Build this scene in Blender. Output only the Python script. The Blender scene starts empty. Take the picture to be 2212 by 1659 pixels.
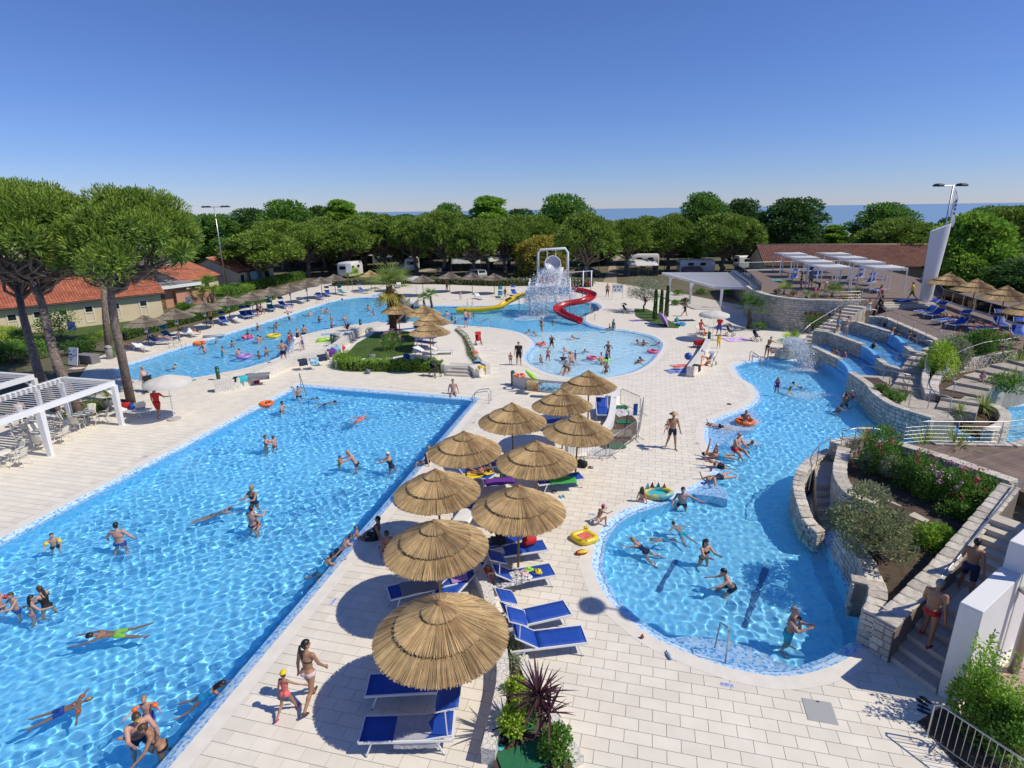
import bpy,bmesh,math,random
import numpy as np
from mathutils import Vector,Matrix,Quaternion
from mathutils.geometry import delaunay_2d_cdt
PI=math.pi
S=bpy.context.scene
COL=S.collection
rnd=random.Random(7)
NR=np.random.default_rng(11)
FPX,CU,CV,CAMH=1240.0,1106.0,829.5,11.0
PITCH=math.atan(376/FPX);ROLL=math.radians(0.85)
cam=bpy.data.cameras.new('camera');cam_ob=bpy.data.objects.new('camera',cam)
COL.objects.link(cam_ob);S.camera=cam_ob
cam.sensor_width=36;cam.lens=36*FPX/2212;cam.clip_end=60000;cam.clip_start=0.1
cam_ob.matrix_world=Matrix.Translation((0,0,CAMH))@Matrix.Rotation(PI/2-PITCH,4,'X')@Matrix.Rotation(-ROLL,4,'Z')
SUN_EL,SUN_AZ=math.radians(51),math.radians(-15)
w=bpy.data.worlds.new('World');S.world=w;w.use_nodes=True
nt=w.node_tree;bg=nt.nodes['Background']
sk=nt.nodes.new('ShaderNodeTexSky');sk.sky_type='NISHITA';sk.sun_disc=False
sk.sun_elevation=SUN_EL;sk.sun_rotation=PI/2-SUN_AZ
sk.altitude=0;sk.air_density=1.0;sk.dust_density=0.0;sk.ozone_density=10.0
stint=nt.nodes.new('ShaderNodeMix');stint.data_type='RGBA';stint.blend_type='MULTIPLY';stint.inputs[0].default_value=1
stint.inputs[7].default_value=(0.475,0.475,0.615,1)
nt.links.new(sk.outputs[0],stint.inputs[6]);nt.links.new(stint.outputs[2],bg.inputs[0])
bg.inputs[1].default_value=0.15
sun=bpy.data.lights.new('sun','SUN');sun_ob=bpy.data.objects.new('sun',sun);COL.objects.link(sun_ob)
sun.energy=3.1;sun.angle=math.radians(0.5);sun.color=(1.0,0.93,0.80)
SUND=Vector((math.cos(SUN_EL)*math.cos(SUN_AZ),math.cos(SUN_EL)*math.sin(SUN_AZ),math.sin(SUN_EL)))
sun_ob.rotation_euler=SUND.to_track_quat('Z','Y').to_euler();sun_ob.location=(40,-10,60)
sun.cycles.is_caustics_light=True
vs=S.view_settings;vs.view_transform='Standard';vs.look='None';vs.gamma=1;vs.use_curve_mapping=False
vs.exposure=0.30
S.render.engine='CYCLES'
S.cycles.use_denoising=True
S.cycles.max_bounces=8;S.cycles.diffuse_bounces=4;S.cycles.transmission_bounces=6;S.cycles.transparent_max_bounces=12
S.cycles.sample_clamp_indirect=6.0
_cr,_sr,_cp,_sp=math.cos(ROLL),math.sin(ROLL),math.cos(PITCH),math.sin(PITCH)
def G(u,v,z=0.0):
 x=(u-CU)/FPX;y=-(v-CV)/FPX
 x,y=_cr*x+_sr*y,-_sr*x+_cr*y
 d=(x,_cp+y*_sp,-_sp+y*_cp)
 t=(z-CAMH)/d[2]
 return Vector((d[0]*t,d[1]*t,z))
FR={'a':(0,600),'b':(900,600),'c':(1800,600),'d':(2744,600),'e':(0,1250),'f':(900,1250),'g':(1800,1250),'h':(2744,1250),'i':(0,2058),'j':(900,2058),'k':(1800,2058),'l':(2744,2058)}
FR.update({'m':(2900,1550,.38156),'n':(2740,1150,.27125),'o':(3240,1150,.27126)})
def PX(fr,x,y):
 o=FR[fr];k=o[2]if len(o)>2 else.45208;return(o[0]+x*k)/1.6926,(o[1]+y*k)/1.6926
def Q(fr,x,y,z=0.0):
 return G(*PX(fr,x,y),z)
def xy(p):return(p[0],p[1])
MATS={}
def _new(name):
 m=bpy.data.materials.new(name);m.use_nodes=True;MATS[name]=m
 return m,m.node_tree,m.node_tree.nodes['Principled BSDF']
def mat(name,col,rough=.6,var=0.0,scale=8.0,col2=None,bump=0.0,bscale=None,metal=0.0,island=0.0,obj_rand=0.0,detail=4.0,spec=None,sub=0.0,trans=0.0):
 """principled with noise-driven variation between col and col2, random tone per loose piece / per object, and bump"""
 if name in MATS:return MATS[name]
 m,t,b=_new(name);L=t.links.new
 b.inputs['Roughness'].default_value=rough;b.inputs['Metallic'].default_value=metal
 if spec is not None:b.inputs['Specular IOR Level'].default_value=spec
 col=tuple(col)+(1,)
 b.inputs['Base Color'].default_value=col
 out=None
 tc=t.nodes.new('ShaderNodeTexCoord')
 if var>0 or col2 is not None:
  n=t.nodes.new('ShaderNodeTexNoise');n.inputs['Scale'].default_value=scale;n.inputs['Detail'].default_value=detail
  L(tc.outputs['Object'],n.inputs['Vector'])
  mx=t.nodes.new('ShaderNodeMix');mx.data_type='RGBA'
  c2=(tuple(col2)+(1,))if col2 is not None else tuple(max(0,c*(1-var))for c in col[:3])+(1,)
  rp=t.nodes.new('ShaderNodeMapRange');rp.inputs[1].default_value=.35;rp.inputs[2].default_value=.65
  L(n.outputs[0],rp.inputs[0]);L(rp.outputs[0],mx.inputs[0])
  mx.inputs[6].default_value=col;mx.inputs[7].default_value=c2
  out=mx.outputs[2]
 for amt,node,sock in((island,'ShaderNodeNewGeometry','Random Per Island'),(obj_rand,'ShaderNodeObjectInfo','Random')):
  if amt>0:
   g=t.nodes.new(node);hs=t.nodes.new('ShaderNodeHueSaturation')
   mr=t.nodes.new('ShaderNodeMapRange');mr.inputs[3].default_value=1-amt;mr.inputs[4].default_value=1+amt
   L(g.outputs[sock],mr.inputs[0]);L(mr.outputs[0],hs.inputs['Value'])
   if out is None:hs.inputs['Color'].default_value=col
   else:L(out,hs.inputs['Color'])
   out=hs.outputs[0]
 if out is not None:L(out,b.inputs['Base Color'])
 if bump>0:
  n2=t.nodes.new('ShaderNodeTexNoise');n2 .inputs['Scale'].default_value=bscale or scale*4;n2 .inputs['Detail'].default_value=6
  L(tc.outputs['Object'],n2 .inputs['Vector'])
  bp=t.nodes.new('ShaderNodeBump');bp.inputs['Strength'].default_value=bump;bp.inputs['Distance'].default_value=.02
  L(n2 .outputs[0],bp.inputs['Height']);L(bp.outputs[0],b.inputs['Normal'])
 if trans>0:
  o=t.nodes['Material Output'];tr=t.nodes.new('ShaderNodeBsdfTranslucent');ms=t.nodes.new('ShaderNodeMixShader')
  if out is not None:L(out,tr.inputs[0])
  else:tr.inputs[0].default_value=col
  ms.inputs[0].default_value=trans;L(b.outputs[0],ms.inputs[1]);L(tr.outputs[0],ms.inputs[2]);L(ms.outputs[0],o.inputs[0])
 return m
def tag(o,label=None,cat=None,group=None,kind=None):
 if label:o['label']=label
 if cat:o['category']=cat
 if group:o['group']=group
 if kind:o['kind']=kind
 return o
def thing(name,label,cat,loc=(0,0,0),rz=0.0,group=None,scale=None):
 o=bpy.data.objects.new(name,None);COL.objects.link(o);o.empty_display_size=.2
 o.location=loc;o.rotation_euler=(0,0,rz)
 if scale:o.scale=(scale,)*3 if not hasattr(scale,'__len__')else scale
 return tag(o,label,cat,group)
def link(name,me,parent=None,loc=None,rot=None,scale=None):
 o=bpy.data.objects.new(name,me);COL.objects.link(o)
 if parent:o.parent=parent
 if loc is not None:o.location=loc
 if rot is not None:o.rotation_euler=rot
 if scale is not None:o.scale=scale
 return o
def copy_tree(o,parent=None):
 c=o.copy();COL.objects.link(c);c.parent=parent
 for ch in o.children:copy_tree(ch,c)
 return c
def dup(o,loc,rz=0.0,label=None,group=None,scale=None):
 c=copy_tree(o);c.location=loc;c.rotation_euler=(0,0,rz)
 if scale:c.scale=(scale,)*3 if not hasattr(scale,'__len__')else scale
 if label:c['label']=label
 if group:c['group']=group
 return c
def np_mesh(name,v,q,mats,smooth=False,midx=None):
 """mesh from numpy verts and equal-size faces"""
 v=np.asarray(v,np.float32);q=np.asarray(q,np.int32);n,k=q.shape
 me=bpy.data.meshes.new(name);me.vertices.add(len(v));me.vertices.foreach_set('co',v.ravel())
 me.loops.add(n*k);me.loops.foreach_set('vertex_index',q.ravel())
 me.polygons.add(n);me.polygons.foreach_set('loop_start',np.arange(n,dtype=np.int32)*k)
 if midx is not None:me.polygons.foreach_set('material_index',np.asarray(midx,np.int32))
 me.update();me.validate()
 me.polygons.foreach_set('use_smooth',np.full(len(me.polygons),bool(smooth)))
 for m in(mats if isinstance(mats,(list,tuple))else[mats]):me.materials.append(m)
 return me
class MB:
 """collects shapes for one mesh"""
 def __init__(s):s.v=[];s.f=[];s.m=[];s.M=None;s.mi=0
 def add(s,vs,fs):
  o=len(s.v)
  if s.M is not None:vs=[s.M@Vector(p)for p in vs]
  s.v+=[tuple(p)for p in vs];s.f+=[tuple(i+o for i in f)for f in fs];s.m+=[s.mi]*len(fs);return s
 def box(s,c,d,rz=0.0,R=None,top=None,bev=0.0):
  x,y,z=d[0]/2,d[1]/2,d[2]/2;k=top or(1,1)
  if bev>0:
   b=min(bev,x*.9,y*.9,z*.9)
   bm=bmesh.new();bmesh.ops.create_cube(bm,size=1)
   for v in bm.verts:v.co=Vector((v.co.x*d[0],v.co.y*d[1],v.co.z*d[2]))
   bmesh.ops.bevel(bm,geom=list(bm.edges),offset=b,segments=1,affect='EDGES',profile=.5)
   P=[v.co.copy()for v in bm.verts];bm.verts.index_update();F=[[v.index for v in f.verts]for f in bm.faces];bm.free()
  else:
   P=[Vector((sx*x*(k[0]if sz>0 else 1),sy*y*(k[1]if sz>0 else 1),sz*z))for sz in(-1,1)for sy in(-1,1)for sx in(-1,1)]
   F=[(0,2,3,1),(4,5,7,6),(0,1,5,4),(1,3,7,5),(3,2,6,7),(2,0,4,6)]
  Rm=R if R is not None else Matrix.Rotation(rz,3,'Z')
  return s.add([Rm@p+Vector(c)for p in P],F)
 def beam(s,a,b,w,h=None,up=(0,0,1)):
  a,b=Vector(a),Vector(b);h=h or w;d=b-a;L=d.length
  if L<1e-6:return s
  z=d/L;u=Vector(up)
  if abs(z.dot(u))>.98:u=Vector((1,0,0))
  x=u.cross(z).normalized();y=z.cross(x)
  P=[p+x*(sx*w/2)+y*(sy*h/2)for p in(a,b)for sx,sy in((-1,-1),(1,-1),(1,1),(-1,1))]
  return s.add(P,[(3,2,1,0),(4,5,6,7),(0,1,5,4),(1,2,6,5),(2,3,7,6),(3,0,4,7)])
 def tube(s,pts,r,seg=8,cap=True,closed=False):
  pts=[Vector(p)for p in pts];n=len(pts);rs=r if hasattr(r,'__len__')else[r]*n
  o=[];F=[];prev=None
  for i,p in enumerate(pts):
   if closed:t=(pts[(i+1)%n]-pts[i-1])
   else:t=(pts[min(i+1,n-1)]-pts[max(i-1,0)])
   t=t.normalized()if t.length>1e-9 else Vector((0,0,1))
   if prev is None:
    a=Vector((0,0,1))if abs(t.z)<.9 else Vector((1,0,0));x=a.cross(t).normalized()
   else:x=(prev-t*prev.dot(t));x=x.normalized()if x.length>1e-6 else Vector((1,0,0))
   prev=x;y=t.cross(x)
   o+=[p+(x*math.cos(2*PI*k/seg)+y*math.sin(2*PI*k/seg))*rs[i]for k in range(seg)]
  for i in range(n if closed else n-1):
   j=(i+1)%n
   F+=[(i*seg+k,i*seg+(k+1)%seg,j*seg+(k+1)%seg,j*seg+k)for k in range(seg)]
  if cap and not closed:F+=[tuple(range(seg-1,-1,-1)),tuple(range((n-1)*seg,n*seg))]
  return s.add(o,F)
 def lathe(s,prof,seg=24,c=(0,0,0),cap=True):
  """prof: list of (r,z) bottom to top"""
  o=[];F=[]
  for r,z in prof:o+=[Vector((c[0]+r*math.cos(2*PI*k/seg),c[1]+r*math.sin(2*PI*k/seg),c[2]+z))for k in range(seg)]
  for i in range(len(prof)-1):F+=[(i*seg+k,i*seg+(k+1)%seg,(i+1)*seg+(k+1)%seg,(i+1)*seg+k)for k in range(seg)]
  if cap:F+=[tuple(range(seg-1,-1,-1)),tuple(range((len(prof)-1)*seg,len(prof)*seg))]
  return s.add(o,F)
 def ell(s,c,r,seg=10,rings=6,R=None):
  o=[];F=[];R=R or Matrix.Identity(3)
  for i in range(1,rings):
   a=PI*i/rings-PI/2
   o+=[Vector(c)+R@Vector((r[0]*math.cos(a)*math.cos(2*PI*k/seg),r[1]*math.cos(a)*math.sin(2*PI*k/seg),r[2]*math.sin(a)))for k in range(seg)]
  for i in range(rings-2):F+=[(i*seg+k,i*seg+(k+1)%seg,(i+1)*seg+(k+1)%seg,(i+1)*seg+k)for k in range(seg)]
  b=len(o);o+=[Vector(c)-R@Vector((0,0,r[2])),Vector(c)+R@Vector((0,0,r[2]))]
  F+=[(b,(k+1)%seg,k)for k in range(seg)]+[(b+1,(rings-2)*seg+k,(rings-2)*seg+(k+1)%seg)for k in range(seg)]
  return s.add(o,F)
 def torus(s,c,R,r,seg=24,sub=8,rot=None):
  rot=rot or Matrix.Identity(3)
  return s.tube([Vector(c)+rot@Vector((R*math.cos(2*PI*k/seg),R*math.sin(2*PI*k/seg),0))for k in range(seg)],r,sub,closed=True)
 def prism(s,poly,z0,z1):
  n=len(poly);zz=lambda z,i:z[i]if hasattr(z,'__len__')else z
  o=[Vector((p[0],p[1],zz(z0,i)))for i,p in enumerate(poly)]+[Vector((p[0],p[1],zz(z1,i)))for i,p in enumerate(poly)]
  return s.add(o,[tuple(range(n-1,-1,-1)),tuple(range(n,2*n))]+[(i,(i+1)%n,n+(i+1)%n,n+i)for i in range(n)])
 def sheet(s,rows,thick=0.0):
  """rows: list of equally long lists of points -> quad sheet, optionally thick downwards"""
  n,m=len(rows),len(rows[0]);o=[Vector(p)for r in rows for p in r]
  F=[(i*m+j,i*m+j+1,(i+1)*m+j+1,(i+1)*m+j)for i in range(n-1)for j in range(m-1)]
  if thick:
   o2=[p-Vector((0,0,thick))for p in o];k=len(o)
   bd=[(0,j)for j in range(m)]+[(i,m-1)for i in range(1,n)]+[(n-1,j)for j in range(m-2,-1,-1)]+[(i,0)for i in range(n-2,0,-1)]
   ix=[i*m+j for i,j in bd]
   F2=[tuple(k+i for i in reversed(f))for f in F]+[(ix[a],k+ix[a],k+ix[(a+1)%len(ix)],ix[(a+1)%len(ix)])for a in range(len(ix))]
   return s.add(o+o2,F+F2)
  return s.add(o,F)
 def mesh(s,name,mats,smooth=False):
  me=bpy.data.meshes.new(name);me.from_pydata(s.v,[],s.f);me.update()
  for m in(mats if isinstance(mats,(list,tuple))else[mats]):me.materials.append(m)
  if len(me.polygons)==len(s.m)and any(s.m):me.polygons.foreach_set('material_index',s.m)
  if smooth:me.polygons.foreach_set('use_smooth',[True]*len(me.polygons))
  return me
 def build(s,name,mats,parent=None,smooth=False,loc=None,rz=None):
  return link(name,s.mesh(name,mats,smooth),parent,loc,(0,0,rz)if rz is not None else None)
def autosmooth(o,deg=35):
 me=o.data
 me.polygons.foreach_set('use_smooth',[True]*len(me.polygons))
 try:me.set_sharp_from_angle(angle=math.radians(deg))
 except Exception:pass
 return o
def catmull(pts,per=6,closed=True):
 pts=[Vector((p[0],p[1]))for p in pts];n=len(pts);out=[]
 for i in range(n if closed else n-1):
  if closed:a,b,c,d=pts[i-1],pts[i],pts[(i+1)%n],pts[(i+2)%n]
  else:a,b,c,d=pts[max(i-1,0)],pts[i],pts[i+1],pts[min(i+2,n-1)]
  for k in range(per):
   t=k/per
   out.append(((2*b)+(c-a)*t+(2*a-5*b+4*c-d)*t*t+(3*b-a-3*c+d)*t**3)*.5)
 if not closed:out.append(pts[-1])
 return[(p.x,p.y)for p in out]
def resample(pts,step,closed=True):
 P=np.array(pts,float)
 if closed:P=np.vstack([P,P[:1]])
 d=np.r_[0,np.cumsum(np.hypot(*np.diff(P,axis=0).T))];n=max(3,int(round(d[-1]/step)))
 t=np.linspace(0,d[-1],n+1)
 R=np.stack([np.interp(t,d,P[:,0]),np.interp(t,d,P[:,1])],1)
 return R[:-1]if closed else R
def area(P):P=np.asarray(P);return.5*float(np.sum(P[:,0]*np.roll(P[:,1],-1)-np.roll(P[:,0],-1)*P[:,1]))
def ccw(P):P=np.asarray(P,float);return P if area(P)>0 else P[::-1]
def offset(P,d):
 """outward (ccw) offset of a dense closed outline, corners mitred gently"""
 P=np.asarray(P,float);t1=P-np.roll(P,1,0);t2=np.roll(P,-1,0)-P
 n1=np.stack([t1[:,1],-t1[:,0]],1);n2=np.stack([t2[:,1],-t2[:,0]],1)
 n1/=np.linalg.norm(n1,axis=1,keepdims=True)+1e-12;n2/=np.linalg.norm(n2,axis=1,keepdims=True)+1e-12
 n=n1+n2;n/=np.maximum(np.sum(n*n1,axis=1,keepdims=True),.6)
 return P+n*d
def inside(P,pts):
 P=np.asarray(P,float);pts=np.asarray(pts,float).reshape(-1,2);r=np.zeros(len(pts),bool)
 x,y=pts[:,0],pts[:,1];n=len(P);j=n-1
 for i in range(n):
  xi,yi=P[i];xj,yj=P[j]
  c=((yi>y)!=(yj>y))
  if c.any():
   r^=c&(x<(xj-xi)*(y-yi)/(yj-yi+1e-15)+xi)
  j=i
 return r
def dist_to(P,pts,closed=True):
 P=np.asarray(P,float);pts=np.asarray(pts,float);best=np.full(len(pts),1e9)
 n=len(P)
 for i in range(n if closed else n-1):
  a=P[i];b=P[(i+1)%n];d=b-a;L=float(d@d)+1e-12
  t=np.clip(((pts-a)@d)/L,0,1);e=pts-a-t[:,None]*d
  best=np.minimum(best,e[:,0]**2+e[:,1]**2)
 return np.sqrt(best)
def cdt_region(outer,holes):
 """triangles of outer minus holes"""
 vs=[];es=[]
 for ring in[outer]+list(holes):
  o=len(vs);n=len(ring);vs+=[Vector((float(p[0]),float(p[1])))for p in ring];es+=[(o+i,o+(i+1)%n)for i in range(n)]
 r=delaunay_2d_cdt(vs,es,[],0,1e-5)
 V=np.array([(p.x,p.y)for p in r[0]]);F=[f for f in r[2]]
 C=np.array([V[list(f)].mean(0)for f in F])
 ok=inside(outer,C)
 for h in holes:ok&=~inside(h,C)
 T=[]
 for f,k in zip(F,ok):
  if not k:continue
  f=list(f)
  if area(V[f])<0:f.reverse()
  T.append(f)
 return V,T
def flat(name,outer,holes,z,m,parent=None):
 V,T=cdt_region(outer,holes)
 me=bpy.data.meshes.new(name);me.from_pydata([(p[0],p[1],z)for p in V],[],T);me.update();me.materials.append(m)
 return link(name,me,parent)
def strip(mb,A,B,za,zb,closed=True):
 n=len(A);zz=lambda z,i:z[i]if hasattr(z,'__len__')else z
 o=[(A[i][0],A[i][1],zz(za,i))for i in range(n)]+[(B[i][0],B[i][1],zz(zb,i))for i in range(n)]
 mb.add(o,[(i,(i+1)%n,n+(i+1)%n,n+i)for i in range(n if closed else n-1)])
 # ================================================================== pools, deck, ground
def subdiv(pts,step=.5):
 out=[]
 for i in range(len(pts)):
  a=np.array(pts[i]);b=np.array(pts[(i+1)%len(pts)]);n=max(1,int(np.hypot(*(b-a))/step))
  out+=[tuple(a+(b-a)*k/n)for k in range(n)]
 return out
def ext(a,b,y):
 t=(y-a[1])/(b[1]-a[1]);return(a[0]+(b[0]-a[0])*t,y)
mA,mB=xy(G(646,830)),xy(G(1037,860))
MAIN=ccw(subdiv([mA,mB,ext(mB,xy(G(366,1659)),2.5),ext(mA,xy(G(0,1164)),2.5)],.5))
lag_px=[(246,803),(267,789),(320,773),(374,755),(438,736),(483,723),(534,707),(591,690),(636,676),(679,662),(719,650),(759,643),(799,641),(852,644),(887,653),(920,659),(970,660),(1026,660),(1123,655),(1200,650),(1277,652),(1296,658),(1300,666),(1280,676),(1263,684),(1264,692),(1277,700),(1304,708),(1344,712),(1384,719),(1411,726),(1429,738),(1432,748),(1424,763),(1405,784),(1371,803),(1317,815),(1264,817),(1224,815),(1184,807),(1152,792),(1136,782),(1131,770),(1138,757),(1151,744),(1146,733),(1130,722),(1104,714),(1063,708),(1010,704),(959,699),(910,696),(866,695),(812,698),(759,702),(705,712),(657,723),(639,731),(633,747),(620,763),(585,779),(532,795),(481,805),(401,819),(335,822),(294,821),(260,815)]
LAG=ccw(resample(catmull([xy(G(*p))for p in lag_px],5),.7))
R_shore=[('g',x,y)for x,y in((1965,180),(1960,230),(2000,290),(2090,345),(2135,420),(2115,475),(2020,540),(1850,600),(1740,660),(1713,730),(1720,800),(1755,870),(1795,945),(1805,1010),(1765,1063),(1690,1120),(1570,1180),(1430,1235),(1270,1290),(1100,1345),(990,1405),(920,1465),(870,1535),(835,1610))]+[('k',x,y)for x,y in((805,10),(825,75),(860,170),(920,275),(1000,365),(1100,455),(1230,555),(1380,645),(1560,725),(1750,800),(1950,862),(2180,908))]+[('l',x,y)for x,y in((200,920),(400,908),(560,870),(700,818),(800,765),(900,700))]
R_walls=[]
R_east=[(9.6,12.35),(9.95,13.2),(10.25,14.2),(10.55,15.6),(10.95,16.9),(11.3,17.9),(11.5,19.3),(12.2,20.6),(13.4,21.8),(15.5,22.2),(18.0,21.4),(21.5,22.0),(26.0,23.0),(33.0,24.5),(34.0,30.5),(28.5,31.0),(25.6,29.6),(23.0,27.6),(21.2,26.2),(20.2,27.6),(20.5,30.0),(20.9,32.0),(21.3,34.0),(22.2,36.4),(22.6,38.6),(22.3,40.9)]
R_back=[('h',330,140),('h',150,128)]
RIGHT_raw=[xy(Q(*p))for p in R_shore]+[xy(Q(*p))for p in R_walls]+R_east+[xy(Q(*p))for p in R_back]
RIGHT=ccw(resample(catmull(RIGHT_raw,5),.35))
POOLS=[MAIN,LAG,RIGHT]
WZ=-0.07
def mosaic(name,ca,cb,scale,bias=.5,rough=.35):
 m,t,b=_new(name);L=t.links.new
 tc=t.nodes.new('ShaderNodeTexCoord');vo=t.nodes.new('ShaderNodeTexVoronoi');vo.inputs['Scale'].default_value=scale
 mp=t.nodes.new('ShaderNodeMapping');L(tc.outputs['Object'],mp.inputs[0]);L(mp.outputs[0],vo.inputs['Vector'])
 vo.distance='CHEBYCHEV';vo.inputs['Randomness'].default_value=.55
 sp=t.nodes.new('ShaderNodeSeparateColor');L(vo.outputs['Color'],sp.inputs[0])
 cr=t.nodes.new('ShaderNodeValToRGB');cr.color_ramp.interpolation='CONSTANT'
 e=cr.color_ramp.elements;e[0].color=(*ca,1);e[1].position=bias;e[1].color=(*cb,1)
 e2=e.new((bias+1)/2);e2 .color=tuple((x+y)/2 for x,y in zip(ca,cb))+(1,)
 L(sp.outputs[0],cr.inputs[0]);L(cr.outputs[0],b.inputs['Base Color']);b.inputs['Roughness'].default_value=rough
 return m
M_rim=mosaic('mosaic_rim',(.58,.76,.90),(.14,.42,.82),15,.62)
M_floor=mosaic('mosaic_floor',(.27,.73,.97),(.18,.63,.95),9,.6)
M_floor2=mosaic('mosaic_floor_pale',(.29,.74,.97),(.20,.64,.95),9,.6)
M_shallow=mosaic('mosaic_shallow',(.70,.90,.96),(.56,.83,.95),9,.6)
M_coping=mat('coping',(.80,.75,.65),.75,var=.08,scale=3,bump=.15,bscale=60)
M_bed=mat('paving_joint',(.29,.255,.205),.9,var=.2,scale=2)
M_slab=mat('paving_slab',(.79,.73,.615),.7,scale=1.7,col2=(.74,.675,.56),obj_rand=.055,island=.045,bump=.12,bscale=45)
wm,t,_b=_new('pool_water');t.nodes.remove(_b)
gl=t.nodes.new('ShaderNodeBsdfGlass');gl.inputs['IOR'].default_value=1.33;gl.inputs['Roughness'].default_value=0.0
gl.inputs['Color'].default_value=(.97,.99,1,1)
t.links.new(gl.outputs[0],t.nodes['Material Output'].inputs[0])
M_water=wm
def wave_field(seed,lo,hi,amp,n=46,pw=1.35):
 r=np.random.default_rng(seed);W=[(lo*(hi/lo)**r.random(),r.uniform(0,2*PI),r.uniform(0,6.28))for _ in range(n)]
 def f(X,Y):
  Z=np.zeros_like(X)
  for lam,th,ph in W:
   k=2*PI/lam;Z+=amp*lam**pw*np.sin(k*(X*math.cos(th)+Y*math.sin(th))+ph)
  return Z*(.72+.22*np.sin(X*.9+1.3*np.sin(Y*.5))*np.sin(Y*.7+seed)+.16*np.sin(X*.37-Y*.53+seed))
 return f
def water_sheet(name,P,cell,waves,label=None,ymin=-1e9,keep=None):
 P=np.asarray(P);edge=offset(P,-.10)
 x0,y0=P.min(0);x1,y1=P.max(0);y0=max(y0,ymin)
 xs=np.arange(x0,x1+cell,cell);ys=np.arange(y0,y1+cell,cell)
 X,Y=np.meshgrid(xs,ys,indexing='ij');ok=inside(edge,np.stack([X.ravel(),Y.ravel()],1)).reshape(X.shape)
 if keep is not None:ok&=keep(X,Y)
 n,m=X.shape;idx=np.arange(n*m).reshape(n,m)
 c=ok[:-1,:-1]&ok[1:,:-1]&ok[1:,1:]&ok[:-1,1:]
 q=np.stack([idx[:-1,:-1],idx[1:,:-1],idx[1:,1:],idx[:-1,1:]],-1)[c]
 used=np.zeros(n*m,bool);used[q.ravel()]=True;mp=np.cumsum(used)-1
 x,y=X.ravel()[used],Y.ravel()[used]
 v=np.stack([x,y,WZ+waves(x,y)],1)
 o=link(name,np_mesh(name,v,mp[q],M_water,smooth=True))
 o['kind']='structure';o.cycles.is_caustics_caster=True
 return o
RECV=[]
def pool(name,P,depth,fl_mat,wall=True,rim=.36):
 inner=offset(P,-rim)
 root=link(name,None);tag(root,kind='structure')
 mb=MB();strip(mb,P,inner,.004,-.115);o=mb.build('mosaic_rim',M_rim,root);RECV.append(o)
 cop=offset(P,.42);mb=MB();strip(mb,cop,P,.016,.016);strip(mb,P,P,.016,-.01);mb.build('coping',M_coping,root)
 if wall:
  mb=MB();strip(mb,inner,inner,-.115,-depth);o=mb.build('side_wall',fl_mat,root);RECV.append(o)
  o=flat('pool_floor',inner,[],-depth,fl_mat,root);RECV.append(o)
 return root,cop
main_pool,cop_main=pool('main_pool_basin',MAIN,1.15,M_floor)
lagoon,cop_lag=pool('lagoon_basin',LAG,1.1,M_floor2,wall=False)
right_pool,cop_right=pool('winding_pool_basin',RIGHT,.95,M_floor2)
x0,y0=LAG.min(0)-.6;x1,y1=LAG.max(0)+.6;cl=.35
X,Y=np.meshgrid(np.arange(x0,x1,cl),np.arange(y0,y1,cl),indexing='ij');pp=np.stack([X.ravel(),Y.ravel()],1)
ins=inside(LAG,pp);sd=dist_to(LAG,pp)*np.where(ins,1,-1)
kid=1/(1+np.exp(-(pp[:,0]-1.0)/.8))*(pp[:,1]<60)
near=np.clip((56-pp[:,1])/14,0,1)
slope=6*(1-kid)+kid*(1.2*(1-near)+.075*near)
dep=.10+np.clip(slope*np.clip(sd-.2,0,99),0,1.0*(1-kid)+kid*.55)
Zf=np.where(sd>-.3,-dep,-.14).reshape(X.shape)
n_,m_=X.shape;ix=np.arange(n_*m_).reshape(n_,m_)
q=np.stack([ix[:-1,:-1],ix[1:,:-1],ix[1:,1:],ix[:-1,1:]],-1).reshape(-1,4)
keepq=(sd[q]>-.5).any(1);q=q[keepq]
mid=((kid[q].mean(1)>.5)&(near[q].mean(1)>.15)).astype(int)
o=link('pool_floor',np_mesh('pool_floor',np.stack([pp[:,0],pp[:,1],Zf.ravel()],1),q,[M_floor2,M_shallow],True,mid),lagoon);RECV.append(o)
def in_view(X,Y,mrg=2.5):
 d=Y*_cp+CAMH*_sp;return(np.abs(X)<d*0.93+mrg)&(Y>5.3)
w_main=water_sheet('main_pool_water',MAIN,.036,wave_field(3,.14,.48,.0058,64,1.6),keep=in_view)
w_right=water_sheet('winding_pool_water',RIGHT,.042,wave_field(5,.155,.56,.0054,60,1.6))
w_lag=water_sheet('lagoon_water',LAG,.09,wave_field(8,.36,1.1,.0032))
DECK=ccw([xy(G(*p))for p in[(-420,1250),(-330,1000),(-20,905),(140,860),(200,775),(310,738),(430,700),(560,655),(690,615),(760,607),(900,611),(1000,612),(1120,606),(1230,604),(1330,612),(1440,628)]]+[(27.0,66),(29.5,57.0),(26.5,51.5),(27.5,46),(36,40),(36,15),(16.0,10.0),(12.5,6),(12,1),(-30,1),(-34,12)])
ROWA=math.radians(-13.9);SL,SW=.600,.330;GAP=.011
e1=Vector((math.cos(ROWA),math.sin(ROWA)));e2=Vector((-math.sin(ROWA),math.cos(ROWA)))
anc=G((1900+1082*.40687)/1.6926,(2300+508*.40687)/1.6926);anc2=Vector((anc.x,anc.y))
COPS=[cop_main,cop_lag,cop_right]
bed=flat('pool_deck',DECK,POOLS,0.0,M_bed);tag(bed,kind='structure')
JMAX=int((46-anc2 .y)/SW)
def tile_poly(i,j):
 o=anc2+e1*(SL*(i+(.5 if j%2 else 0)))+e2*(SW*j);g=GAP/2
 return[o+e1*g+e2*g,o+e1*(SL-g)+e2*g,o+e1*(SL-g)+e2*(SW-g),o+e1*g+e2*(SW-g)]
cells=[(i,j)for j in range(-34,JMAX)for i in range(-92,62)]
TP=np.array([[(p.x,p.y)for p in tile_poly(i,j)]for i,j in cells])
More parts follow.
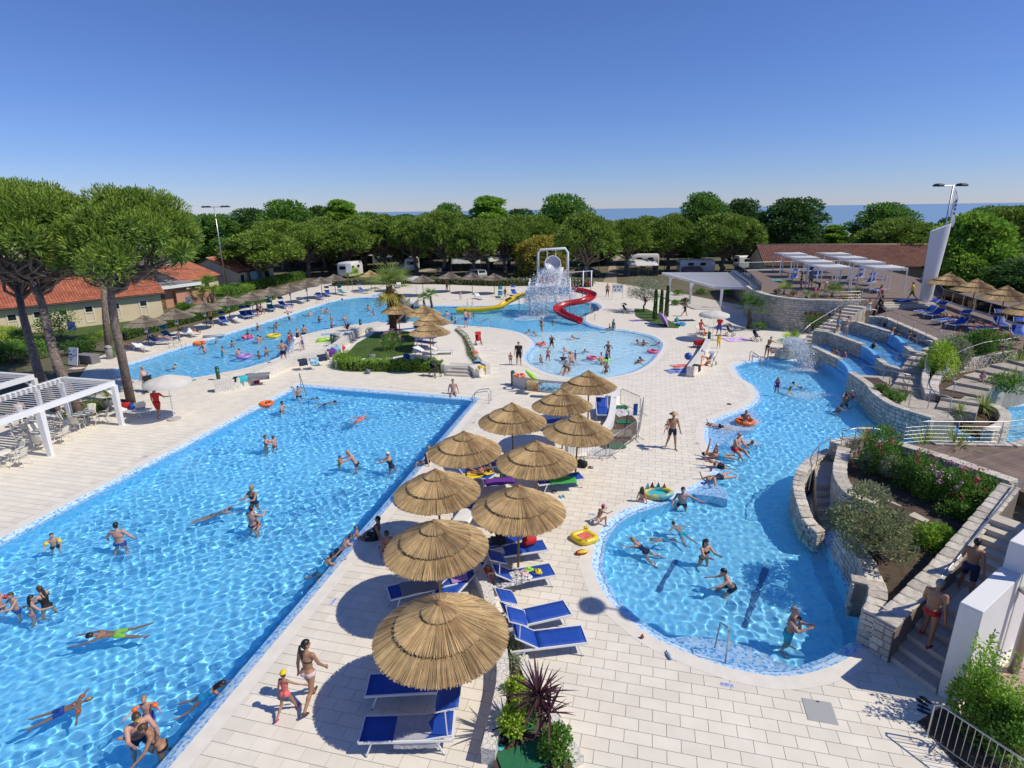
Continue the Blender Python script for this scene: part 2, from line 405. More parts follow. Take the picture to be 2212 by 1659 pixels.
allp=TP.reshape(-1,2);okc=inside(DECK,allp).reshape(-1,4)
cen=TP.mean(1)
dC=(cen[:,1]*_cp+CAMH*_sp);vis=(np.abs(cen[:,0])<dC*.93+3)&(cen[:,1]>5.0)
good=okc.any(1)&vis
hits=np.zeros((len(cells),4),bool);near_e=np.zeros(len(cells),bool)
for cpo in COPS:
 hits|=inside(cpo,allp).reshape(-1,4)
 near_e|=dist_to(cpo,cen)<.36
full=good&okc.all(1)&~hits.any(1)&~near_e
part_=good&~full&~hits.all(1)|(good&near_e)
ZT=.012
mb=MB();g=GAP
mb.add([(0,0,ZT),(SL-g,0,ZT),(SL-g,SW-g,ZT),(0,SW-g,ZT),(0,0,0),(SL-g,0,0),(SL-g,SW-g,0),(0,SW-g,0)],[(0,1,2,3),(0,4,5,1),(1,5,6,2),(2,6,7,3),(3,7,4,0)])
slab_mesh=mb.mesh('paving_slab',M_slab)
fi=[k for k in np.nonzero(full)[0]]
fi.sort(key=lambda k:cen[k][0]**2*.35+(cen[k][1]-4)**2)
for k in fi[:300]:
 i,j=cells[k];p=tile_poly(i,j)[0]
 link('paving_slab',slab_mesh,bed,(p.x,p.y,0),(0,0,ROWA))
rest=np.array(fi[300:]);Tq=TP[rest];nT=len(rest)
vt=np.concatenate([np.concatenate([Tq,np.full((nT,4,1),ZT)],2),np.concatenate([Tq,np.full((nT,4,1),0.0)],2)],1).reshape(-1,3)
fq=np.array([(0,1,2,3),(0,4,5,1),(1,5,6,2),(2,6,7,3),(3,7,4,0)])
fa=(np.arange(nT)[:,None,None]*8+fq[None]).reshape(-1,4)
o=link('paving_slabs',np_mesh('paving_slabs',vt,fa,M_slab),bed);tag(o,kind='stuff')
mb=MB()
for k in np.nonzero(part_)[0]:
 T=TP[k];c0=cen[k];segs=[]
 for cpo in COPS+[DECK]:
  n=len(cpo);dd=np.hypot(*(cpo-c0).T);lim=1.3 if cpo is not DECK else 60
  for a in np.nonzero(dd<lim)[0]:segs.append((cpo[a],cpo[(a+1)%n]))
 vs=[Vector((float(p[0]),float(p[1])))for p in T];es=[(0,1),(1,2),(2,3),(3,0)]
 for a,b in segs:
  vs+=[Vector((float(a[0]),float(a[1]))),Vector((float(b[0]),float(b[1])))];es.append((len(vs)-2,len(vs)-1))
 r=delaunay_2d_cdt(vs,es,[],0,1e-5)
 V=np.array([(p.x,p.y)for p in r[0]]);F=[list(f)for f in r[2]]
 if not F:continue
 C=np.array([V[f].mean(0)for f in F]);kk=inside(T,C)&inside(DECK,C)
 for cpo in COPS:kk&=~inside(cpo,C)
 F=[f for f,z in zip(F,kk)if z and abs(area(V[f]))>1e-6]
 if not F:continue
 F=[f if area(V[f])>0 else f[::-1]for f in F]
 ed={}
 for f in F:
  for a in range(len(f)):ed[(f[a],f[(a+1)%len(f)])]=1
 bd=[(a,b)for a,b in ed if(b,a)not in ed];nv=len(V)
 mb.add([(p[0],p[1],ZT)for p in V]+[(p[0],p[1],0)for p in V],[tuple(f)for f in F]+[(a,nv+a,nv+b,b)for a,b in bd])
o=mb.build('cut_paving_slabs',M_slab,bed);tag(o,kind='stuff')
lineP=anc2+e2*(SW*JMAX)
def clip_half(P,p0,nrm):
 out=[]
 for i in range(len(P)):
  A_,B_=np.array(P[i]),np.array(P[(i+1)%len(P)]);da,db=(A_-p0)@nrm,(B_-p0)@nrm
  if da>=0:out.append(tuple(A_))
  if da*db<0:out.append(tuple(A_+(B_-A_)*da/(da-db)))
 return out
m,t,b_=_new('paving_far');L=t.links.new
tc=t.nodes.new('ShaderNodeTexCoord');mp=t.nodes.new('ShaderNodeMapping');br=t.nodes.new('ShaderNodeTexBrick')
mp.inputs['Rotation'].default_value=(0,0,-ROWA)
L(tc.outputs['Object'],mp.inputs[0]);L(mp.outputs[0],br.inputs['Vector'])
br.inputs['Color1'].default_value=(.78,.715,.60,1);br.inputs['Color2'].default_value=(.73,.665,.555,1);br.inputs['Mortar'].default_value=(.33,.29,.24,1)
br.inputs['Scale'].default_value=1;br.inputs['Brick Width'].default_value=SL;br.inputs['Row Height'].default_value=SW;br.inputs['Mortar Size'].default_value=.006
L(br.outputs[0],b_.inputs['Base Color']);b_.inputs['Roughness'].default_value=.75
M_far=m
farP=ccw(clip_half([tuple(p)for p in DECK],np.array(lineP),np.array(e2)))
o=flat('far_paving',farP,COPS,.008,M_far);o.parent=bed
M_ground=mat('ground_soil',(.17,.135,.085),.95,scale=.35,col2=(.10,.10,.045),bump=.3,bscale=5,detail=8)
BIG=[(-900,-40),(900,-40),(900,330),(-900,330)]
o=flat('ground',ccw(BIG),[offset(p,.2)for p in POOLS],-.03,M_ground);tag(o,kind='structure')
M_sand=mat('beach_sand',(.52,.45,.33),.95,var=.15,scale=.2)
o=flat('beach',ccw([(-900,165),(900,165),(900,240),(-900,240)]),[],.05,M_sand);tag(o,kind='structure')
m,t,b_=_new('sea_water');L=t.links.new
b_.inputs['Base Color'].default_value=(.15,.25,.35,1);b_.inputs['Roughness'].default_value=.22  # pale base colour takes the place of haze over the far sea
tc=t.nodes.new('ShaderNodeTexCoord');mp=t.nodes.new('ShaderNodeMapping');mp.inputs['Scale'].default_value=(.02,.09,1)
n1=t.nodes.new('ShaderNodeTexNoise');n1 .inputs['Scale'].default_value=1.0;n1 .inputs['Detail'].default_value=10
L(tc.outputs['Object'],mp.inputs[0]);L(mp.outputs[0],n1 .inputs['Vector'])
bp=t.nodes.new('ShaderNodeBump');bp.inputs['Strength'].default_value=.3;bp.inputs['Distance'].default_value=.6
L(n1 .outputs[0],bp.inputs['Height']);L(bp.outputs[0],b_.inputs['Normal'])
mb=MB();mb.sheet([[(-40000,238,.08),(40000,238,.08)],[(-40000,40000,.08),(40000,40000,.08)]])
o=mb.build('sea',m);tag(o,kind='structure')
# ================================================================== people
SKINS=[mat('skin_fair',(.56,.33,.235),.55,var=.12,scale=5,spec=.3),mat('skin_tan',(.42,.225,.135),.5,var=.12,scale=5,spec=.35),mat('skin_pink',(.60,.34,.26),.55,var=.15,scale=4,spec=.3),mat('skin_brown',(.29,.145,.08),.5,var=.1,scale=5,spec=.35)]
HAIRC={'dark':mat('hair_dark',(.018,.014,.012),.45,var=.4,scale=30),'brown':mat('hair_brown',(.085,.048,.025),.5,var=.4,scale=30),'blond':mat('hair_blond',(.42,.28,.12),.55,var=.3,scale=30),'grey':mat('hair_grey',(.33,.31,.29),.6,var=.3,scale=30)}
CLOTH={}
PAL=dict(black=(.012,.012,.014),navy=(.014,.022,.07),blue=(.02,.08,.38),azure=(.03,.36,.62),red=(.52,.015,.02),pink=(.75,.12,.27),lightpink=(.78,.58,.60),white=(.80,.79,.77),green=(.05,.42,.08),lime=(.42,.80,.07),yellow=(.85,.62,.03),orange=(.90,.17,.02),purple=(.14,.03,.30),violet=(.45,.25,.62),teal=(.02,.30,.30),grey=(.22,.23,.25),brown=(.10,.06,.035),olive=(.13,.13,.05),coral=(.80,.17,.16),turq=(.05,.55,.60),straw=(.55,.38,.17),darkgreen=(.015,.09,.045),sky=(.25,.50,.78),magenta=(.62,.04,.30))
def cloth(c):
 if c not in CLOTH:CLOTH[c]=mat('cloth_'+c,PAL[c],.75,var=.12,scale=14)
 return CLOTH[c]
def plastic(c,rough=.3):
 return mat('plastic_'+c,PAL[c],rough,var=.06,scale=4)
def _caps(P,a,b,ra,rb):
 a=np.array(a);b=np.array(b);d=b-a;L=max(float(d@d),1e-9)
 t=np.clip(((P-a)@d)/L,0,1);e=P-a-t[...,None]*d
 return np.sqrt((e*e).sum(-1))-(ra+(rb-ra)*t),t
def _ell(P,c,r,R=None):
 e=P-np.array(c)
 if R is not None:e=e@R
 r=np.array(r);k0=np.sqrt(((e/r)**2).sum(-1));k1=np.sqrt(((e/r**2)**2).sum(-1))+1e-9
 return k0*(k0-1)/k1
def prim_d(P,p):
 return _caps(P,*p[1:5])[0]if p[0]=='c' else _ell(P,p[1],p[2],p[3])
def surface(prims,vox):
 """one continuous skin over smoothly joined shapes (surface nets)"""
 lo=np.min([np.min([np.array(p[1])-p[3],np.array(p[2])-p[4]],0)if p[0]=='c' else np.array(p[1])-max(p[2])for p in prims],0)-vox*3
 hi=np.max([np.max([np.array(p[1])+p[3],np.array(p[2])+p[4]],0)if p[0]=='c' else np.array(p[1])+max(p[2])for p in prims],0)+vox*3
 n=np.ceil((hi-lo)/vox).astype(int)+1
 ax=[lo[i]+np.arange(n[i])*vox for i in range(3)]
 D=np.full(n,.25)
 for p in prims:
  k=p[-1]
  if p[0]=='c':a=np.minimum(np.array(p[1])-p[3],np.array(p[2])-p[4]);b=np.maximum(np.array(p[1])+p[3],np.array(p[2])+p[4])
  else:a=np.array(p[1])-max(p[2]);b=np.array(p[1])+max(p[2])
  mg=k+vox*2.5
  i0=np.clip(((a-mg-lo)/vox).astype(int),0,n-1);i1=np.clip(((b+mg-lo)/vox).astype(int)+2,1,n)
  sl=tuple(slice(i0[i],i1[i])for i in range(3))
  g=np.stack(np.meshgrid(ax[0][sl[0]],ax[1][sl[1]],ax[2][sl[2]],indexing='ij'),-1)
  d=prim_d(g,p);e=D[sl]
  h=np.clip(k-np.abs(d-e),0,None)/k
  D[sl]=np.minimum(d,e)-h*h*k*.25
 ins=D<0
 cs=[ins[i:n[0]-1+i,j:n[1]-1+j,l:n[2]-1+l]for i in(0,1)for j in(0,1)for l in(0,1)]
 sm=sum(c.astype(int)for c in cs);act=(sm>0)&(sm<8)
 idx=np.argwhere(act);cid=-np.ones(act.shape,int);cid[tuple(idx.T)]=np.arange(len(idx))
 acc=np.zeros((len(idx),3));cnt=np.zeros(len(idx))
 corners=[(i,j,l)for i in(0,1)for j in(0,1)for l in(0,1)]
 dv={c:D[idx[:,0]+c[0],idx[:,1]+c[1],idx[:,2]+c[2]]for c in corners}
 for a in corners:
  for x in range(3):
   if a[x]==0:
    b=list(a);b[x]=1;b=tuple(b);da,db=dv[a],dv[b];m=(da<0)!=(db<0)
    t=np.where(m,da/np.where(np.abs(da-db)<1e-9,1,da-db),0)
    pt=np.tile(np.array(a,float),(len(idx),1));pt[:,x]=t
    acc[m]+=pt[m];cnt[m]+=1
 V=lo+(idx+acc/np.maximum(cnt,1)[:,None])*vox
 Q4=[]
 for x in range(3):
  y,z=(x+1)%3,(x+2)%3
  s0=[slice(1,n[i]-1)for i in range(3)];s1=list(s0);s0[x]=slice(0,n[x]-1);s1[x]=slice(1,n[x])
  a,b=ins[tuple(s0)],ins[tuple(s1)]
  for flip in(0,1):
   m=(a&~b)if not flip else(~a&b)
   p=np.argwhere(m)
   if not len(p):continue
   off=np.array([0 if i==x else 1 for i in range(3)]);p=p+off
   def cell(dy,dz):
    c=p.copy();c[:,y]-=dy;c[:,z]-=dz;return cid[c[:,0],c[:,1],c[:,2]]
   qd=np.stack([cell(1,1),cell(0,1),cell(0,0),cell(1,0)],1)
   Q4 .append(qd[:,::-1]if flip else qd)
 F=np.concatenate(Q4);F=F[(F>=0).all(1)]
 return V,F
def _rot(ax,a):return np.array(Matrix.Rotation(a,3,ax))
def body_prims(h,sex,build,lean,aL,aR,lL,lR,hand,child,head_turn=0.0,head_nod=0.0):
 s=h/1.72;P=[];r=math.radians;b=build
 hs=1.0+(.30*max(0,(1.45-h))/.7 if child else 0)
 sw_,hw=(.175,.10)if sex=='m' else(.155,.105)
 if child:sw_*=.92
 hip=np.array([0,0,.90]);RT=_rot('X',-r(lean))
 T=lambda x,y,z:hip+RT@np.array([x,y,z-.90])
 kk=.05
 bw=.020 if sex=='m' else.0
 P.append(['e',T(0,0,.93),(.150*b+(.012 if sex=='f' else 0),.105*b,.105),RT,'pelvis',kk])
 P.append(['e',T(0,.005,1.08),(.125*b+bw,.090*b,.13),RT,'belly',kk])
 P.append(['e',T(0,0,1.25),(.150*b+bw,.100*b,.15),RT,'chest',kk])
 P.append(['c',T(-sw_*.8,0,1.375),T(sw_*.8,0,1.375),.060,.060,'chest',kk])
 if sex=='f' and not child:
  for q in(-1,1):P.append(['e',T(q*.072,.085,1.25),(.058,.055,.055),RT,'bust',.03])
 for q in(-1,1):P.append(['e',T(q*.07,-.065,.90),(.075,.07,.085),RT,'pelvis',.04])
 P.append(['c',T(0,-.005,1.40),T(0,.012,1.50),.056,.048,'neck',.03])
 RH=RT@_rot('Z',r(head_turn))@_rot('X',r(-head_nod));hc=T(0,.02,1.50);HH=lambda x,y,z:hc+RH@(np.array([x,y,z-1.50])*hs)
 P.append(['e',HH(0,-.005,1.625),(.075*hs,.093*hs,.098*hs),RH,'head',.02])
 P.append(['e',HH(0,.028,1.567),(.056*hs,.062*hs,.062*hs),RH,'face',.03])
 P.append(['c',HH(0,.092,1.615),HH(0,.105,1.585),.010*hs,.014*hs,'face',.012])
 for q in(-1,1):P.append(['e',HH(q*.078,-.005,1.60),(.010*hs,.020*hs,.030*hs),RH,'face',.01])
 J={'hc':HH(0,0,1.61),'RH':RH,'hs':hs,'T':T}
 for q,A in((-1,aL),(1,aR)):
  sw,ab,fl=A[:3];sh=T(q*(sw_+.015),0,1.385)
  def dr(sg,a2):return np.array([q*math.sin(r(a2)),math.sin(r(sg))*math.cos(r(a2)),-math.cos(r(sg))*math.cos(r(a2))])
  d1=dr(sw,ab);ab2=A[3]if len(A)>3 else ab*.6;d2=dr(sw+fl,ab2)
  el=sh+d1*.285;wr=el+d2*.245
  P.append(['c',sh,el,.050*b,.038*b,'uarm%d'%q,.03]);P.append(['c',el,wr,.040*b,.026*b,'farm%d'%q,.015])
  hd=d2;side=np.cross(hd,np.array([q*1.0,0,0]));nr=np.linalg.norm(side);side=side/nr if nr>.2 else np.array([0,1.,0])
  pal=wr+hd*.085
  P.append(['c',wr,pal,.027,.030,'hand',.012])
  if hand>1:
   nrm=np.cross(hd,side)
   for f_,(o_,ln)in enumerate(((-.030,.065),(-.010,.080),(.010,.075),(.028,.058))):
    k0=pal+side*o_+hd*.012;k1=k0+hd*ln*.55+nrm*.006*q;k2=k1+(hd*.8+nrm*.5*q)*ln*.5
    P.append(['c',k0,k1,.0095,.009,'hand',.006]);P.append(['c',k1,k2,.009,.0075,'hand',.004])
   t0=wr+hd*.03-side*.024;t1=t0-side*.030+hd*.030;P.append(['c',t0,t1,.0115,.010,'hand',.006]);P.append(['c',t1,t1+hd*.032,.010,.008,'hand',.004])
  else:P.append(['c',pal,pal+hd*.065,.028,.014,'hand',.012])
  J['wr%d'%q]=wr;J['el%d'%q]=el;J['sh%d'%q]=sh;J['hand%d'%q]=pal+hd*.04
 for q,A in((-1,lL),(1,lR)):
  sw,ab,fl=A[:3];ft=A[3]if len(A)>3 else 0;hp=hip+np.array([q*hw*.92,0,-.02])
  def dr(sg):return np.array([q*math.sin(r(ab)),math.sin(r(sg))*math.cos(r(ab)),-math.cos(r(sg))*math.cos(r(ab))])
  d1=dr(sw);d2=dr(sw-fl);kn=hp+d1*.42;an=kn+d2*.40
  P.append(['c',hp,kn,.086*b,.056*b,'thigh%d'%q,.04]);P.append(['c',kn+d2*.02,an,.052*b,.034,'shin%d'%q,.02])
  back=-np.array([0,math.cos(r(sw-fl)),math.sin(r(sw-fl))]);P.append(['e',kn+d2*.13+back*.016,(.045*b,.045*b,.085),None,'shin%d'%q,.03])
  fa=r(90+(sw-fl)*.0+ft)if ft or abs(sw-fl)<50 else r(90+(sw-fl))
  fd=np.array([q*.15,math.sin(fa),-math.cos(fa)]);fd/=np.linalg.norm(fd)
  heel=an+d2*.035-fd*.03;toe=an+d2*.045+fd*.15
  P.append(['c',heel,toe,.032,.022,'foot%d'%q,.02]);J['an%d'%q]=an;J['toe%d'%q]=toe;J['kn%d'%q]=kn;J['fd%d'%q]=fd
 for p in P:
  if p[0]=='c':p[1]=p[1]*s;p[2]=p[2]*s;p[3]*=s;p[4]*=s
  else:p[1]=p[1]*s;p[2]=tuple(c*s for c in p[2])
  p[-1]*=s
 for k in list(J):
  if k not in('RH','hs','T'):J[k]=J[k]*s
 return P,J,s
POSE={'stand':((5,10,12),(5,10,12),(2,4,4),(-3,4,4),2),'walk':((-24,9,14),(22,9,20),(24,2,6),(-22,2,22,-35),3),'hips':((-10,42,70,-35),(-10,42,70,-35),(2,7,3),(-2,7,3),0),'wade':((35,28,40,5),(30,30,45,5),(4,6,4),(-4,6,6),6),'reach':((70,12,8,5),(62,12,14,5),(6,8,6),(-10,8,10),14),'up':((165,10,5),(150,22,10),(3,6,4),(-3,6,6),2),'sit_edge':((-8,16,10),(-8,16,10),(82,7,80),(82,7,74),-6),'sit_chair':((38,10,45,0),(38,10,45,0),(84,9,84),(84,9,84),8),'sit_floor':((-22,16,8),(30,12,30,0),(78,8,20),(95,8,60),-12),'crouch':((60,10,35,0),(60,12,35,0),(112,14,128),(108,14,124),28),'swim':((165,16,6),(150,22,10),(6,6,6,40),(-10,7,14,40),0),'breast':((100,20,60,5),(100,20,60,5),(18,16,40,40),(10,16,34,40),0),'float':((30,60,10,55),(20,62,10,55),(6,14,8,30),(-4,12,10,30),0),'lie':((10,16,20),(150,20,120,10),(4,5,8,30),(38,6,72),0),'prone':((140,40,95,5),(140,40,95,5),(2,4,4,55),(-2,5,8,55),0),'carry':((20,10,14),(32,20,105,-5),(6,4,6),(-6,4,10),0),'stairs':((14,14,40,5),(-22,16,24),(34,5,42),(-8,4,8),6),'hold':((52,12,55,-8),(52,12,55,-8),(4,6,4),(-4,6,5),2),}
def person(label,loc,rz=0.0,pose='stand',h=1.72,sex='m',build=1.0,skin=0,hair='dark',style='short',wear=(),vox=None,tilt=0,anchor='feet',group=None,arms=None,legs=None,lean=None,wet=False,turn=0,nod=0,detail=1):
 child=h<1.48;vox=vox or(.024 if detail==1 else.0125)
 if detail==1 and child:vox*=.85
 aL,aR,lL,lR,ln=POSE[pose]
 if arms:aL,aR=arms
 if legs:lL,lR=legs
 if lean is not None:ln=lean
 P,J,s=body_prims(h,sex,build,ln,aL,aR,lL,lR,detail,child,turn,nod)
 V,F=surface(P,vox)
 if not wear:wear=(('trunks','navy'),)
 names=[p[-2]for p in P];DD=np.stack([prim_d(V,p)for p in P]);reg=np.array(names,object)[DD.argmin(0)]
 tval={}
 for p in P:
  if p[0]=='c' and p[-2][:4]in('thig','uarm','shin','farm'):tval[p[-2]]=_caps(V,p[1],p[2],p[3],p[4])[1]
 T=J['T'];hipc=np.array([0,0,.90]);RT=_rot('X',-math.radians(ln));tor=(V/s-hipc)@RT+hipc
 hl=(V-J['hc'])@J['RH']/(s*J['hs'])
 RX=_rot('X',-math.radians(tilt));off=np.zeros(3)
 W=V@RX.T
 if anchor=='feet':off=np.array([0,0,-W[:,2].min()])
 elif anchor=='pelvis':off=-(RX@(np.array([0,0,.90])*s))
 elif anchor=='seat':off=-(RX@(np.array([0,0,.90])*s))+np.array([0,0,.10*s])
 elif anchor=='chest':off=-(RX@(T(0,0,1.25)*s))
 xf=lambda p:p@RX.T+off
 root=thing('person',label,'person',loc,rz,group)
 def emit(name,v,f,m,smooth=True):
  o=link(name,np_mesh(name,v,f,m,smooth),root)
  if wet:RECV.append(o)
  return o
 bo=emit('body',xf(V),F,SKINS[skin%4]);N=np.zeros((len(V),3),np.float32)
 nn=np.zeros(len(V)*3,np.float32);bo.data.vertices.foreach_get('normal',nn);N=nn.reshape(-1,3)@RX
 isin=lambda*ks:np.isin(reg,ks)
 def shell(name,mask,m,th=.008):
  fm=mask[F].sum(1)>=3
  f=F[fm]
  if len(f)<4:return None
  u=np.unique(f);mp=np.zeros(len(V),int);mp[u]=np.arange(len(u))
  return emit(name,xf(V[u]+N[u]*th),mp[f],m)
 def mb_emit(name,mb,m):
  o=mb.build(name,m,root,True)
  co=np.array([v.co for v in o.data.vertices]);co=xf(co*1.0);o.data.vertices.foreach_set('co',co.astype(np.float32).ravel());o.data.update()
  if wet:RECV.append(o)
  return o
 tz=tor[:,2];tors=isin('pelvis','belly','chest','bust');th=isin('thigh-1','thigh1')
 tt=np.zeros(len(V));ua=isin('uarm-1','uarm1');ut=np.zeros(len(V))
 for q in(-1,1):
  k='thigh%d'%q;m_=reg==k;tt[m_]=tval[k][m_];k='uarm%d'%q;m_=reg==k;ut[m_]=tval[k][m_]
 for kind,c in wear:
  m=cloth(c)
  if kind=='trunks':shell('swim_trunks',(isin('pelvis')&(tz<.985))|(isin('belly')&(tz<.985))|(th&(tt<.52)),m,.010)
  elif kind=='shorts':shell('shorts',(tors&(tz<1.0))|(th&(tt<.85)),m,.014)
  elif kind=='briefs':shell('swim_briefs',(tors&(tz<.955))|(th&(tt<.09)),m,.006)
  elif kind in('bikini','bikini_top'):
   if kind=='bikini':shell('bikini_bottom',(tors&(tz<.945))|(th&(tt<.08)),m,.006)
   shell('bikini_top',(isin('chest','bust','belly')&(tz>(1.20 if child else 1.195))&(tz<(1.285 if child else 1.275))&((tor[:,1]>.03)|(tz<1.225)))|(isin('bust')),m,.006)
  elif kind=='onepiece':shell('swimsuit',(tors&(tz<1.30))|(tors&(np.abs(np.abs(tor[:,0])-.075)<.022))|(th&(tt<.08)),m,.007)
  elif kind=='tshirt':shell('t_shirt',(tors&(tz>.92))|(ua&(ut<.55))|(isin('neck')&(tz<1.43)),m,.014)
  elif kind=='top':shell('tank_top',(tors&(tz>.95)&(tz<1.36))|(tors&(np.abs(np.abs(tor[:,0])-.085)<.03)),m,.010)
  elif kind=='dress':shell('dress',(tors&(tz<1.34))|(tors&(np.abs(np.abs(tor[:,0])-.085)<.03))|(th&(tt<.8)),m,.020)
  elif kind=='cap':shell('cap',(hl[:,2]>.035)&isin('head','face'),m,.018)
  elif kind=='mask':
   g=(np.abs(hl[:,2]-.012)<.022)&isin('head','face');shell('goggles',g,m,.008)
  elif kind=='shoes':
   shell('sandals',isin('foot-1','foot1'),m,.007)
  elif kind=='hat':
   mb=MB();c0=J['hc']+J['RH']@np.array([0,0,.045*s]);M4=Matrix.Translation(c0)@Matrix(J['RH']).to_4x4();mb.M=M4
   k=s*J['hs'];mb.lathe([(.19*k,-.012),(.20*k,0),(.105*k,.012),(.10*k,.07*k),(.075*k,.10*k),(.0,.105*k)],18,cap=False);mb_emit('sun_hat',mb,m)
  elif kind=='bands':
   for q in(-1,1):
    mb=MB();a,b=Vector(J['sh%d'%q]),Vector(J['el%d'%q]);d=(b-a)
    mb.tube([a+d*.30,a+d*.36,a+d*.62,a+d*.86,a+d*.92],[.05*s,.085*s,.098*s,.085*s,.05*s],10)
    mb_emit('arm_band',mb,plastic(c))
 hm=HAIRC.get(hair)
 if hm:
  hmask=isin('head','face')&((hl[:,2]>.062-.0*hl[:,1])|(hl[:,1]<-.028-.25*np.clip(hl[:,2],-.1,0))|((hl[:,2]>.03)&(hl[:,1]<.045)))&(hl[:,2]>-.095)
  shell('hair',hmask,hm,.012*s if style=='short' else.017*s)
  if style in('long','pony','bun'):
   mb=MB();hk=s*J['hs'];B=lambda x,y,z:Vector(J['hc'])+Vector(J['RH']@(np.array([x,y,z])*hk))
   if style=='long':
    for q in range(-4,5):mb.tube([B(q*.017,-.07+abs(q)*.008,.05),B(q*.022,-.10+abs(q)*.010,-.05),B(q*.026,-.10+abs(q)*.006,-.15),B(q*.024,-.085,-.26)],[.022*hk,.026*hk,.023*hk,.008*hk],6)
   elif style=='pony':mb.tube([B(0,-.08,.03),B(0,-.135,.02),B(0,-.15,-.06),B(.005,-.135,-.18),B(.01,-.115,-.30),B(.01,-.11,-.36)],[.022*hk,.030*hk,.036*hk,.038*hk,.026*hk,.008*hk],8)
   else:mb.ell(B(0,-.09,.075),(.042*hk,.042*hk,.038*hk),8,6)
   mb_emit('hair_'+{'long':'length','pony':'tail','bun':'bun'}[style],mb,hm)
 if detail>1:
  hk=s*J['hs']
  for q in(-1,1):
   mb=MB();mb.ell(Vector(J['hc'])+Vector(J['RH']@(np.array([q*.030,.081,.008])*hk)),(.011*hk,.007*hk,.007*hk),8,6)
   mb_emit('eye',mb,HAIRC['dark'])
  mb=MB();mb.ell(Vector(J['hc'])+Vector(J['RH']@(np.array([0,.088,-.060])*hk)),(.022*hk,.008*hk,.006*hk),8,6);mb_emit('mouth',mb,mat('lips',(.40,.12,.10),.5))
 return root,J
def P_at(px,z=0.0):return G(px[0],px[1],z)
def face_to(a,b):
 """rotation so that local +Y looks from a to b"""
 d=Vector(b)-Vector(a);return math.atan2(d.y,d.x)-PI/2
 # ================================================================== thatched parasols
def thatch_mat(name,c,c2):
 return mat(name,c,.85,scale=3,col2=c2,island=.45,obj_rand=.10)
M_thatch=thatch_mat('thatch_golden',(.52,.37,.185),(.37,.245,.115))
M_thatch_old=thatch_mat('thatch_weathered',(.29,.245,.19),(.21,.175,.14))
M_pole=mat('pole_wood',(.36,.22,.09),.7,var=.3,scale=9)
M_pole_d=mat('pole_dark',(.10,.075,.055),.8,var=.3,scale=9)
M_cap=mat('terracotta_cap',(.33,.16,.08),.7,var=.2,scale=8)
def reed_tier(r0,z0,r1,z1,n,rag,seed,wid=.0085,lift=.0):
 """n reeds lying down a cone from (r0,z0) to (r1,z1)"""
 r=np.random.default_rng(seed);V=[];F=[]
 for k in range(n):
  a=2*PI*(k+r.random())/n;t0=r.uniform(0,.25)if k%2 else r.uniform(.2,.55)if rag>.03 else 0.0
  e=r.normal(0,rag);ra=r0+(r1-r0)*t0;za=z0+(z1-z0)*t0;rb=r1+e;zb=z1+(z1-z0)/(r1-r0)*e-abs(r.normal(0,.012))
  ju=r.uniform(0,.018)+lift;da=r.normal(0,.018);w2=wid*r.uniform(.6,1.25)
  ca,sa=math.cos(a),math.sin(a);cb,sb=math.cos(a+da),math.sin(a+da)
  A=np.array([ra*ca,ra*sa,za+ju]);B=np.array([rb*cb,rb*sb,zb+ju]);sdv=np.array([-sa,ca,0])*w2
  wa=.45+.55*ra/r1
  o=len(V)
  V+=[A-sdv*wa,A+sdv*wa,A+np.array([0,0,w2*1.1]),B-sdv,B+sdv,B+np.array([0,0,w2*1.1])]
  F+=[(o,o+2,o+5,o+3),(o+2,o+1,o+4,o+5),(o+1,o,o+3,o+4)]
 return V,F
def make_parasol(m_th,m_po,seed,dens=1.0,R=1.48,label='',group=''):
 root=thing('thatched_parasol',label,'parasol',(0,0,0),0,group)
 MB().tube([(0,0,0),(0,0,1.2),(.004,.003,2.72)],[.040,.038,.036],10).build('pole',m_po,root,True)
 zr=2.12;k=R/1.48
 tiers=[(.80*k,.36,R,0.0,int(1150*dens),.015,'thatch_skirt'),(.28*k,.625,1.00*k,.315,int(760*dens),.013,'thatch_middle'),(.02,.845,.40*k,.625,int(330*dens),.009,'thatch_crown')]
 for i,(a,za,b,zb,n,rag,nm)in enumerate(tiers):
  V1,F1=reed_tier(a,za,b,zb,n,rag,seed+i);V2,F2=reed_tier(a,za,b-.03,zb+.012,n//2,rag*1.3,seed+9+i,.013,-.012)
  o=len(V1);V=V1+V2;F=F1+[tuple(x+o for x in f)for f in F2];o=len(V);sg=28
  for rr,zz in((a,za-.012),(b-.06,zb+.012),(b-.06,zb-.02),(a,za-.045)):
   V+=[np.array([rr*math.cos(2*PI*q/sg),rr*math.sin(2*PI*q/sg),zz])for q in range(sg)]
  for l in range(3):F+=[(o+l*sg+q,o+l*sg+(q+1)%sg,o+(l+1)*sg+(q+1)%sg,o+(l+1)*sg+q)for q in range(sg)]
  V=np.array(V);V[:,2]+=zr
  link(nm,np_mesh(nm,V,F,m_th),root)
 MB().lathe([(.085,2.92),(.09,2.945),(.06,2.99),(.0,3.005)],14).build('cap',M_cap,root,True)
 for i in range(8):
  a=2*PI*i/8;MB().beam((.03*math.cos(a),.03*math.sin(a),2.70),(.97*R*math.cos(a),.97*R*math.sin(a),zr-.05),.035).build('rafter',m_po,root)
 return root
ORD=['first','second','third','fourth','fifth','sixth','seventh','eighth','ninth','tenth','eleventh','twelfth','thirteenth','fourteenth','fifteenth','sixteenth','seventeenth','eighteenth','nineteenth','twentieth']
ZA=2.93
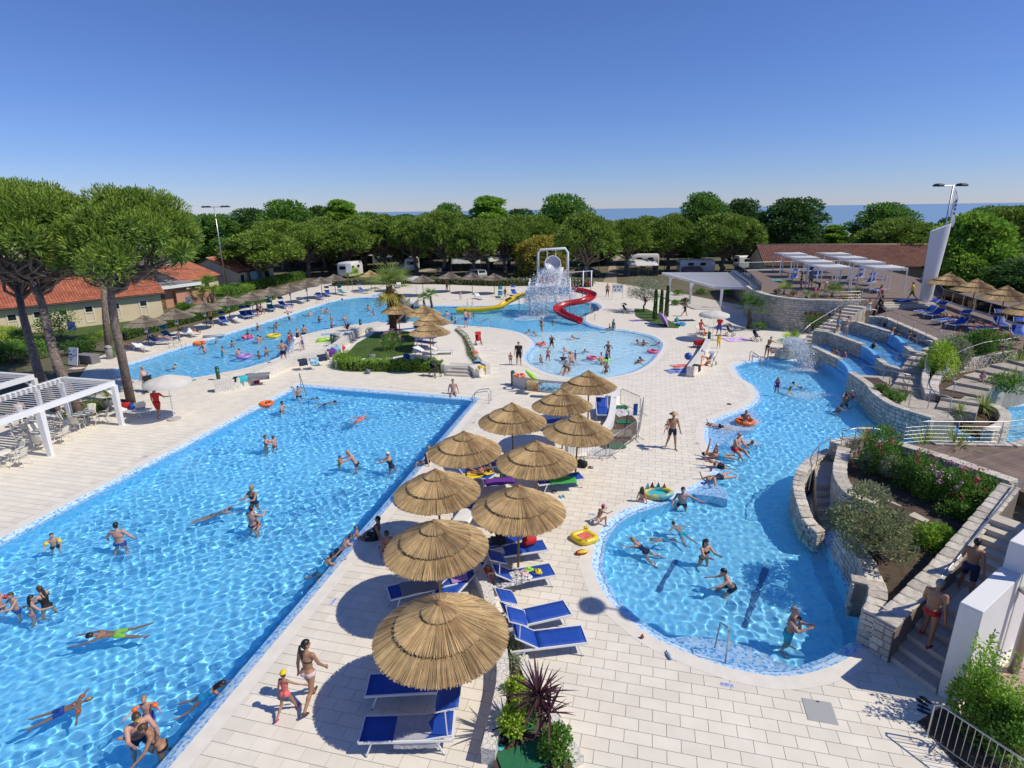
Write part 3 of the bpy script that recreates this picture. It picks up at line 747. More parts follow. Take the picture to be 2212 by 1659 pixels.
par=[((949,1305),'large golden thatched parasol nearest the camera, over two blue loungers'),((944,1128),'golden thatched parasol second from the camera along the main pool edge'),((945,1014),'golden thatched parasol third from the camera along the main pool edge'),((1004,931),'golden thatched parasol over the woman reclining on a yellow towel'),((1106,876),'golden thatched parasol farthest along the main pool edge'),((1216,844),'golden thatched parasol next to last, near the towel-hung low wall'),((1273,805),'golden thatched parasol farthest back, in front of the children pool'),((1245,896),'golden thatched parasol beside the fenced-off planting bed'),((1160,954),'golden thatched parasol over the lounger with a green towel'),((1117,1055),'golden thatched parasol over the lounger with white and red towels')]
P0=make_parasol(M_thatch,M_pole,5,1.0,1.47,par[0][1],'golden parasols beside the main pool')
P0 .location=xy(G(*par[0][0],ZA))+(0,)
for i,(p,lb)in enumerate(par[1:]):
 c=G(*p,ZA);q=dup(P0,(c.x,c.y,0),rnd.uniform(0,6),lb,scale=(rnd.uniform(.96,1.03),)*2+(rnd.uniform(.96,1.03),));q.rotation_euler.x=rnd.uniform(-.03,.03);q.rotation_euler.y=rnd.uniform(-.03,.03)
ISZ=.62
for i,(p,lb)in enumerate([((927,695),'golden parasol in front on the island terrace, over the white lounger'),((932,675),'golden parasol second from the front on the island terrace'),((915,659),'golden parasol third from the front on the island terrace'),((859,653),'golden parasol half hidden behind the palm trunk on the island')]):
 c=G(*p,ZA+ISZ);dup(P0,(c.x,c.y,ISZ),rnd.uniform(0,6),lb,'parasols on the island',1.0)
TZ=2.1
for i,(p,lb)in enumerate([((2050,596),'golden parasol closest to the white pylon on the wooden terrace'),((2110,609.6),'golden parasol second from the white pylon on the wooden terrace'),((2174,625.6),'golden parasol third from the white pylon on the wooden terrace'),((2236,655),'golden parasol cut by the right edge on the wooden terrace')]):
 c=G(*p,ZA+TZ);dup(P0,(c.x,c.y,TZ),rnd.uniform(0,6),lb,'parasols on the wooden terrace',1.08)
far_p=[(310,682),(377,667),(438,652),(490,640),(541,631),(582,621),(624,613),(660,605.5),(692,599),(721,593)]
P1=None
for i,p in enumerate(far_p):
 lb='weathered grey thatch parasol on the left shore, %s from the big pine'%ORD[i]
 c=G(*p,2.75)
 if P1 is None:
  P1=make_parasol(M_thatch_old,M_pole_d,31,.55,1.62,lb,'grey parasols along the left shore');P1 .location=(c.x,c.y,0);P1 .scale=(1,1,.94);
 else:dup(P1,(c.x,c.y,0),rnd.uniform(0,6),lb,scale=(1,1,.94))
c=G(799,587,2.75);dup(P0,(c.x,c.y,0),.4,'pale new thatch parasol among the grey ones on the far shore','grey parasols along the far shore')
for i,p in enumerate([(850,587),(912,595),(970,588),(1019,589.5),(1067,591)]):
 c=G(*p,2.75);dup(P1,(c.x,c.y,0),rnd.uniform(0,6),'grey thatch parasol on the far shore, %s right of the pale one'%ORD[i],'grey parasols along the far shore',(1,1,.94))
 # ================================================================== sun loungers
M_alu=mat('white_aluminium',(.80,.80,.79),.35,var=.05,scale=3)
M_blue=mat('blue_sling_fabric',(.012,.075,.42),.6,var=.18,scale=5,bump=.1,bscale=150)
M_white_sling=mat('white_sling_fabric',(.78,.78,.77),.65,var=.06,scale=6)
M_rub=mat('rubber_foot',(.03,.03,.03),.8)
def make_lounger(fab,back=0,shade=True,label='',group='',shade_up=55):
 """head at +X; bed 1.95 m long, 0.66 wide, 0.37 high"""
 root=thing('sun_lounger',label,'sun lounger',(0,0,0),0,group);W_=.33;h=.37
 hx=.28;br=math.radians(back);bl=.70
 be=Vector((hx+bl*math.cos(br),0,h+bl*math.sin(br)))
 for s in(-1,1):
  MB().beam((-1.0,s*W_,h),(.98,s*W_,h),.035,.05).build('side_rail',M_alu,root)
  for x0,x1 in((-.72,-.86),(.62,.78)):
   lg=MB().beam((x0,s*(W_-.01),h),(x1,s*(W_+.015),.02),.03,.035).build('leg',M_alu,root)
   MB().box((x1,s*(W_+.015),.015),(.05,.04,.03)).build('rubber_foot',M_rub,lg)
 for x in(-1.0,.98):
  MB().beam((x,-W_,h),(x,W_,h),.035,.05).build('end_rail',M_alu,root)
 rows=[]
 for i in range(9):
  x=-.985+(hx+.985)*i/8;rows.append([(x,y*(W_-.02),h+.012-.018*(1-y*y))for y in(-1,-.5,0,.5,1)])
 MB().sheet(rows,.006).build('seat_sling',fab,root,True)
 rows=[]
 for i in range(6):
  t=i/5;c=Vector((hx,0,h)).lerp(be,t);rows.append([(c.x,y*(W_-.02),c.z+.014-.016*(1-y*y))for y in(-1,-.5,0,.5,1)])
 bk=MB().sheet(rows,.006).build('backrest',fab,root,True)
 mb=MB()
 for s in(-1,1):mb.beam((hx,s*(W_-.01),h+.005),be+Vector((0,s*(W_-.01),0)),.028,.03)
 mb.beam(be+Vector((0,-W_,0)),be+Vector((0,W_,0)),.028,.03);mb.build('backrest_frame',M_alu,bk)
 if shade:
  a=math.radians(shade_up);p0=be+Vector((-.10,0,.03));d=Vector((math.cos(a),0,math.sin(a)))
  arm=Vector((-.02,0,.36 if back>25 else.62));c0=p0+arm;ns=Vector((-math.sin(a),0,math.cos(a)))
  rows=[[tuple(c0+d*t+Vector((0,y*.30,0))+ns*(.02*(1-y*y)))for y in(-1,-.5,0,.5,1)]for t in(-.22,-.1,.05,.2,.30)]
  sh=MB().sheet(rows,.006).build('sunshade',fab,root,True)
  mb=MB()
  for s in(-1,1):mb.beam(p0+Vector((0,s*.31,-.02)),c0+Vector((0,s*.31,0)),.02,.025);mb.beam(c0-d*.22+Vector((0,s*.305,0)),c0+d*.30+Vector((0,s*.305,0)),.02,.02)
  mb.beam(c0+d*.30+Vector((0,-.31,0)),c0+d*.30+Vector((0,.31,0)),.02,.02);mb.beam(c0-d*.22+Vector((0,-.31,0)),c0-d*.22+Vector((0,.31,0)),.02,.02)
  mb.build('sunshade_frame',M_alu,sh)
 return root
LGP={}
def lounger(foot,head,label,kind='flat',z=0.0,group='blue loungers on the deck',scale=1.0):
 """foot, head: Vectors on the bed level (z+.37)"""
 d=(head-foot);rz=math.atan2(d.y,d.x);c=(foot+head)/2
 args={'flat':(M_blue,4,True,20),'up':(M_blue,34,True,24),'plain':(M_blue,0,False,0),'back':(M_blue,42,False,0),'shade_up':(M_blue,10,True,14),'white':(M_white_sling,26,False,0),'teal':(mat('teal_sling',(.02,.22,.30),.65,var=.15),30,True,55)}[kind]
 if kind not in LGP:
  LGP[kind]=make_lounger(args[0],args[1],args[2],label,group,args[3]);o=LGP[kind];o.location=(c.x,c.y,z);o.rotation_euler=(0,0,rz)
 else:o=dup(LGP[kind],(c.x,c.y,z),rz,label,group)
 o.scale=(scale,)*3
 return o
def LQ(fr,a,b,label,kind='flat',z=0.0,**k):
 return lounger(Q(fr,*a,z+.37),Q(fr,*b,z+.37),label,kind,z,**k)
def cloth_on(mesh_rows,name,label,cat,m,thick=.012,group=None):
 o=MB().sheet(mesh_rows,thick).build(name,m,None,True);return tag(o,label,cat,group)
def drape(c,rz,L,W,z,name,label,cat,m,seed=0,side=0.0,amp=.012,n=14):
 """a towel lying at height z with wrinkles; side: metres hanging over both long sides"""
 r=np.random.default_rng(seed);ph=r.uniform(0,6,4);rows=[]
 cs,sn=math.cos(rz),math.sin(rz)
 for i in range(n):
  row=[]
  for j in range(n):
   a=(i/(n-1)-.5)*L;b=(j/(n-1)-.5)*(W+2*side);zz=z+amp*(1+math.sin(a*9+ph[0]+2*math.sin(b*5+ph[1])))*.6+amp*.4*math.sin(b*14+ph[2])
   bb=b
   if abs(b)>W/2:zz-=(abs(b)-W/2)*.95;bb=math.copysign(W/2+(abs(b)-W/2)*.15,b)
   jit=r.normal(0,.006,2);row.append((c[0]+(a+jit[0])*cs-(bb+jit[1])*sn,c[1]+(a+jit[0])*sn+(bb+jit[1])*cs,zz))
  rows.append(row)
 return cloth_on(rows,name,label,cat,m)
L1=LQ('j',(1035,1345),(1590,1330),'blue lounger with a grey towel, at the bottom edge beside the parasol shadow','shade_up')
LQ('j',(1095,985),(1560,960),'blue lounger mostly hidden under the nearest thatched parasol','plain')
LQ('k',(675,585),(205,640),'empty blue lounger with raised sunshade, nearer of two side by side','up')
LQ('k',(545,375),(120,470),'empty blue lounger with raised sunshade, farther of two side by side','up')
LQ('k',(420,65),(50,130),'blue lounger holding a printed towel, white cap and goggles','up')
LQ('g',(700,1085),(380,1130),'blue lounger with a green and white towel under a parasol','plain')
LQ('f',(1260,2000)if 0 else(2190,1300),(1700,1330),'blue lounger with a lettered white towel between two parasols','plain')
LQ('f',(1960,1085),(1700,1020),'blue lounger with a yellow towel and a reclining woman','back')
LQ('f',(2180,960),(1960,990),'blue lounger in the shade between the parasols, beside a green bollard','flat')
LQ('g',(520,640),(420,650),'dark blue lounger half hidden between two parasols','plain')
LQ('g',(900,610),(880,480),'blue lounger with a straw hat behind the farthest parasols','up')
LQ('f',(1960,1560)if 0 else(2100,1600),(1960,1640),'blue lounger in deep shade near a seated person in black','plain')
LQ('j',(1290,215),(1560,150),'blue lounger with a grey towel under the second parasol','plain')
LQ('j',(1680,175),(1790,60),'blue lounger end with a folded lilac towel beside the low wall','plain')
LQ('k',(60,-90),(330,-130),'blue lounger with red and blue bags beside the parasol pole','plain')
# ================================================================== plants
def leaf_mesh(name,C,D,ln,wd,m,up=.5,seed=0,fold=.0):
 """C centres, D directions (n,3); one diamond leaf each"""
 r=np.random.default_rng(seed);n=len(C);D=D/(np.linalg.norm(D,axis=1,keepdims=True)+1e-9)
 ln=np.broadcast_to(np.asarray(ln,float),(n,))[:,None]*r.uniform(.7,1.25,(n,1));wd=np.broadcast_to(np.asarray(wd,float),(n,))[:,None]*r.uniform(.75,1.2,(n,1))
 ref=r.normal(0,1,(n,3));ref[:,2]+=up;S_=np.cross(D,ref);S_/=np.linalg.norm(S_,axis=1,keepdims=True)+1e-9
 V=np.stack([C,C+D*ln*.45+S_*wd,C+D*ln,C+D*ln*.45-S_*wd],1).reshape(-1,3)
 return np_mesh(name,V,np.arange(4*n).reshape(-1,4),m)
def rand_dirs(r,n,up=0.0):
 d=r.normal(0,1,(n,3));d[:,2]+=up;return d/np.linalg.norm(d,axis=1,keepdims=True)
def leafmat(name,c,c2,rough=.5,tr=.33):k=2.0;return mat(name,tuple(x*k for x in c),rough,scale=1.3,col2=tuple(x*k for x in c2),island=.30,trans=tr,spec=.2)
M_leaf={'mid':leafmat('leaf_mid',(.10,.19,.032),(.065,.13,.024)),'dark':leafmat('leaf_dark',(.052,.105,.026),(.033,.072,.018)),'light':leafmat('leaf_light',(.17,.27,.035),(.11,.19,.028)),'olive':leafmat('leaf_olive',(.165,.18,.085),(.11,.13,.06)),'grey':leafmat('leaf_grey',(.19,.21,.13),(.13,.15,.09)),'lime':leafmat('leaf_lime',(.26,.34,.04),(.16,.24,.03)),'pine':leafmat('needle_pine',(.15,.205,.032),(.088,.14,.022),.6,.2),'pine_inner':leafmat('needle_inner_shade',(.07,.12,.024),(.042,.08,.016),.6,.15),'gold':leafmat('leaf_gold',(.27,.225,.04),(.18,.17,.03)),'purple':leafmat('leaf_purple',(.07,.028,.04),(.045,.018,.026),.4),'yucca':leafmat('leaf_yucca',(.19,.23,.06),(.12,.165,.04),.45)}
M_flower={'pink':mat('flower_pink',(.62,.28,.42),.6,island=.2),'red':mat('flower_crimson',(.55,.02,.10),.6,island=.25)}
M_bark=mat('bark',(.13,.095,.07),.95,scale=9,col2=(.07,.05,.038),bump=.9,bscale=16)
M_barkp=mat('bark_pine',(.27,.21,.17),.95,scale=7,col2=(.13,.095,.075),bump=1.0,bscale=14)
M_soil=mat('planting_soil',(.115,.08,.055),.98,scale=3,col2=(.07,.05,.035),bump=.7,bscale=12)
M_lawn=mat('lawn',(.07,.125,.018),.9,scale=1.2,col2=(.05,.09,.015),bump=.6,bscale=40)
def bush_mesh(name,rx,ry,rz,n,ln,wd,m,seed,lumps=7,gap=.25):
 r=np.random.default_rng(seed);L=rand_dirs(r,lumps,.4)*np.array([rx,ry,rz])*.55;L[:,2]=np.abs(L[:,2])+rz*.35;R=np.array([rx,ry,rz])*r.uniform(.38,.62,(lumps,1))
 k=r.integers(0,lumps,n);d=rand_dirs(r,n,.2);sh=r.uniform(.6,1.03,(n,1));C=L[k]+d*R[k]*sh
 C[:,2]=np.maximum(C[:,2],.02+r.uniform(0,.1,n))
 D=d+rand_dirs(r,n,.6)*.9
 return leaf_mesh(name,C,D,ln,wd,m,.8,seed)
def shrub(name,label,loc,rx,rz,kind='mid',n=900,ln=.09,wd=.028,seed=1,ry=None,flowers=None,nf=10,group=None,cat='shrub',rzrot=0.0):
 root=thing(name,label,cat,loc,rzrot,group);ry=ry or rx
 link('foliage',bush_mesh('foliage',rx,ry,rz,n,ln,wd,M_leaf[kind],seed),root)
 mb=MB();r=random.Random(seed)
 for i in range(5):a=r.uniform(0,6.28);mb.tube([(0.04*math.cos(a),.04*math.sin(a),-.05),(rx*.25*math.cos(a),ry*.25*math.sin(a),rz*.5),(rx*.5*math.cos(a),ry*.5*math.sin(a),rz*1.0)],[.022,.016,.006],5)
 mb.build('stems',M_bark,root)['kind']='stuff'
 if flowers:
  rr=np.random.default_rng(seed+5);C=[];D=[]
  for i in range(nf):
   d=rand_dirs(rr,1,.9)[0];c=d*np.array([rx,ry,rz])*1.0+np.array([0,0,rz*.42]);q=16
   C.append(c+rr.normal(0,.055,(q,3)));D.append(rand_dirs(rr,q,.5))
  o=link('blossoms',leaf_mesh('blossoms',np.concatenate(C),np.concatenate(D),.06,.028,M_flower[flowers],.5,seed),root);o['kind']='stuff'
 return root
def blades(name,n,ln,wd,m,seed,droop=.5,base=.05,upmin=.1,upmax=1.4,seg=5,z0=0.0):
 """sword leaves from a crown point, each bent; returns mesh"""
 r=np.random.default_rng(seed);V=[];F=[]
 for i in range(n):
  a=r.uniform(0,2*PI);e=upmin+(upmax-upmin)*r.random();L=ln*r.uniform(.7,1.15);w0=wd*r.uniform(.8,1.2)
  p=np.array([base*math.cos(a),base*math.sin(a),z0]);d=np.array([math.cos(a)*math.cos(e),math.sin(a)*math.cos(e),math.sin(e)]);sd=np.array([-math.sin(a),math.cos(a),0])
  o=len(V);dr=droop*r.uniform(.5,1.3)
  for k in range(seg+1):
   t=k/seg;w_=w0*(1-t)**.6*(.55+1.2*t if t<.4 else 1.03);fold=np.array([0,0,w_*.35])
   V+=[p-sd*w_+fold,p,p+sd*w_+fold]
   d=d+np.array([0,0,-dr/seg*(1-.5*abs(d[2]))]);d/=np.linalg.norm(d);p=p+d*L/seg
  for k in range(seg):
   q=o+3*k;F+=[(q,q+1,q+4,q+3),(q+1,q+2,q+5,q+4)]
 return np_mesh(name,np.array(V),F,m)
def yucca(label,loc,n=60,ln=.75,wd=.022,kind='yucca',trunk=.25,seed=1,droop=.5,group=None,heads=1,name='yucca',scale=None):
 root=thing(name,label,'plant',loc,0,group,scale);r=random.Random(seed)
 for h in range(heads):
  a=r.uniform(0,6.28);off=(0.13*math.cos(a)*(heads>1),.13*math.sin(a)*(heads>1));tz=trunk*(1-.3*h)
  if trunk>0:
   MB().tube([(0,0,-.05),(off[0]*.5,off[1]*.5,tz*.5),(off[0],off[1],tz)],[.045,.04,.035],7).build('stem',M_bark,root)
  o=link('leaf_rosette',blades('leaf_rosette',n,ln,wd,M_leaf[kind],seed+h,droop,.03,-.1 if trunk>.2 else.15,1.45,5,tz),root);o.location=(off[0],off[1],0)
 return root
def fan_palm(label,loc,trunk=1.2,tr=.13,nf=16,fl=.9,seed=3,skirt=0,kind='light',group=None,name='fan_palm',tex=None):
 root=thing(name,label,'palm',loc,0,group);r=np.random.default_rng(seed)
 mb=MB();k=9;mb.tube([(.05*math.sin(i*.6),.04*math.cos(i*.5),trunk*i/k-.05)for i in range(k+1)],[tr*(1.25-.35*i/k)*(1+.08*(i%2))for i in range(k+1)],10);mb.build('trunk',tex or M_bark,root)
 if tex:
  mb=MB();rr=random.Random(seed)
  for i in range(150):
   a=rr.uniform(0,6.28);z=trunk*rr.random()**.8;q=tr*(1.2-.3*z/trunk);mb.beam((q*.8*math.cos(a),q*.8*math.sin(a),z),((q+.13)*math.cos(a),(q+.13)*math.sin(a),z+.16),.07,.03)
  mb.build('leaf_bases',tex,root)['kind']='stuff'
 for i in range(nf+skirt):
  a=r.uniform(0,2*PI)if i>=nf else 2*PI*i/nf*2.4;e=r.uniform(-.1,1.25)if i<nf else r.uniform(-1.1,-.6)
  pl=fl*r.uniform(.55,.8);d=np.array([math.cos(a)*math.cos(e),math.sin(a)*math.cos(e),math.sin(e)])
  base=np.array([0,0,trunk]);tip=base+d*pl;mb=MB();mid=base+d*pl*.5+np.array([0,0,.06])
  mb.tube([base,mid,tip],[.014,.011,.008],5);st=mb.build('leaf_stalk',M_leaf[kind],root)
  sd=np.array([-math.sin(a),math.cos(a),0]);u=np.cross(d,sd);V=[];F=[];nb=15
  for b in range(nb):
   t=(b/(nb-1)-.5)*3.6;q=d*math.cos(t)+sd*math.sin(t);L=fl*(.62+.25*math.cos(t))*r.uniform(.9,1.08);o=len(V);pz=tip.copy();qq=q.copy()
   s2=np.cross(q,u);dd=.35+(.9 if i>=nf else.35)*r.random()
   for k2 in range(4):
    w_=.022*fl/.9*(1-(k2/3)**1.5)*1.15+.001;V+=[pz-s2*w_,pz+s2*w_];pz=pz+qq*L/3;qq=qq+np.array([0,0,-dd/3]);qq/=np.linalg.norm(qq)
   for k2 in range(3):F.append((o+2*k2,o+2*k2+1,o+2*k2+3,o+2*k2+2))
  link('leaf_fan',np_mesh('leaf_fan',np.array(V),F,M_leaf[kind if i<nf else 'gold']),st)
 return root
 # ================================================================== masonry
M_stone=mat('wall_stone',(.68,.61,.50),.9,scale=5,col2=(.47,.43,.37),obj_rand=.22,island=.14,bump=.5,bscale=22)
M_mortar=mat('wall_mortar',(.36,.32,.27),.95,var=.25,scale=6)
def stone_variants(n=7):
 out=[]
 for k in range(n):
  r=random.Random(k);mb=MB();c=.5;i_=.5-r.uniform(.06,.10);j=lambda:r.uniform(-.035,.035)
  base=[(-c,0,-c),(c,0,-c),(c,0,c),(-c,0,c)];edge=[(-c+abs(j()),-.72,-c+abs(j())),(c-abs(j()),-.72,-c+abs(j())),(c-abs(j()),-.72,c-abs(j())),(-c+abs(j()),-.72,c-abs(j()))]
  top=[(-i_+j(),-1+j()*3,-i_+j()),(i_+j(),-1+j()*3,-i_+j()),(i_+j(),-1+j()*3,i_+j()),(-i_+j(),-1+j()*3,i_+j())]
  F=[(a,(a+1)%4,4+(a+1)%4,4+a)for a in range(4)]+[(4+a,4+(a+1)%4,8+(a+1)%4,8+a)for a in range(4)]+[(8,9,10,11)]
  mb.add(base+edge+top,F);out.append(mb.mesh('stone',M_stone))
 return out
STONES=stone_variants()
CAPS_=[]
for k in range(4):
 mb=MB();r=random.Random(k+40);mb.box((0,0,0),(1,1,1),bev=.07)
 mb.v=[(x+r.uniform(-.025,.025),y+r.uniform(-.03,.03),z+r.uniform(-.05,.05))for x,y,z in mb.v];CAPS_.append(mb.mesh('cap_stone',M_stone))
def stone_wall(name,label,path,thick=.36,outer=-1,faces=(1,),cap=True,sh=(.13,.22),sl=(.18,.44),maxobj=260,seed=1,core=True,capover=.04):
 """path: (x, y, z_bottom, z_top) along the outer face; outer=-1: the open side lies right of the walking direction.
    faces: 1 outer face, 2 inner face"""
 r=random.Random(seed);A=np.array(path,float);d=np.r_[0,np.cumsum(np.hypot(*np.diff(A[:,:2],axis=0).T))];L=d[-1]
 at=lambda s,c:float(np.interp(s,d,A[:,c]))
 def frame(s):
  a,b=max(0,s-.08),min(L,s+.08);t=Vector((at(b,0)-at(a,0),at(b,1)-at(a,1))).normalized();n=Vector((t.y,-t.x))*(-outer);return Vector((at(s,0),at(s,1))),t,n
 root=thing(name,label,'wall',(A[0,0],A[0,1],A[0,2]));o0=Vector(root.location)
 ns=max(2,int(L/.3));sm=[L*i/ns for i in range(ns+1)]
 if core:
  mb=MB();P1,P2,zb,zt=[],[],[],[]
  for s in sm:
   p,t,n=frame(s);P1 .append(p-n*.03-Vector(o0[:2]));P2 .append(p-n*(thick-.03)-Vector(o0[:2]));zb.append(at(s,2)-o0 .z);zt.append(at(s,3)-.03-o0 .z)
  k=len(sm);V=[(p.x,p.y,z)for p,z in zip(P1,zb)]+[(p.x,p.y,z)for p,z in zip(P1,zt)]+[(p.x,p.y,z)for p,z in zip(P2,zt)]+[(p.x,p.y,z)for p,z in zip(P2,zb)]
  F=[(l*k+i,l*k+i+1,(l+1)*k+i+1,(l+1)*k+i)for l in range(3)for i in range(k-1)]+[(0,k,2*k,3*k),(k-1,4*k-1,3*k-1,2*k-1)]
  mb.add(V,F);mb.build('mortar_core',M_mortar,root)
 items=[]
 zmin,zmax=A[:,2].min(),A[:,3].max()
 for fc in faces:
  z=zmin
  while z<zmax-.04:
   hgt=r.uniform(*sh);s=-r.uniform(0,.2)
   while s<L:
    ln=r.uniform(*sl);s0,s1=max(s,0),min(s+ln,L);s+=ln
    if s1-s0<.07:continue
    m=(s0+s1)/2;zb,zt=at(m,2),at(m,3)-.02;z0,z1=max(z,zb),min(z+hgt,zt)
    if z1-z0<.05:continue
    p,t,n=frame(m)
    if fc==2:p=p-n*thick;n=-n
    parts=[(z0,z1)]if r.random()>.12 or z1-z0<.16 else[(z0,(z0+z1)/2),((z0+z1)/2,z1)]
    for a,b in parts:
     items.append((r.randrange(len(STONES)),p-n*.035,t if n.dot(Vector((t.y,-t.x)))>0 else-t,(a+b)/2,s1-s0-.022,.05+r.uniform(0,.022),b-a-.022,r.uniform(-.06,.06)))
   z+=hgt
 for e,sg in((0.0,-1),(L,1)):
  p,t,n=frame(e);z=at(e,2)
  while z<at(e,3)-.06:
   hg=min(r.uniform(*sh),at(e,3)-.02-z);k=r.uniform(.35,.65)
   for a,b in((0,k),(k,1)):items.append((r.randrange(len(STONES)),p-n*(thick*(a+b)/2)-t*sg*.03,n*-sg if Vector((-n.y,n.x)).dot(t)>0 else n*sg,z+hg/2,thick*(b-a)-.015,.055,hg-.02,0))
   z+=hg
 items.sort(key=lambda q:(Vector((q[1].x,q[1].y)).length))
 stV,stF=[],[]
 for k,(v,p,t,z,l,dp,h,tl)in enumerate(items):
  ang=math.atan2(t.y,t.x)
  if k<maxobj:link('stone',STONES[v],root,(p.x-o0 .x,p.y-o0 .y,z-o0 .z),(0,tl*.4,ang),(l,dp,h))
  else:
   me=STONES[v];c,s_=math.cos(ang),math.sin(ang);o=len(stV)
   for q in me.vertices:x,y,zz=q.co.x*l,q.co.y*dp,q.co.z*h;stV.append((p.x-o0 .x+x*c-y*s_,p.y-o0 .y+x*s_+y*c,z-o0 .z+zz))
   stF+=[tuple(i+o for i in f.vertices)for f in me.polygons]
 if stV:
  me=bpy.data.meshes.new('stones');me.from_pydata(stV,[],stF);me.materials.append(M_stone);tag(link('stones',me,root),kind='stuff')
 if cap:
  s=0
  while s<L-.05:
   ln=min(r.uniform(.26,.46),L-s);m=s+ln/2;p,t,n=frame(m);z=at(m,3);c=p-n*(thick/2)-Vector(o0[:2])
   z2=at(min(L,m+ln/2),3)-at(max(0,m-ln/2),3)
   link('cap_stone',CAPS_[r.randrange(4)],root,(c.x,c.y,z-o0 .z),(0,-math.atan2(z2,ln),math.atan2(t.y,t.x)),(ln-.012,thick+capover,.085));s+=ln
 return root
M_steel=mat('brushed_steel',(.52,.51,.50),.38,metal=1.0,var=.1,scale=3)
M_wood=mat('deck_wood',(.235,.165,.125),.75,scale=2.0,col2=(.165,.115,.088),obj_rand=.14,bump=.3,bscale=30)
def railing(label,pts,h=.95,cables=4,r=.022,posts=None,name='railing',curve=False,post_h=None):
 """pts: foot points (x,y,z)"""
 P=[Vector(p)for p in pts];root=thing(name,label,'railing',P[0]);o=P[0];up=Vector((0,0,h))
 if curve:
  d=catmull([(p.x,p.y)for p in P],5,False);t=np.linspace(0,len(P)-1,len(d));zs=np.interp(t,range(len(P)),[p.z for p in P]);C=[Vector((a,b,z))for(a,b),z in zip(d,zs)]
 else:C=P
 MB().tube([p-o+up for p in C],r,8).build('top_rail',M_steel,root,True)
 for p in(P if posts is None else[C[i]for i in posts]):
  MB().tube([p-o,p-o+up],r*.8,8).build('post',M_steel,root,True)
 for k in range(cables):
  MB().tube([p-o+up*((k+1)/(cables+1.2))for p in C],.0035,4).build('cable',M_steel,root)
 return root
def solid(name,poly,z0,z1,m,parent=None,kind='structure'):
 o=MB().prism([tuple(p)for p in ccw(poly)],z0,z1).build(name,m,parent)
 if kind and parent is None:o['kind']=kind
 return o
 # ================================================================== right-hand gardens, stairs and cascades
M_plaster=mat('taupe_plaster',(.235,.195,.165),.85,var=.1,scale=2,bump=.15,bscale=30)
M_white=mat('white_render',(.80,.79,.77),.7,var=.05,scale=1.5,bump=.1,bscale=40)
M_tread=mat('stair_tile',(.60,.54,.45),.7,scale=3,col2=(.53,.47,.39),obj_rand=.05)
M_chute=mat('blue_chute_coat',(.20,.53,.84),.35,scale=2,col2=(.15,.46,.78))
M_flag=mat('flagstone',(.50,.44,.36),.9,scale=4,col2=(.38,.34,.29),obj_rand=.15,bump=.4,bscale=20)
def line3(pts,fr,z):return[tuple(Q(fr,*p,z))for p in pts]
def wp(pts,zb,zt):
 n=len(pts);f=lambda z,i:z if not hasattr(z,'__len__')else z[0]+(z[1]-z[0])*i/(n-1)
 return[(p[0],p[1],f(zb,i),f(zt,i))for i,p in enumerate(pts)]
W1=[xy(Q('m',*p,.95))for p in((415,985),(470,1070),(560,1200),(640,1330),(700,1480),(735,1573))]+[xy(Q('l',*p,.95))for p in((950,130),(958,220),(950,300),(905,388))]
W1=catmull(W1,3,False)
stone_wall('garden_wall','low curved stone wall rising from the near pool, beside the big staircase',wp(W1,-.3,.95),.40,outer=-1,faces=(1,2),seed=3)
W2a=[(9.08,12.02),(11.75,13.75),(15.55,16.45)]
w2=resample(W2a,.6,False);w2t=np.interp(np.linspace(0,1,len(w2)),[0,.45,1],[1.05,1.65,2.45])
d2=Vector((W2a[2][0]-W2a[0][0],W2a[2][1]-W2a[0][1])).normalized();n2=Vector((d2 .y,-d2 .x))
g2=stone_wall('stair_wall','sloping stone-topped wall with taupe plaster beside the big staircase',[(p[0]+n2 .x*.40,p[1]+n2 .y*.40,.0,z)for p,z in zip(w2,w2t)],.46,outer=-1,faces=(2,),seed=4)
mb=MB();q0=[(p[0]+n2 .x*.415-9.08,p[1]+n2 .y*.415-12.02)for p in w2];o0=g2 .location
mb.add([(p[0]+9.08-o0 .x,p[1]+12.02-o0 .y,-.02)for p in q0]+[(p[0]+9.08-o0 .x,p[1]+12.02-o0 .y,z-.10)for p,z in zip(q0,w2t)]+[(p[0]+9.08-o0 .x-n2 .x*.06,p[1]+12.02-o0 .y-n2 .y*.06,z-.10)for p,z in zip(q0,w2t)],[(i,i+1,len(q0)+i+1,len(q0)+i)for i in range(len(q0)-1)]+[(len(q0)+i,len(q0)+i+1,2*len(q0)+i+1,2*len(q0)+i)for i in range(len(q0)-1)])
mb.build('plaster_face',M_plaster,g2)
stone_wall('garden_wall','short stone return wall at the foot of the big staircase',wp([xy(Q('l',905,390,.95)),(9.30,12.05)],-.3,1.0),.35,outer=-1,faces=(1,2),seed=5)
W3=[(13.9,21.2),(14.45,20.3),(15.3,18.7),(16.05,16.75)]
stone_wall('terrace_wall','straight stone retaining wall between the flower bed and the brown wooden deck',[(W3[0][0],W3[0][1],.6,1.55),(W3[1][0],W3[1][1],.6,2.25),(W3[2][0],W3[2][1],.6,2.3),(W3[3][0],W3[3][1],.6,2.35)],.40,outer=-1,faces=(1,),seed=6)
W5=catmull([(13.35,21.75),(12.75,20.8),(12.2,19.95),(11.75,19.1),(11.45,18.1),(11.5,17.5),(12.0,16.95)],3,False)
stone_wall('planter_wall','tall curved stone wall above the small pool staircase',wp(W5,-.6,1.5),.42,outer=-1,faces=(1,),seed=7)
W5b=[(13.35,21.75),(14.0,22.2),(15.0,22.4),(15.9,21.9)]
stone_wall('planter_wall','stone parapet behind the flower bed carrying a bent steel handrail',wp(W5b,.3,(1.6,1.45)),.36,outer=-1,faces=(1,),seed=8)
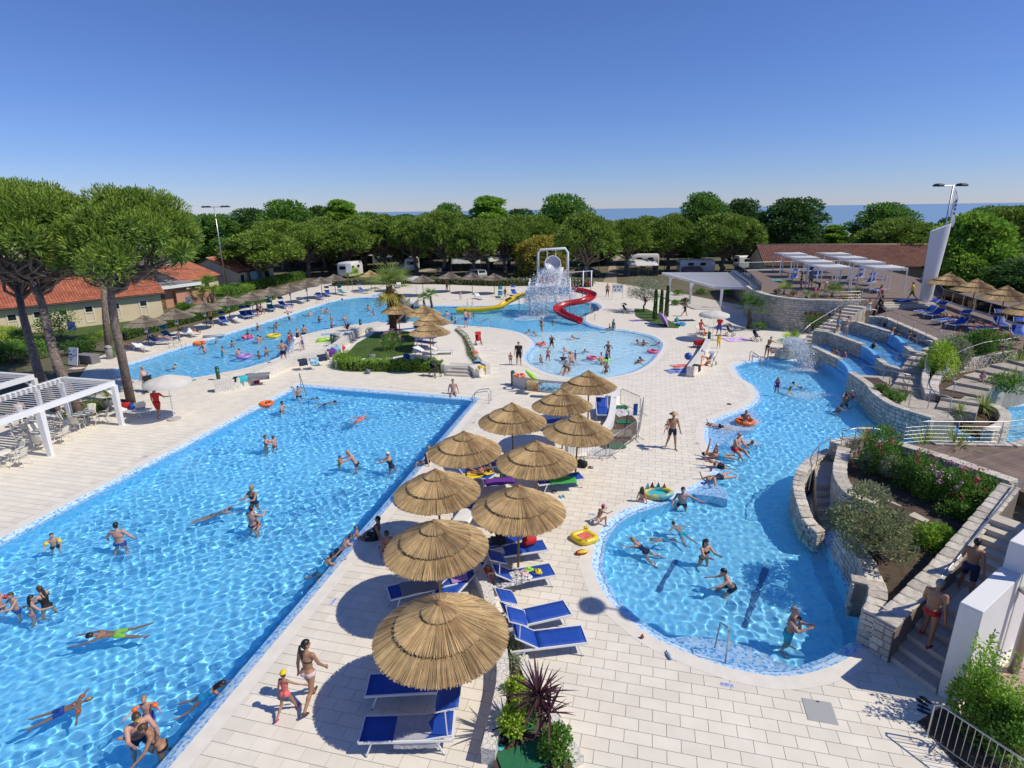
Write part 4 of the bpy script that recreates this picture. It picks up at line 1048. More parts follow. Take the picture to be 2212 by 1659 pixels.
W4=catmull([(10.55,17.15),(10.45,17.7),(10.65,18.6),(10.95,19.6),(11.45,20.4),(12.2,21.25),(12.95,21.9),(13.6,22.3)],3,False)
stone_wall('stair_parapet','low curved stone parapet on the water side of the small pool staircase',[(p[0],p[1],-.6,z)for p,z in zip(W4,np.interp(np.linspace(0,1,len(W4)),[0,.25,.55,1],[.38,.55,1.02,1.05]))],.34,outer=-1,faces=(1,2),seed=9)
st=thing('pool_staircase','small shaded stone staircase descending between two curved walls into the pool','staircase',(11.2,18.5,0))
edges=[((10.85,17.45),(11.45,17.55)),((10.85,17.85),(11.45,17.95)),((10.95,18.2),(11.5,18.3)),((11.05,18.55),(11.6,18.65)),((11.15,18.9),(11.7,19.0)),((11.3,19.25),(11.85,19.3)),((11.45,19.6),(12.0,19.6)),((12.9,21.7),(13.3,21.4))]
for i in range(7):
 a,b=edges[i];c,d=edges[i+1];z=-.12+.165*i if i<6 else.9
 poly=[a,b,d,c]if i<6 else[a,b,(12.75,20.75),(13.3,21.4),(12.9,21.75),(12.1,21.0)]
 MB().prism([(x-11.2,y-18.5)for x,y in poly],-.7,z).build('step' if i<6 else 'landing',M_flag,st)
bedp=[(9.35,12.35)]+[(x+.32,y)for x,y in W1[::-1]]+[(11.3,17.2),(11.75,17.5),(12.0,19.2),(13.3,21.3),(14.1,20.9),(15.1,18.6),(15.8,16.7),(11.9,13.9)]
mb=MB();P_=np.array(bedp);V,T=cdt_region(P_,[]);
rr_=np.array([max(.45,min(1.25,.55+.13*(p[0]-9.2)+.02*(p[1]-12)))for p in V])
mb.add([(p[0],p[1],z)for p,z in zip(V,rr_)],[tuple(t)for t in T]);o=mb.build('planting_bed',M_soil);tag(o,kind='structure')
dk=[(14.9,20.4),(15.55,18.75),(16.3,16.7),(17.0,14.6),(30,20),(30,24.4),(24,22.3),(19.2,20.4),(16.4,20.7)]
wd=solid('wooden_deck',dk,1.6,2.06,M_wood)
pl_dir=Vector((.93,.37));pn=Vector((-.37,.93));base=Vector((14,14));pmesh=None
dkc=ccw(dk);k=0
for j in range(-12,75):
 c0=base+pn*(.14*j)
 ts=[]
 for i in range(len(dkc)):
  a=Vector(dkc[i]);b=Vector(dkc[(i+1)%len(dkc)]);da,db=(a-c0).dot(pn),(b-c0).dot(pn)
  if da*db<0:p=a+(b-a)*(da/(da-db));ts.append((p-c0).dot(pl_dir))
 ts.sort()
 for a,b in zip(ts[::2],ts[1::2]):
  mb=MB();mb.box((0,0,0),(b-a,.132,.03));c=c0+pl_dir*((a+b)/2);mb.build('plank',M_wood,wd,loc=(c.x,c.y,2.075),rz=math.atan2(pl_dir.y,pl_dir.x))
stone_wall('deck_edge_wall','stone edge below the cable railing of the brown wooden deck',wp([(16.3,20.75),(19.2,20.45),(24,22.35),(30,24.4)],-.3,2.12),.34,outer=1,faces=(1,),seed=10,maxobj=120)
up=Vector((.835,.55)).normalized();sd=Vector((up.y,-up.x));s0=Vector((9.42,11.92))
bs=thing('staircase','wide tiled outdoor staircase climbing right behind the white wall','staircase',(s0 .x,s0 .y,0));z=0;t=0.0
W_st=[1.22]*20
for i in range(13):
 z+=.168;tr=.36 if i!=5 else 1.45
 a0=up*(t-.10);wd_=W_st[i];skew=up*-.35
 a=a0;b=a0+sd*wd_+(up*(-.26)if i<3 else Vector((0,0)))
 c=up*(t+tr+.02)+sd*wd_;d=up*(t+tr+.02)
 sp_=MB().prism([tuple(a),tuple(b),tuple(c),tuple(d)],-.02,z).build('step' if i!=5 else 'landing',M_tread,bs)
 if i<9:
  for k in range(3):
   p=a+(b-a)*(k/3);q=a+(b-a)*((k+1)/3);dd=d-a
   MB().prism([tuple(p+(q-p)*.01-up*.015),tuple(q-(q-p)*.01-up*.015),tuple(q-(q-p)*.01+dd*.97),tuple(p+(q-p)*.01+dd*.97)],z-.002,z+.018).build('tread_tile',M_tread,bs)
 t+=tr
wl0=s0+sd*1.24+up*(-.30)
wl=thing('white_wall','thick white rendered wall with a flat top beside the staircase, lower right','wall',(wl0 .x,wl0 .y,0));ang=math.atan2(up.y,up.x)
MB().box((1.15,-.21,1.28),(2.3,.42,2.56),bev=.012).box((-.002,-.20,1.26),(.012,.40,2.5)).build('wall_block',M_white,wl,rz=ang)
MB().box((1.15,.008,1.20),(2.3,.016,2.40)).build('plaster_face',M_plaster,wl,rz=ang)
MB().box((5.3,-.24,1.65),(6.0,.40,3.3),bev=.012).build('wall_block',M_white,wl,rz=ang)
hr=[Vector((9.35,11.95,.85)),Vector((9.75,12.18,1.0)),Vector((12.0,13.62,1.72)),Vector((15.7,16.2,2.75))]
h_=thing('handrail','steel handrail fixed along the taupe staircase wall','handrail',(9.35,11.95,0))
MB().tube([p-Vector((9.35,11.95,0))+Vector((n2 .x,n2 .y,0))*.10 for p in hr],.024,8).build('rail',M_steel,h_,True)
for f in(.1,.3,.5,.7,.9):
 p=hr[1].lerp(hr[3],f);p.z=float(np.interp(p.x,[9.75,12.0,15.7],[1.0,1.72,2.75]));q=p-Vector((9.35,11.95,0));nn3=Vector((n2 .x,n2 .y,0));MB().tube([q+nn3*.10,q+nn3*.10-Vector((0,0,.07)),q-nn3*.02-Vector((0,0,.07))],.010,6).build('bracket',M_steel,h_)
m,t_,b_=_new('brick_pavers');L=t_.links.new;tc=t_.nodes.new('ShaderNodeTexCoord');br=t_.nodes.new('ShaderNodeTexBrick');L(tc.outputs['Object'],br.inputs['Vector'])
br.inputs['Color1'].default_value=(.50,.36,.27,1);br.inputs['Color2'].default_value=(.42,.30,.23,1);br.inputs['Mortar'].default_value=(.26,.20,.16,1);br.inputs['Scale'].default_value=1;br.inputs['Brick Width'].default_value=.22;br.inputs['Row Height'].default_value=.11;br.inputs['Mortar Size'].default_value=.006
L(br.outputs[0],b_.inputs['Base Color']);b_.inputs['Roughness'].default_value=.85
o=solid('brick_path',[(10.1,10.3),(16.6,14.3),(20,8),(13,2),(9.5,6.0),(9.2,9.0)],-.02,.022,m)
railing('curved steel handrail on the low parapet of the small pool staircase',[(10.85,19.0,1.0),(11.25,19.9,1.03),(11.9,20.75,1.04),(12.5,21.35,1.04),(13.0,21.75,1.04)],.85,2,posts=[0,12,-1],curve=True)
railing('bent steel railing behind the flower bed overlooking the water',[(13.45,21.75,1.58),(14.2,22.1,1.55),(14.9,22.2,1.5),(15.8,21.8,1.45)],.62,0)
railing('cable railing along the edge of the brown wooden deck',[(14.95,20.35,2.1),(15.9,20.5,2.1),(17.0,20.4,2.1),(18.6,20.3,2.1),(20.4,20.7,2.1),(22.4,21.5,2.1),(25,22.4,2.1)],.95,5)
W6=catmull([(20.75,34.0),(20.35,31.6),(19.75,29.9),(19.45,28.0),(19.7,26.9),(20.15,25.9)],3,False)
stone_wall('river_wall','long curving stone wall along the far side of the winding pool',wp(W6,-.6,1.12),.36,outer=-1,faces=(1,),seed=12,maxobj=300)
solid('raised_walk',[(20.3,26.0),(20.0,26.9),(19.75,28.0),(20.05,29.8),(20.65,31.5),(21.1,34.0),(22.4,33.6),(24.0,32.8),(24.6,31.5),(23.0,28.8),(22.0,27.4),(21.4,26.0)],-.5,.98,M_flag)
solid('planting_bed',[(20.3,30.0),(20.85,31.5),(21.2,33.2),(22.0,33.0),(21.6,30.6),(20.9,29.0),(20.3,28.8)],.9,1.05,M_soil)
ISL=catmull([(22.0,24.45),(23.4,25.3),(24.6,26.6),(25.1,27.9),(24.3,28.75),(22.7,28.4)],3,False)
stone_wall('planter_wall','round stone planter wall with spiky plants standing in the river',wp(ISL,-.6,.95),.40,outer=-1,faces=(1,2),seed=13,maxobj=160)
solid('planting_bed',[(22.3,25.0),(23.2,25.6),(24.3,26.8),(24.7,27.9),(24.1,28.4),(22.7,28.0),(22.2,26.4)],-.5,.55,M_soil)
o=MB().tube([(22.0,25.0,.12),(21.9,26.2,.16),(22.3,27.2,.18),(22.5,28.0,.2)],.16,8).build('blue_water_lip',M_chute,None,True);tag(o,kind='structure')
def chute_wall(label,a,b,za,zb,thick=.32,seg=8):
 root=thing('chute_wall',label,'wall',(a[0],a[1],0));mb=MB();rows=[]
 A_,B_=Vector(a),Vector(b);t=(B_-A_).normalized();n=Vector((t.y,-t.x));rw=[]
 for i in range(seg+1):
  f=i/seg;p=A_.lerp(B_,f)-n*(.25*math.sin(f*PI))-A_;z=za+(zb-za)*(f*f*(3-2*f));rw.append([(p.x,p.y,-.6),(p.x,p.y,z-.04),(p.x-n.x*.04,p.y-n.y*.04,z),(p.x-n.x*(thick-.04),p.y-n.y*(thick-.04),z),(p.x-n.x*thick,p.y-n.y*thick,z-.04),(p.x-n.x*thick,p.y-n.y*thick,-.2)])
 mb.sheet(rw);k=6;mb.add([rw[0][i]for i in range(6)],[(5,4,3,2,1,0)]);mb.add([rw[-1][i]for i in range(6)],[(0,1,2,3,4,5)])
 mb.build('blue_coated_wall',M_chute,root,False);autosmooth(root.children[0]);return root
lv=[(.35,.72),(.95,1.32),(1.5,1.85)]
lineA=[(22.15,41.3),(22.1,37.6)];lineB=[(23.7,44.2),(24.5,43.6),(24.6,39.3)];lineC=[(26.6,45.6),(27.3,44.8),(27.5,41.0)];lineD=[(29.0,45.9),(29.9,45.6),(28.9,40.5),(28.0,36.4)]
stone_wall('cascade_wall','lowest stone wall of the cascade, next to the splashing fountain',wp(lineA,-.6,1.02),.34,outer=-1,faces=(1,),seed=21,maxobj=120)
stone_wall('cascade_wall','middle stone wall of the cascade, behind three bathers',wp(lineB,.3,1.58),.34,outer=-1,faces=(1,),seed=22,maxobj=140)
stone_wall('cascade_wall','upper stone wall of the cascade, above the swimming woman',wp(lineC,.9,2.1),.34,outer=-1,faces=(1,),seed=23,maxobj=140)
stone_wall('cascade_wall','topmost stone wall of the cascade under the terrace railing',wp(lineD,1.4,2.3),.36,outer=-1,faces=(1,),seed=24,maxobj=160)
chute_wall('lowest blue curved side wall of the cascade',(22.1,37.6),(20.8,34.1),.98,.72)
chute_wall('middle blue curved side wall of the cascade',(24.6,39.3),(23.75,36.2),1.52,1.2)
chute_wall('upper blue curved side wall of the cascade',(27.5,41.0),(26.05,37.1),2.02,1.72)
stone_wall('cascade_wall','stone wall ending the middle cascade channel, by the bent handrail',wp([(23.75,36.2),(23.3,34.6),(23.7,33.2)],.2,1.38),.32,outer=-1,faces=(1,),seed=25,maxobj=90)
stone_wall('cascade_wall','stone wall ending the upper cascade channel, by the steps',wp([(26.05,37.1),(25.6,35.8),(26.0,34.9)],.6,1.95),.32,outer=-1,faces=(1,),seed=26,maxobj=90)
chan=[[(22.2,41.2),(23.6,43.9),(24.4,43.4),(24.5,39.3),(23.7,36.2),(23.3,34.4),(23.4,33.2),(21.2,33.9),(22.0,37.6)],[(24.7,43.4),(26.7,45.4),(27.2,44.6),(27.4,41.0),(26.0,37.1),(25.7,35.6),(25.8,34.6),(23.8,34.2),(23.9,36.2),(24.8,39.3)],[(27.6,44.6),(29.1,45.7),(29.6,45.2),(28.7,40.5),(27.8,36.4),(26.3,36.2),(26.3,37.1),(27.7,41.0)]]
for i,(poly,(zf,zw))in enumerate(zip(chan,lv)):
 o=solid('cascade_channel',poly,-.4,zf,M_chute);RECV.append(o)
 P_=ccw(poly);x0,y0=P_.min(0);x1,y1=P_.max(0);cl=.09;X,Y=np.meshgrid(np.arange(x0,x1,cl),np.arange(y0,y1,cl),indexing='ij');ok=inside(P_,np.stack([X.ravel(),Y.ravel()],1)).reshape(X.shape)
 n_,m_=X.shape;ix=np.arange(n_*m_).reshape(n_,m_);c=ok[:-1,:-1]|ok[1:,:-1]|ok[1:,1:]|ok[:-1,1:];q=np.stack([ix[:-1,:-1],ix[1:,:-1],ix[1:,1:],ix[:-1,1:]],-1)[c]
 wf=wave_field(30+i,.4,1.3,.0028);o=link('cascade_water',np_mesh('cascade_water',np.stack([X.ravel(),Y.ravel(),zw+wf(X.ravel(),Y.ravel())],1),q,M_water,True));tag(o,kind='structure');o.cycles.is_caustics_caster=True
solid('garden_terrace',[(24.2,33.0),(25.8,34.6),(28.0,36.2),(31.0,34.5),(40,36),(40,28),(33.5,25.2),(33.8,31),(28,31.4),(25.4,29.9),(23.3,28.2),(22.3,28.6),(23.6,31.0)],-.5,1.35,M_soil)
m,t_,b_=_new('terrace_planks');L=t_.links.new;tc=t_.nodes.new('ShaderNodeTexCoord');mp=t_.nodes.new('ShaderNodeMapping');mp.inputs['Rotation'].default_value=(0,0,.2);br=t_.nodes.new('ShaderNodeTexBrick');L(tc.outputs['Object'],mp.inputs[0]);L(mp.outputs[0],br.inputs['Vector'])
br.inputs['Color1'].default_value=(.25,.18,.14,1);br.inputs['Color2'].default_value=(.20,.145,.115,1);br.inputs['Mortar'].default_value=(.08,.06,.05,1);br.inputs['Scale'].default_value=1;br.inputs['Brick Width'].default_value=3.0;br.inputs['Row Height'].default_value=.14;br.inputs['Mortar Size'].default_value=.008
L(br.outputs[0],b_.inputs['Base Color']);b_.inputs['Roughness'].default_value=.8;M_terr=m
solid('wooden_terrace',[(30.0,47.2),(30.15,45.6),(29.2,40.5),(28.2,36.3),(31.0,35.0),(52,33),(52,62),(43.5,58),(40,53.0),(33.0,49.6)],-.4,TZ,M_terr)
UZ=2.7
up_poly=[(24.6,56.5),(24.6,53.2),(26.2,51.7),(28.8,50.8),(31.4,50.8),(33.2,51.6),(37.5,52.3),(40.0,53.2),(43.4,58.3),(47.5,66.5),(50,80),(36.8,80),(30,79),(27,66)]
solid('upper_terrace',up_poly,-.4,UZ,M_terr)
RW=catmull([(24.9,61),(24.25,57.5),(24.2,54.6),(24.9,52.4),(26.3,51.2),(28.7,50.35),(31.3,50.3)],4,False)
stone_wall('round_tower_wall','big rounded stone wall carrying the upper terrace, with a row of round vents',wp(RW,-.1,2.95),.5,outer=-1,faces=(1,),seed=31,maxobj=300,sh=(.16,.26),sl=(.24,.6))
for k in range(6):
 q=Vector((27.35,50.75))+Vector((.945,-.33))*((k-2.5)*.38)
 o=thing('round_vent','round dark vent hole in the rounded stone wall, %s from the left'%ORD[k],'vent',(q.x,q.y-.06,1.75),math.atan2(-.945,-.33),'row of round vents')
 R_=Matrix.Rotation(PI/2,3,'Y');MB().torus((0,0,0),.115,.022,16,6,R_).build('rim',M_flag,o,True);mb=MB();mb.M=R_.to_4x4();mb.lathe([(.11,-.02),(.11,0)],14);mb.build('opening',mat('vent_dark',(.01,.01,.012),.9),o)
ts=thing('terrace_steps','three broad pale steps between the two wooden terraces below the pylon','steps',(35.5,51.0,TZ))
for i in range(3):
 mb=MB();a=Vector((33.3,51.2-.38*(2-i)));b=Vector((38.4,51.9-.38*(2-i)));mb.prism([(a.x-35.5,a.y-51),(b.x-35.5,b.y-51),(b.x-35.5,b.y-50.2),(a.x-35.5,a.y-50.2)],-.1,.15*(i+1));mb.build('step',M_tread,ts)
railing('curved steel railing on the topmost cascade wall',[(30.2,46.9,TZ),(29.8,45.2,TZ),(29.25,42.8,TZ),(28.8,40.4,TZ),(28.35,38.4,TZ),(28.1,36.8,TZ)],.95,5,curve=True,posts=[0,5,10,15,20,-1])
railing('steel railing on the rounded stone wall in front of the canopies',[(24.7,53.2,2.95),(26.4,51.6,2.95),(28.8,50.7,2.95),(31.0,50.65,2.95)],.75,2,curve=True,posts=[0,5,10,-1])
railing('long sloping handrail of the stairway beside the rounded stone wall',[(22.6,44.3,.2),(24.2,45.7,.9),(27.0,47.4,1.8),(30.0,49.5,2.6)],.95,0)
railing('bent handrail beside the fountain steps',[(24.3,44.2,1.0),(25.4,44.8,1.4),(26.5,45.5,1.8)],.9,0)
railing('slanted handrail at the entry of the upper cascade channel',[(27.6,45.2,2.0),(28.4,45.8,2.1),(29.0,45.2,2.1)],.9,0)
railing('bent handrail on the stone wall of the middle channel',[(24.0,36.0,1.4),(24.0,34.6,1.4),(24.3,33.6,1.4)],.75,0)
railing('bent handrail on the stone wall of the upper channel',[(26.2,37.0,1.95),(26.0,35.9,1.95),(26.6,35.2,1.95)],.75,0)
railing('small handrail beside the planted strip on the river wall',[(21.3,33.6,1.12),(21.9,32.4,1.12),(22.6,31.2,1.12)],.6,0)
railing('double-bowed steel gate rail with cables above the river',[(20.5,28.0,1.0),(21.2,27.6,1.0),(21.2,26.2,1.0)],1.0,7)
railing('large bowed handrail of the curved garden stairs',[(22.9,28.3,1.3),(23.6,30.0,1.6),(25.4,31.8,1.9),(28.0,33.2,2.2),(30.6,33.8,2.4),(31.6,35.0,2.4)],.85,0,curve=True,posts=[0,6,12,18,-1])
railing('thin curved handrail of the middle garden steps',[(22.4,29.5,1.3),(23.2,31.0,1.5),(24.4,32.6,1.8),(26.4,34.6,2.2),(28.2,35.8,2.4)],.8,0,curve=True,posts=[0,8,14,-1])
def flight(label,pts,z0,z1,w_,n,m=M_tread,bottom=-.3):
 A_=resample(pts,.05,False);L=len(A_)-1;root=thing('garden_steps',label,'steps',(pts[0][0],pts[0][1],z0));o=Vector((pts[0][0],pts[0][1]))
 for i in range(n):
  a,b=Vector(A_[int(L*i/n)]),Vector(A_[int(L*(i+1)/n)]);t=(b-a).normalized();nn=Vector((-t.y,t.x))*(w_/2);b2=b+t*.05;z=z0+(z1-z0)*(i+1)/n
  MB().prism([tuple(a-nn-o),tuple(b2-nn-o),tuple(b2+nn-o),tuple(a+nn-o)],bottom-z0,z-z0).build('step',m,root)
 return root
flight('pale stone steps climbing left of the cascade beside the fountain palm',[(22.7,43.6),(24.8,45.6),(27.5,47.6),(30.2,49.6)],0,2.6,1.4,15)
flight('stone steps between the cascade end walls and the oleander bed',[(21.8,30.3),(23.0,31.6),(24.9,33.9),(27.5,35.8)],.98,2.1,1.35,8,M_flag)
flight('curved stone garden stairs winding up to the terrace at the right',[(22.2,27.0),(23.9,28.9),(26.2,30.6),(29.0,31.8),(31.8,32.2)],.98,2.3,1.6,9,M_flag)
stone_wall('garden_wall','curved stone wall beside the garden stairs under the bowed handrail',[(p[0],p[1],.8,z)for p,z in zip(catmull([(22.5,28.7),(23.5,30.2),(25.4,32.0),(28.0,33.3),(30.8,33.9)],3,False),np.linspace(1.35,2.35,13))],.36,outer=-1,faces=(1,),seed=33,maxobj=120)
stone_wall('garden_wall','curved stone wall edging the oleander bed beside the middle steps',[(p[0],p[1],.8,z)for p,z in zip(catmull([(22.0,29.0),(22.6,30.2),(23.8,31.9),(25.6,33.9),(27.6,35.2)],3,False),np.linspace(1.3,2.3,13))],.3,outer=1,faces=(1,),seed=34,maxobj=80)
# ================================================================== trees
def RY(u,v,Y):
 x=(u-CU)/FPX;y=-(v-CV)/FPX;x,y=_cr*x+_sr*y,-_sr*x+_cr*y
 d=(x,_cp+y*_sp,-_sp+y*_cp);t=Y/d[1];return Vector((d[0]*t,Y,CAMH+d[2]*t))
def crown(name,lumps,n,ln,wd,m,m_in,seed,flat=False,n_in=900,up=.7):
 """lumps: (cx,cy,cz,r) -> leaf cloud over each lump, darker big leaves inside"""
 r=np.random.default_rng(seed);A=np.array(lumps);pr=A[:,3]**2;pr/=pr.sum();k=r.choice(len(A),n,p=pr)
 d=rand_dirs(r,n,.35);d[:,2]=np.where((d[:,2]<-.3)&(r.random(n)<.6),-d[:,2],d[:,2])
 C=A[k,:3]+d*(A[k,3]*r.uniform(.72,1.06,n)*(1+.10*np.sin(d[:,0]*9+k)*np.cos(d[:,1]*8)))[:,None]*np.array([1,1,.85])
 D=d*.9+rand_dirs(r,n,up)*.8
 V1=leaf_mesh(name,C,D,ln,wd,[m,m_in],.3,seed);return V1
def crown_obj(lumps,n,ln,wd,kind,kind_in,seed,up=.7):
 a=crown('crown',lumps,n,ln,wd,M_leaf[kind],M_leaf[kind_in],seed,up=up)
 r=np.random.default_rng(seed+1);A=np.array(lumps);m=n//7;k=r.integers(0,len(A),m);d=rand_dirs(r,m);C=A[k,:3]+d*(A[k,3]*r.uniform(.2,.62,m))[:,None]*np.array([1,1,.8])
 b=leaf_mesh('crown_in',C,rand_dirs(r,m),ln*2.1,wd*3.2,M_leaf[kind_in],.3,seed)  # inner leaves coloured darker, shade within the crown put into the colour
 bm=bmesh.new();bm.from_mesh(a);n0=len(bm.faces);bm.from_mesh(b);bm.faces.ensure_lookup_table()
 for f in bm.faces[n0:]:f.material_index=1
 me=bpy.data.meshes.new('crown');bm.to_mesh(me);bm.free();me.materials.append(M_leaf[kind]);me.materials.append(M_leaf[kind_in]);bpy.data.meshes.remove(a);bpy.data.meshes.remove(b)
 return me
def limb(mb,a,b,r0,r1,r,wob=.25,seg=6,nseg=5):
 a,b=Vector(a),Vector(b);pts=[];L=(b-a).length
 for i in range(nseg+1):
  t=i/nseg;p=a.lerp(b,t)+Vector((r.uniform(-1,1),r.uniform(-1,1),r.uniform(-.4,.4)))*wob*L*.12*math.sin(PI*t)+Vector((0,0,-.06*L*math.sin(PI*t)));pts.append(p)
 mb.tube(pts,[r0+(r1-r0)*(i/nseg)for i in range(nseg+1)],seg)
def umbrella_lumps(R,h0,h1,n,seed,lo=.24,hi=.36):
 r=random.Random(seed);out=[];
 for i in range(n):
  a=i*2.39996+r.uniform(-.3,.3);q=math.sqrt((i+.5)/n);rr=R*q*.82;z=h0+(h1-h0)*(1-q*q)**.5*.78;s=R*r.uniform(lo,hi)
  out.append((rr*math.cos(a),rr*math.sin(a),z+r.uniform(-.35,.35),s))
 return out
def make_pine(label,R,H_,ht,seed,n=11000,ln=.48,wd=.06,kind='pine',group=None,cr=None,name='pine_tree'):
 """ht: height where the limbs leave the trunk"""
 root=thing(name,label,'tree',(0,0,0),0,group);r=random.Random(seed);L=umbrella_lumps(R,ht+(H_-ht)*.16,H_,34,seed,.19,.34)
 mb=MB();fk=Vector((r.uniform(-.3,.3),r.uniform(-.3,.3),ht));limb(mb,(0,0,-.1),fk,R*.065+.06,R*.05+.03,r,.5,9);mb.build('trunk',M_barkp,root,True)
 mb=MB()
 for i,l in enumerate(L):
  if i%2==0 or l[0]**2+l[1]**2>(R*.5)**2:limb(mb,fk+Vector((0,0,r.uniform(-.3,.4))),Vector(l[:3])-Vector((0,0,l[3]*.3)),R*.03,.025,r,1.0,5)
 mb.build('branches',M_barkp,root,True)['kind']='stuff'
 link('crown',crown_obj(L,n,ln,wd,kind,'pine_inner' if kind=='pine' else 'dark',seed),root)
 return root
def make_broad(label,R,H_,seed,n=9000,ln=.34,wd=.10,kind='mid',kin='dark',group=None,z0=.25,name='broadleaf_tree',lumps=20):
 root=thing(name,label,'tree',(0,0,0),0,group);r=random.Random(seed);L=[]
 for i in range(lumps):
  a=i*2.4;t=(i+.5)/lumps;z=H_*z0+(H_*(1-z0))*t;q=math.sin(PI*min(.98,max(.06,(t*.86+.12))))**.7;rr=R*q*r.uniform(.35,.72);L.append((rr*math.cos(a),rr*math.sin(a),z-R*.22,R*r.uniform(.30,.44)))
 mb=MB();limb(mb,(0,0,-.1),(0,0,H_*.7),.2+R*.03,.05,r,.4,8);mb.build('trunk',M_bark,root,True)
 mb=MB()
 for l in L[::2]:limb(mb,(0,0,max(.8,l[2]*.55)),l[:3],R*.025,.02,r,.8,5)
 mb.build('branches',M_bark,root,True)['kind']='stuff'
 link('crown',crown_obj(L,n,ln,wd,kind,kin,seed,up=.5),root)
 return root
PROTO={}
def plant_tree(kind,u,vtop,hw,Y,label,group,zb=0.0,rz=None):
 top=RY(u,vtop,Y);dep=Y*_cp+(CAMH-5)*_sp;R=hw*dep/FPX;H_=top.z-zb
 base0={'pine1':('p',4.2,10.0,2.6,101),'pine2':('p',4.0,9.6,3.0,117),'pine3':('p',4.6,10.2,2.8,133),'broad1':('b',4.6,11.0,201,'mid','dark',.22),'broad2':('b',4.4,11.0,217,'dark','dark',.15),'poplar':('b',2.6,12.0,233,'light','mid',.3),'plane':('b',5.0,9.0,251,'light','mid',.2),'gold':('b',3.6,5.6,263,'gold','olive',.1)}[kind]
 rz=rnd.uniform(0,6.28)if rz is None else rz
 if kind not in PROTO:
  if base0[0]=='p':PROTO[kind]=(make_pine(label,base0[1],base0[2],base0[3],base0[4],group=group),base0[1],base0[2])
  else:PROTO[kind]=(make_broad(label,base0[1],base0[2],base0[3],kind=base0[4],kin=base0[5],z0=base0[6],group=group,n=15000 if kind=='plane' else 10000,ln=.42 if kind=='plane' else.34,wd=.15 if kind=='plane' else.10),base0[1],base0[2])
  o=PROTO[kind][0];o.rotation_euler=(0,0,rz)
 else:o=dup(PROTO[kind][0],(0,0,0),rz,label,group)
 o.location=(top.x,Y,zb);o.scale=(R/PROTO[kind][1],R/PROTO[kind][1],H_/PROTO[kind][2])
 return o
front=[('pine1',555,497,88,92),('pine3',655,487,62,104),('pine2',745,478,60,107),('pine1',822,464,62,112),('pine2',892,470,55,108),('pine3',955,458,58,104),('pine1',1020,474,55,100),('pine2',1090,476,52,104),('pine3',1160,470,52,108),('pine1',1268,458,68,90),('pine2',1360,472,50,99),('pine3',1450,466,62,104),('pine1',1572,462,82,101)]
for i,t_ in enumerate(front):plant_tree(t_[0],t_[1],t_[2]-5,t_[3],t_[4],'umbrella pine in the front of the far tree belt, %s from the left'%ORD[i],'pines of the far tree belt')
mid_=[(600,482),(690,480),(780,476),(858,474),(925,470),(988,468),(1055,478),(1125,476),(1215,470),(1315,484),(1405,478),(1510,474)]
for i,(u,v)in enumerate(mid_):plant_tree(('pine2','pine3','pine1')[i%3],u,v-12,66,117+(i*7)%6,'umbrella pine in the second row of the far tree belt, %s from the left'%ORD[i],'pines of the second row')
back=[('broad1',455,470,75,128),('broad2',540,457,60,135),('broad1',610,440,62,126),('broad2',690,452,58,132),('poplar',735,438,46,124),('broad1',790,466,50,134),('broad2',870,470,62,138),('broad1',965,447,40,130),('poplar',1055,430,48,122),('broad2',1120,458,44,134),('broad1',1215,428,66,112),('broad2',1300,492,44,125),('broad1',1405,505,42,124),('broad1',1520,424,55,118),('broad2',1600,436,48,120)]
for i,t_ in enumerate(back):plant_tree(t_[0],t_[1],t_[2]-6,t_[3]*1.2,t_[4],'leafy tree behind the front pines of the far belt, %s from the left'%ORD[i],'trees behind the pines')
for i in range(17):
 u=420+i*88;plant_tree(('broad2','broad1','poplar')[i%3],u,500+(i*37)%22-(u>1650)*8,62,138+(i*13)%12,'low leafy tree in the rearmost row before the beach, %s from the left'%ORD[i],'rearmost row of trees')
plant_tree('broad2',1712,428,88,118,'very dark round leafy tree standing apart left of the open sea view','trees on the right')
plant_tree('poplar',1805,486,36,125,'small pale leafy tree beside the open sea view','trees on the right')
plant_tree('broad1',1915,440,80,112,'round leafy tree right of the open sea view','trees on the right')
plant_tree('pine1',1955,466,88,92,'umbrella pine left of the white pylon, in front of the leafy tree','trees on the right')
plant_tree('plane',2112,470,98,74,'bright green large-leaved tree right of the white pylon','trees on the right',.5)
plant_tree('broad1',2150,447,90,105,'leafy tree behind the bright green one at the right edge','trees on the right')
plant_tree('pine2',2215,438,80,95,'tree cut by the right edge of the picture','trees on the right')
plant_tree('broad2',2060,470,60,108,'dark tree just behind the white pylon','trees on the right')
plant_tree('gold',1170,512,66,100,'clipped golden-olive bushy tree behind the splashing tower','trees behind the pines')
o=plant_tree('broad2',2235,560,90,62,'dark leafy tree behind the parasols at the right edge','trees on the right',.5)
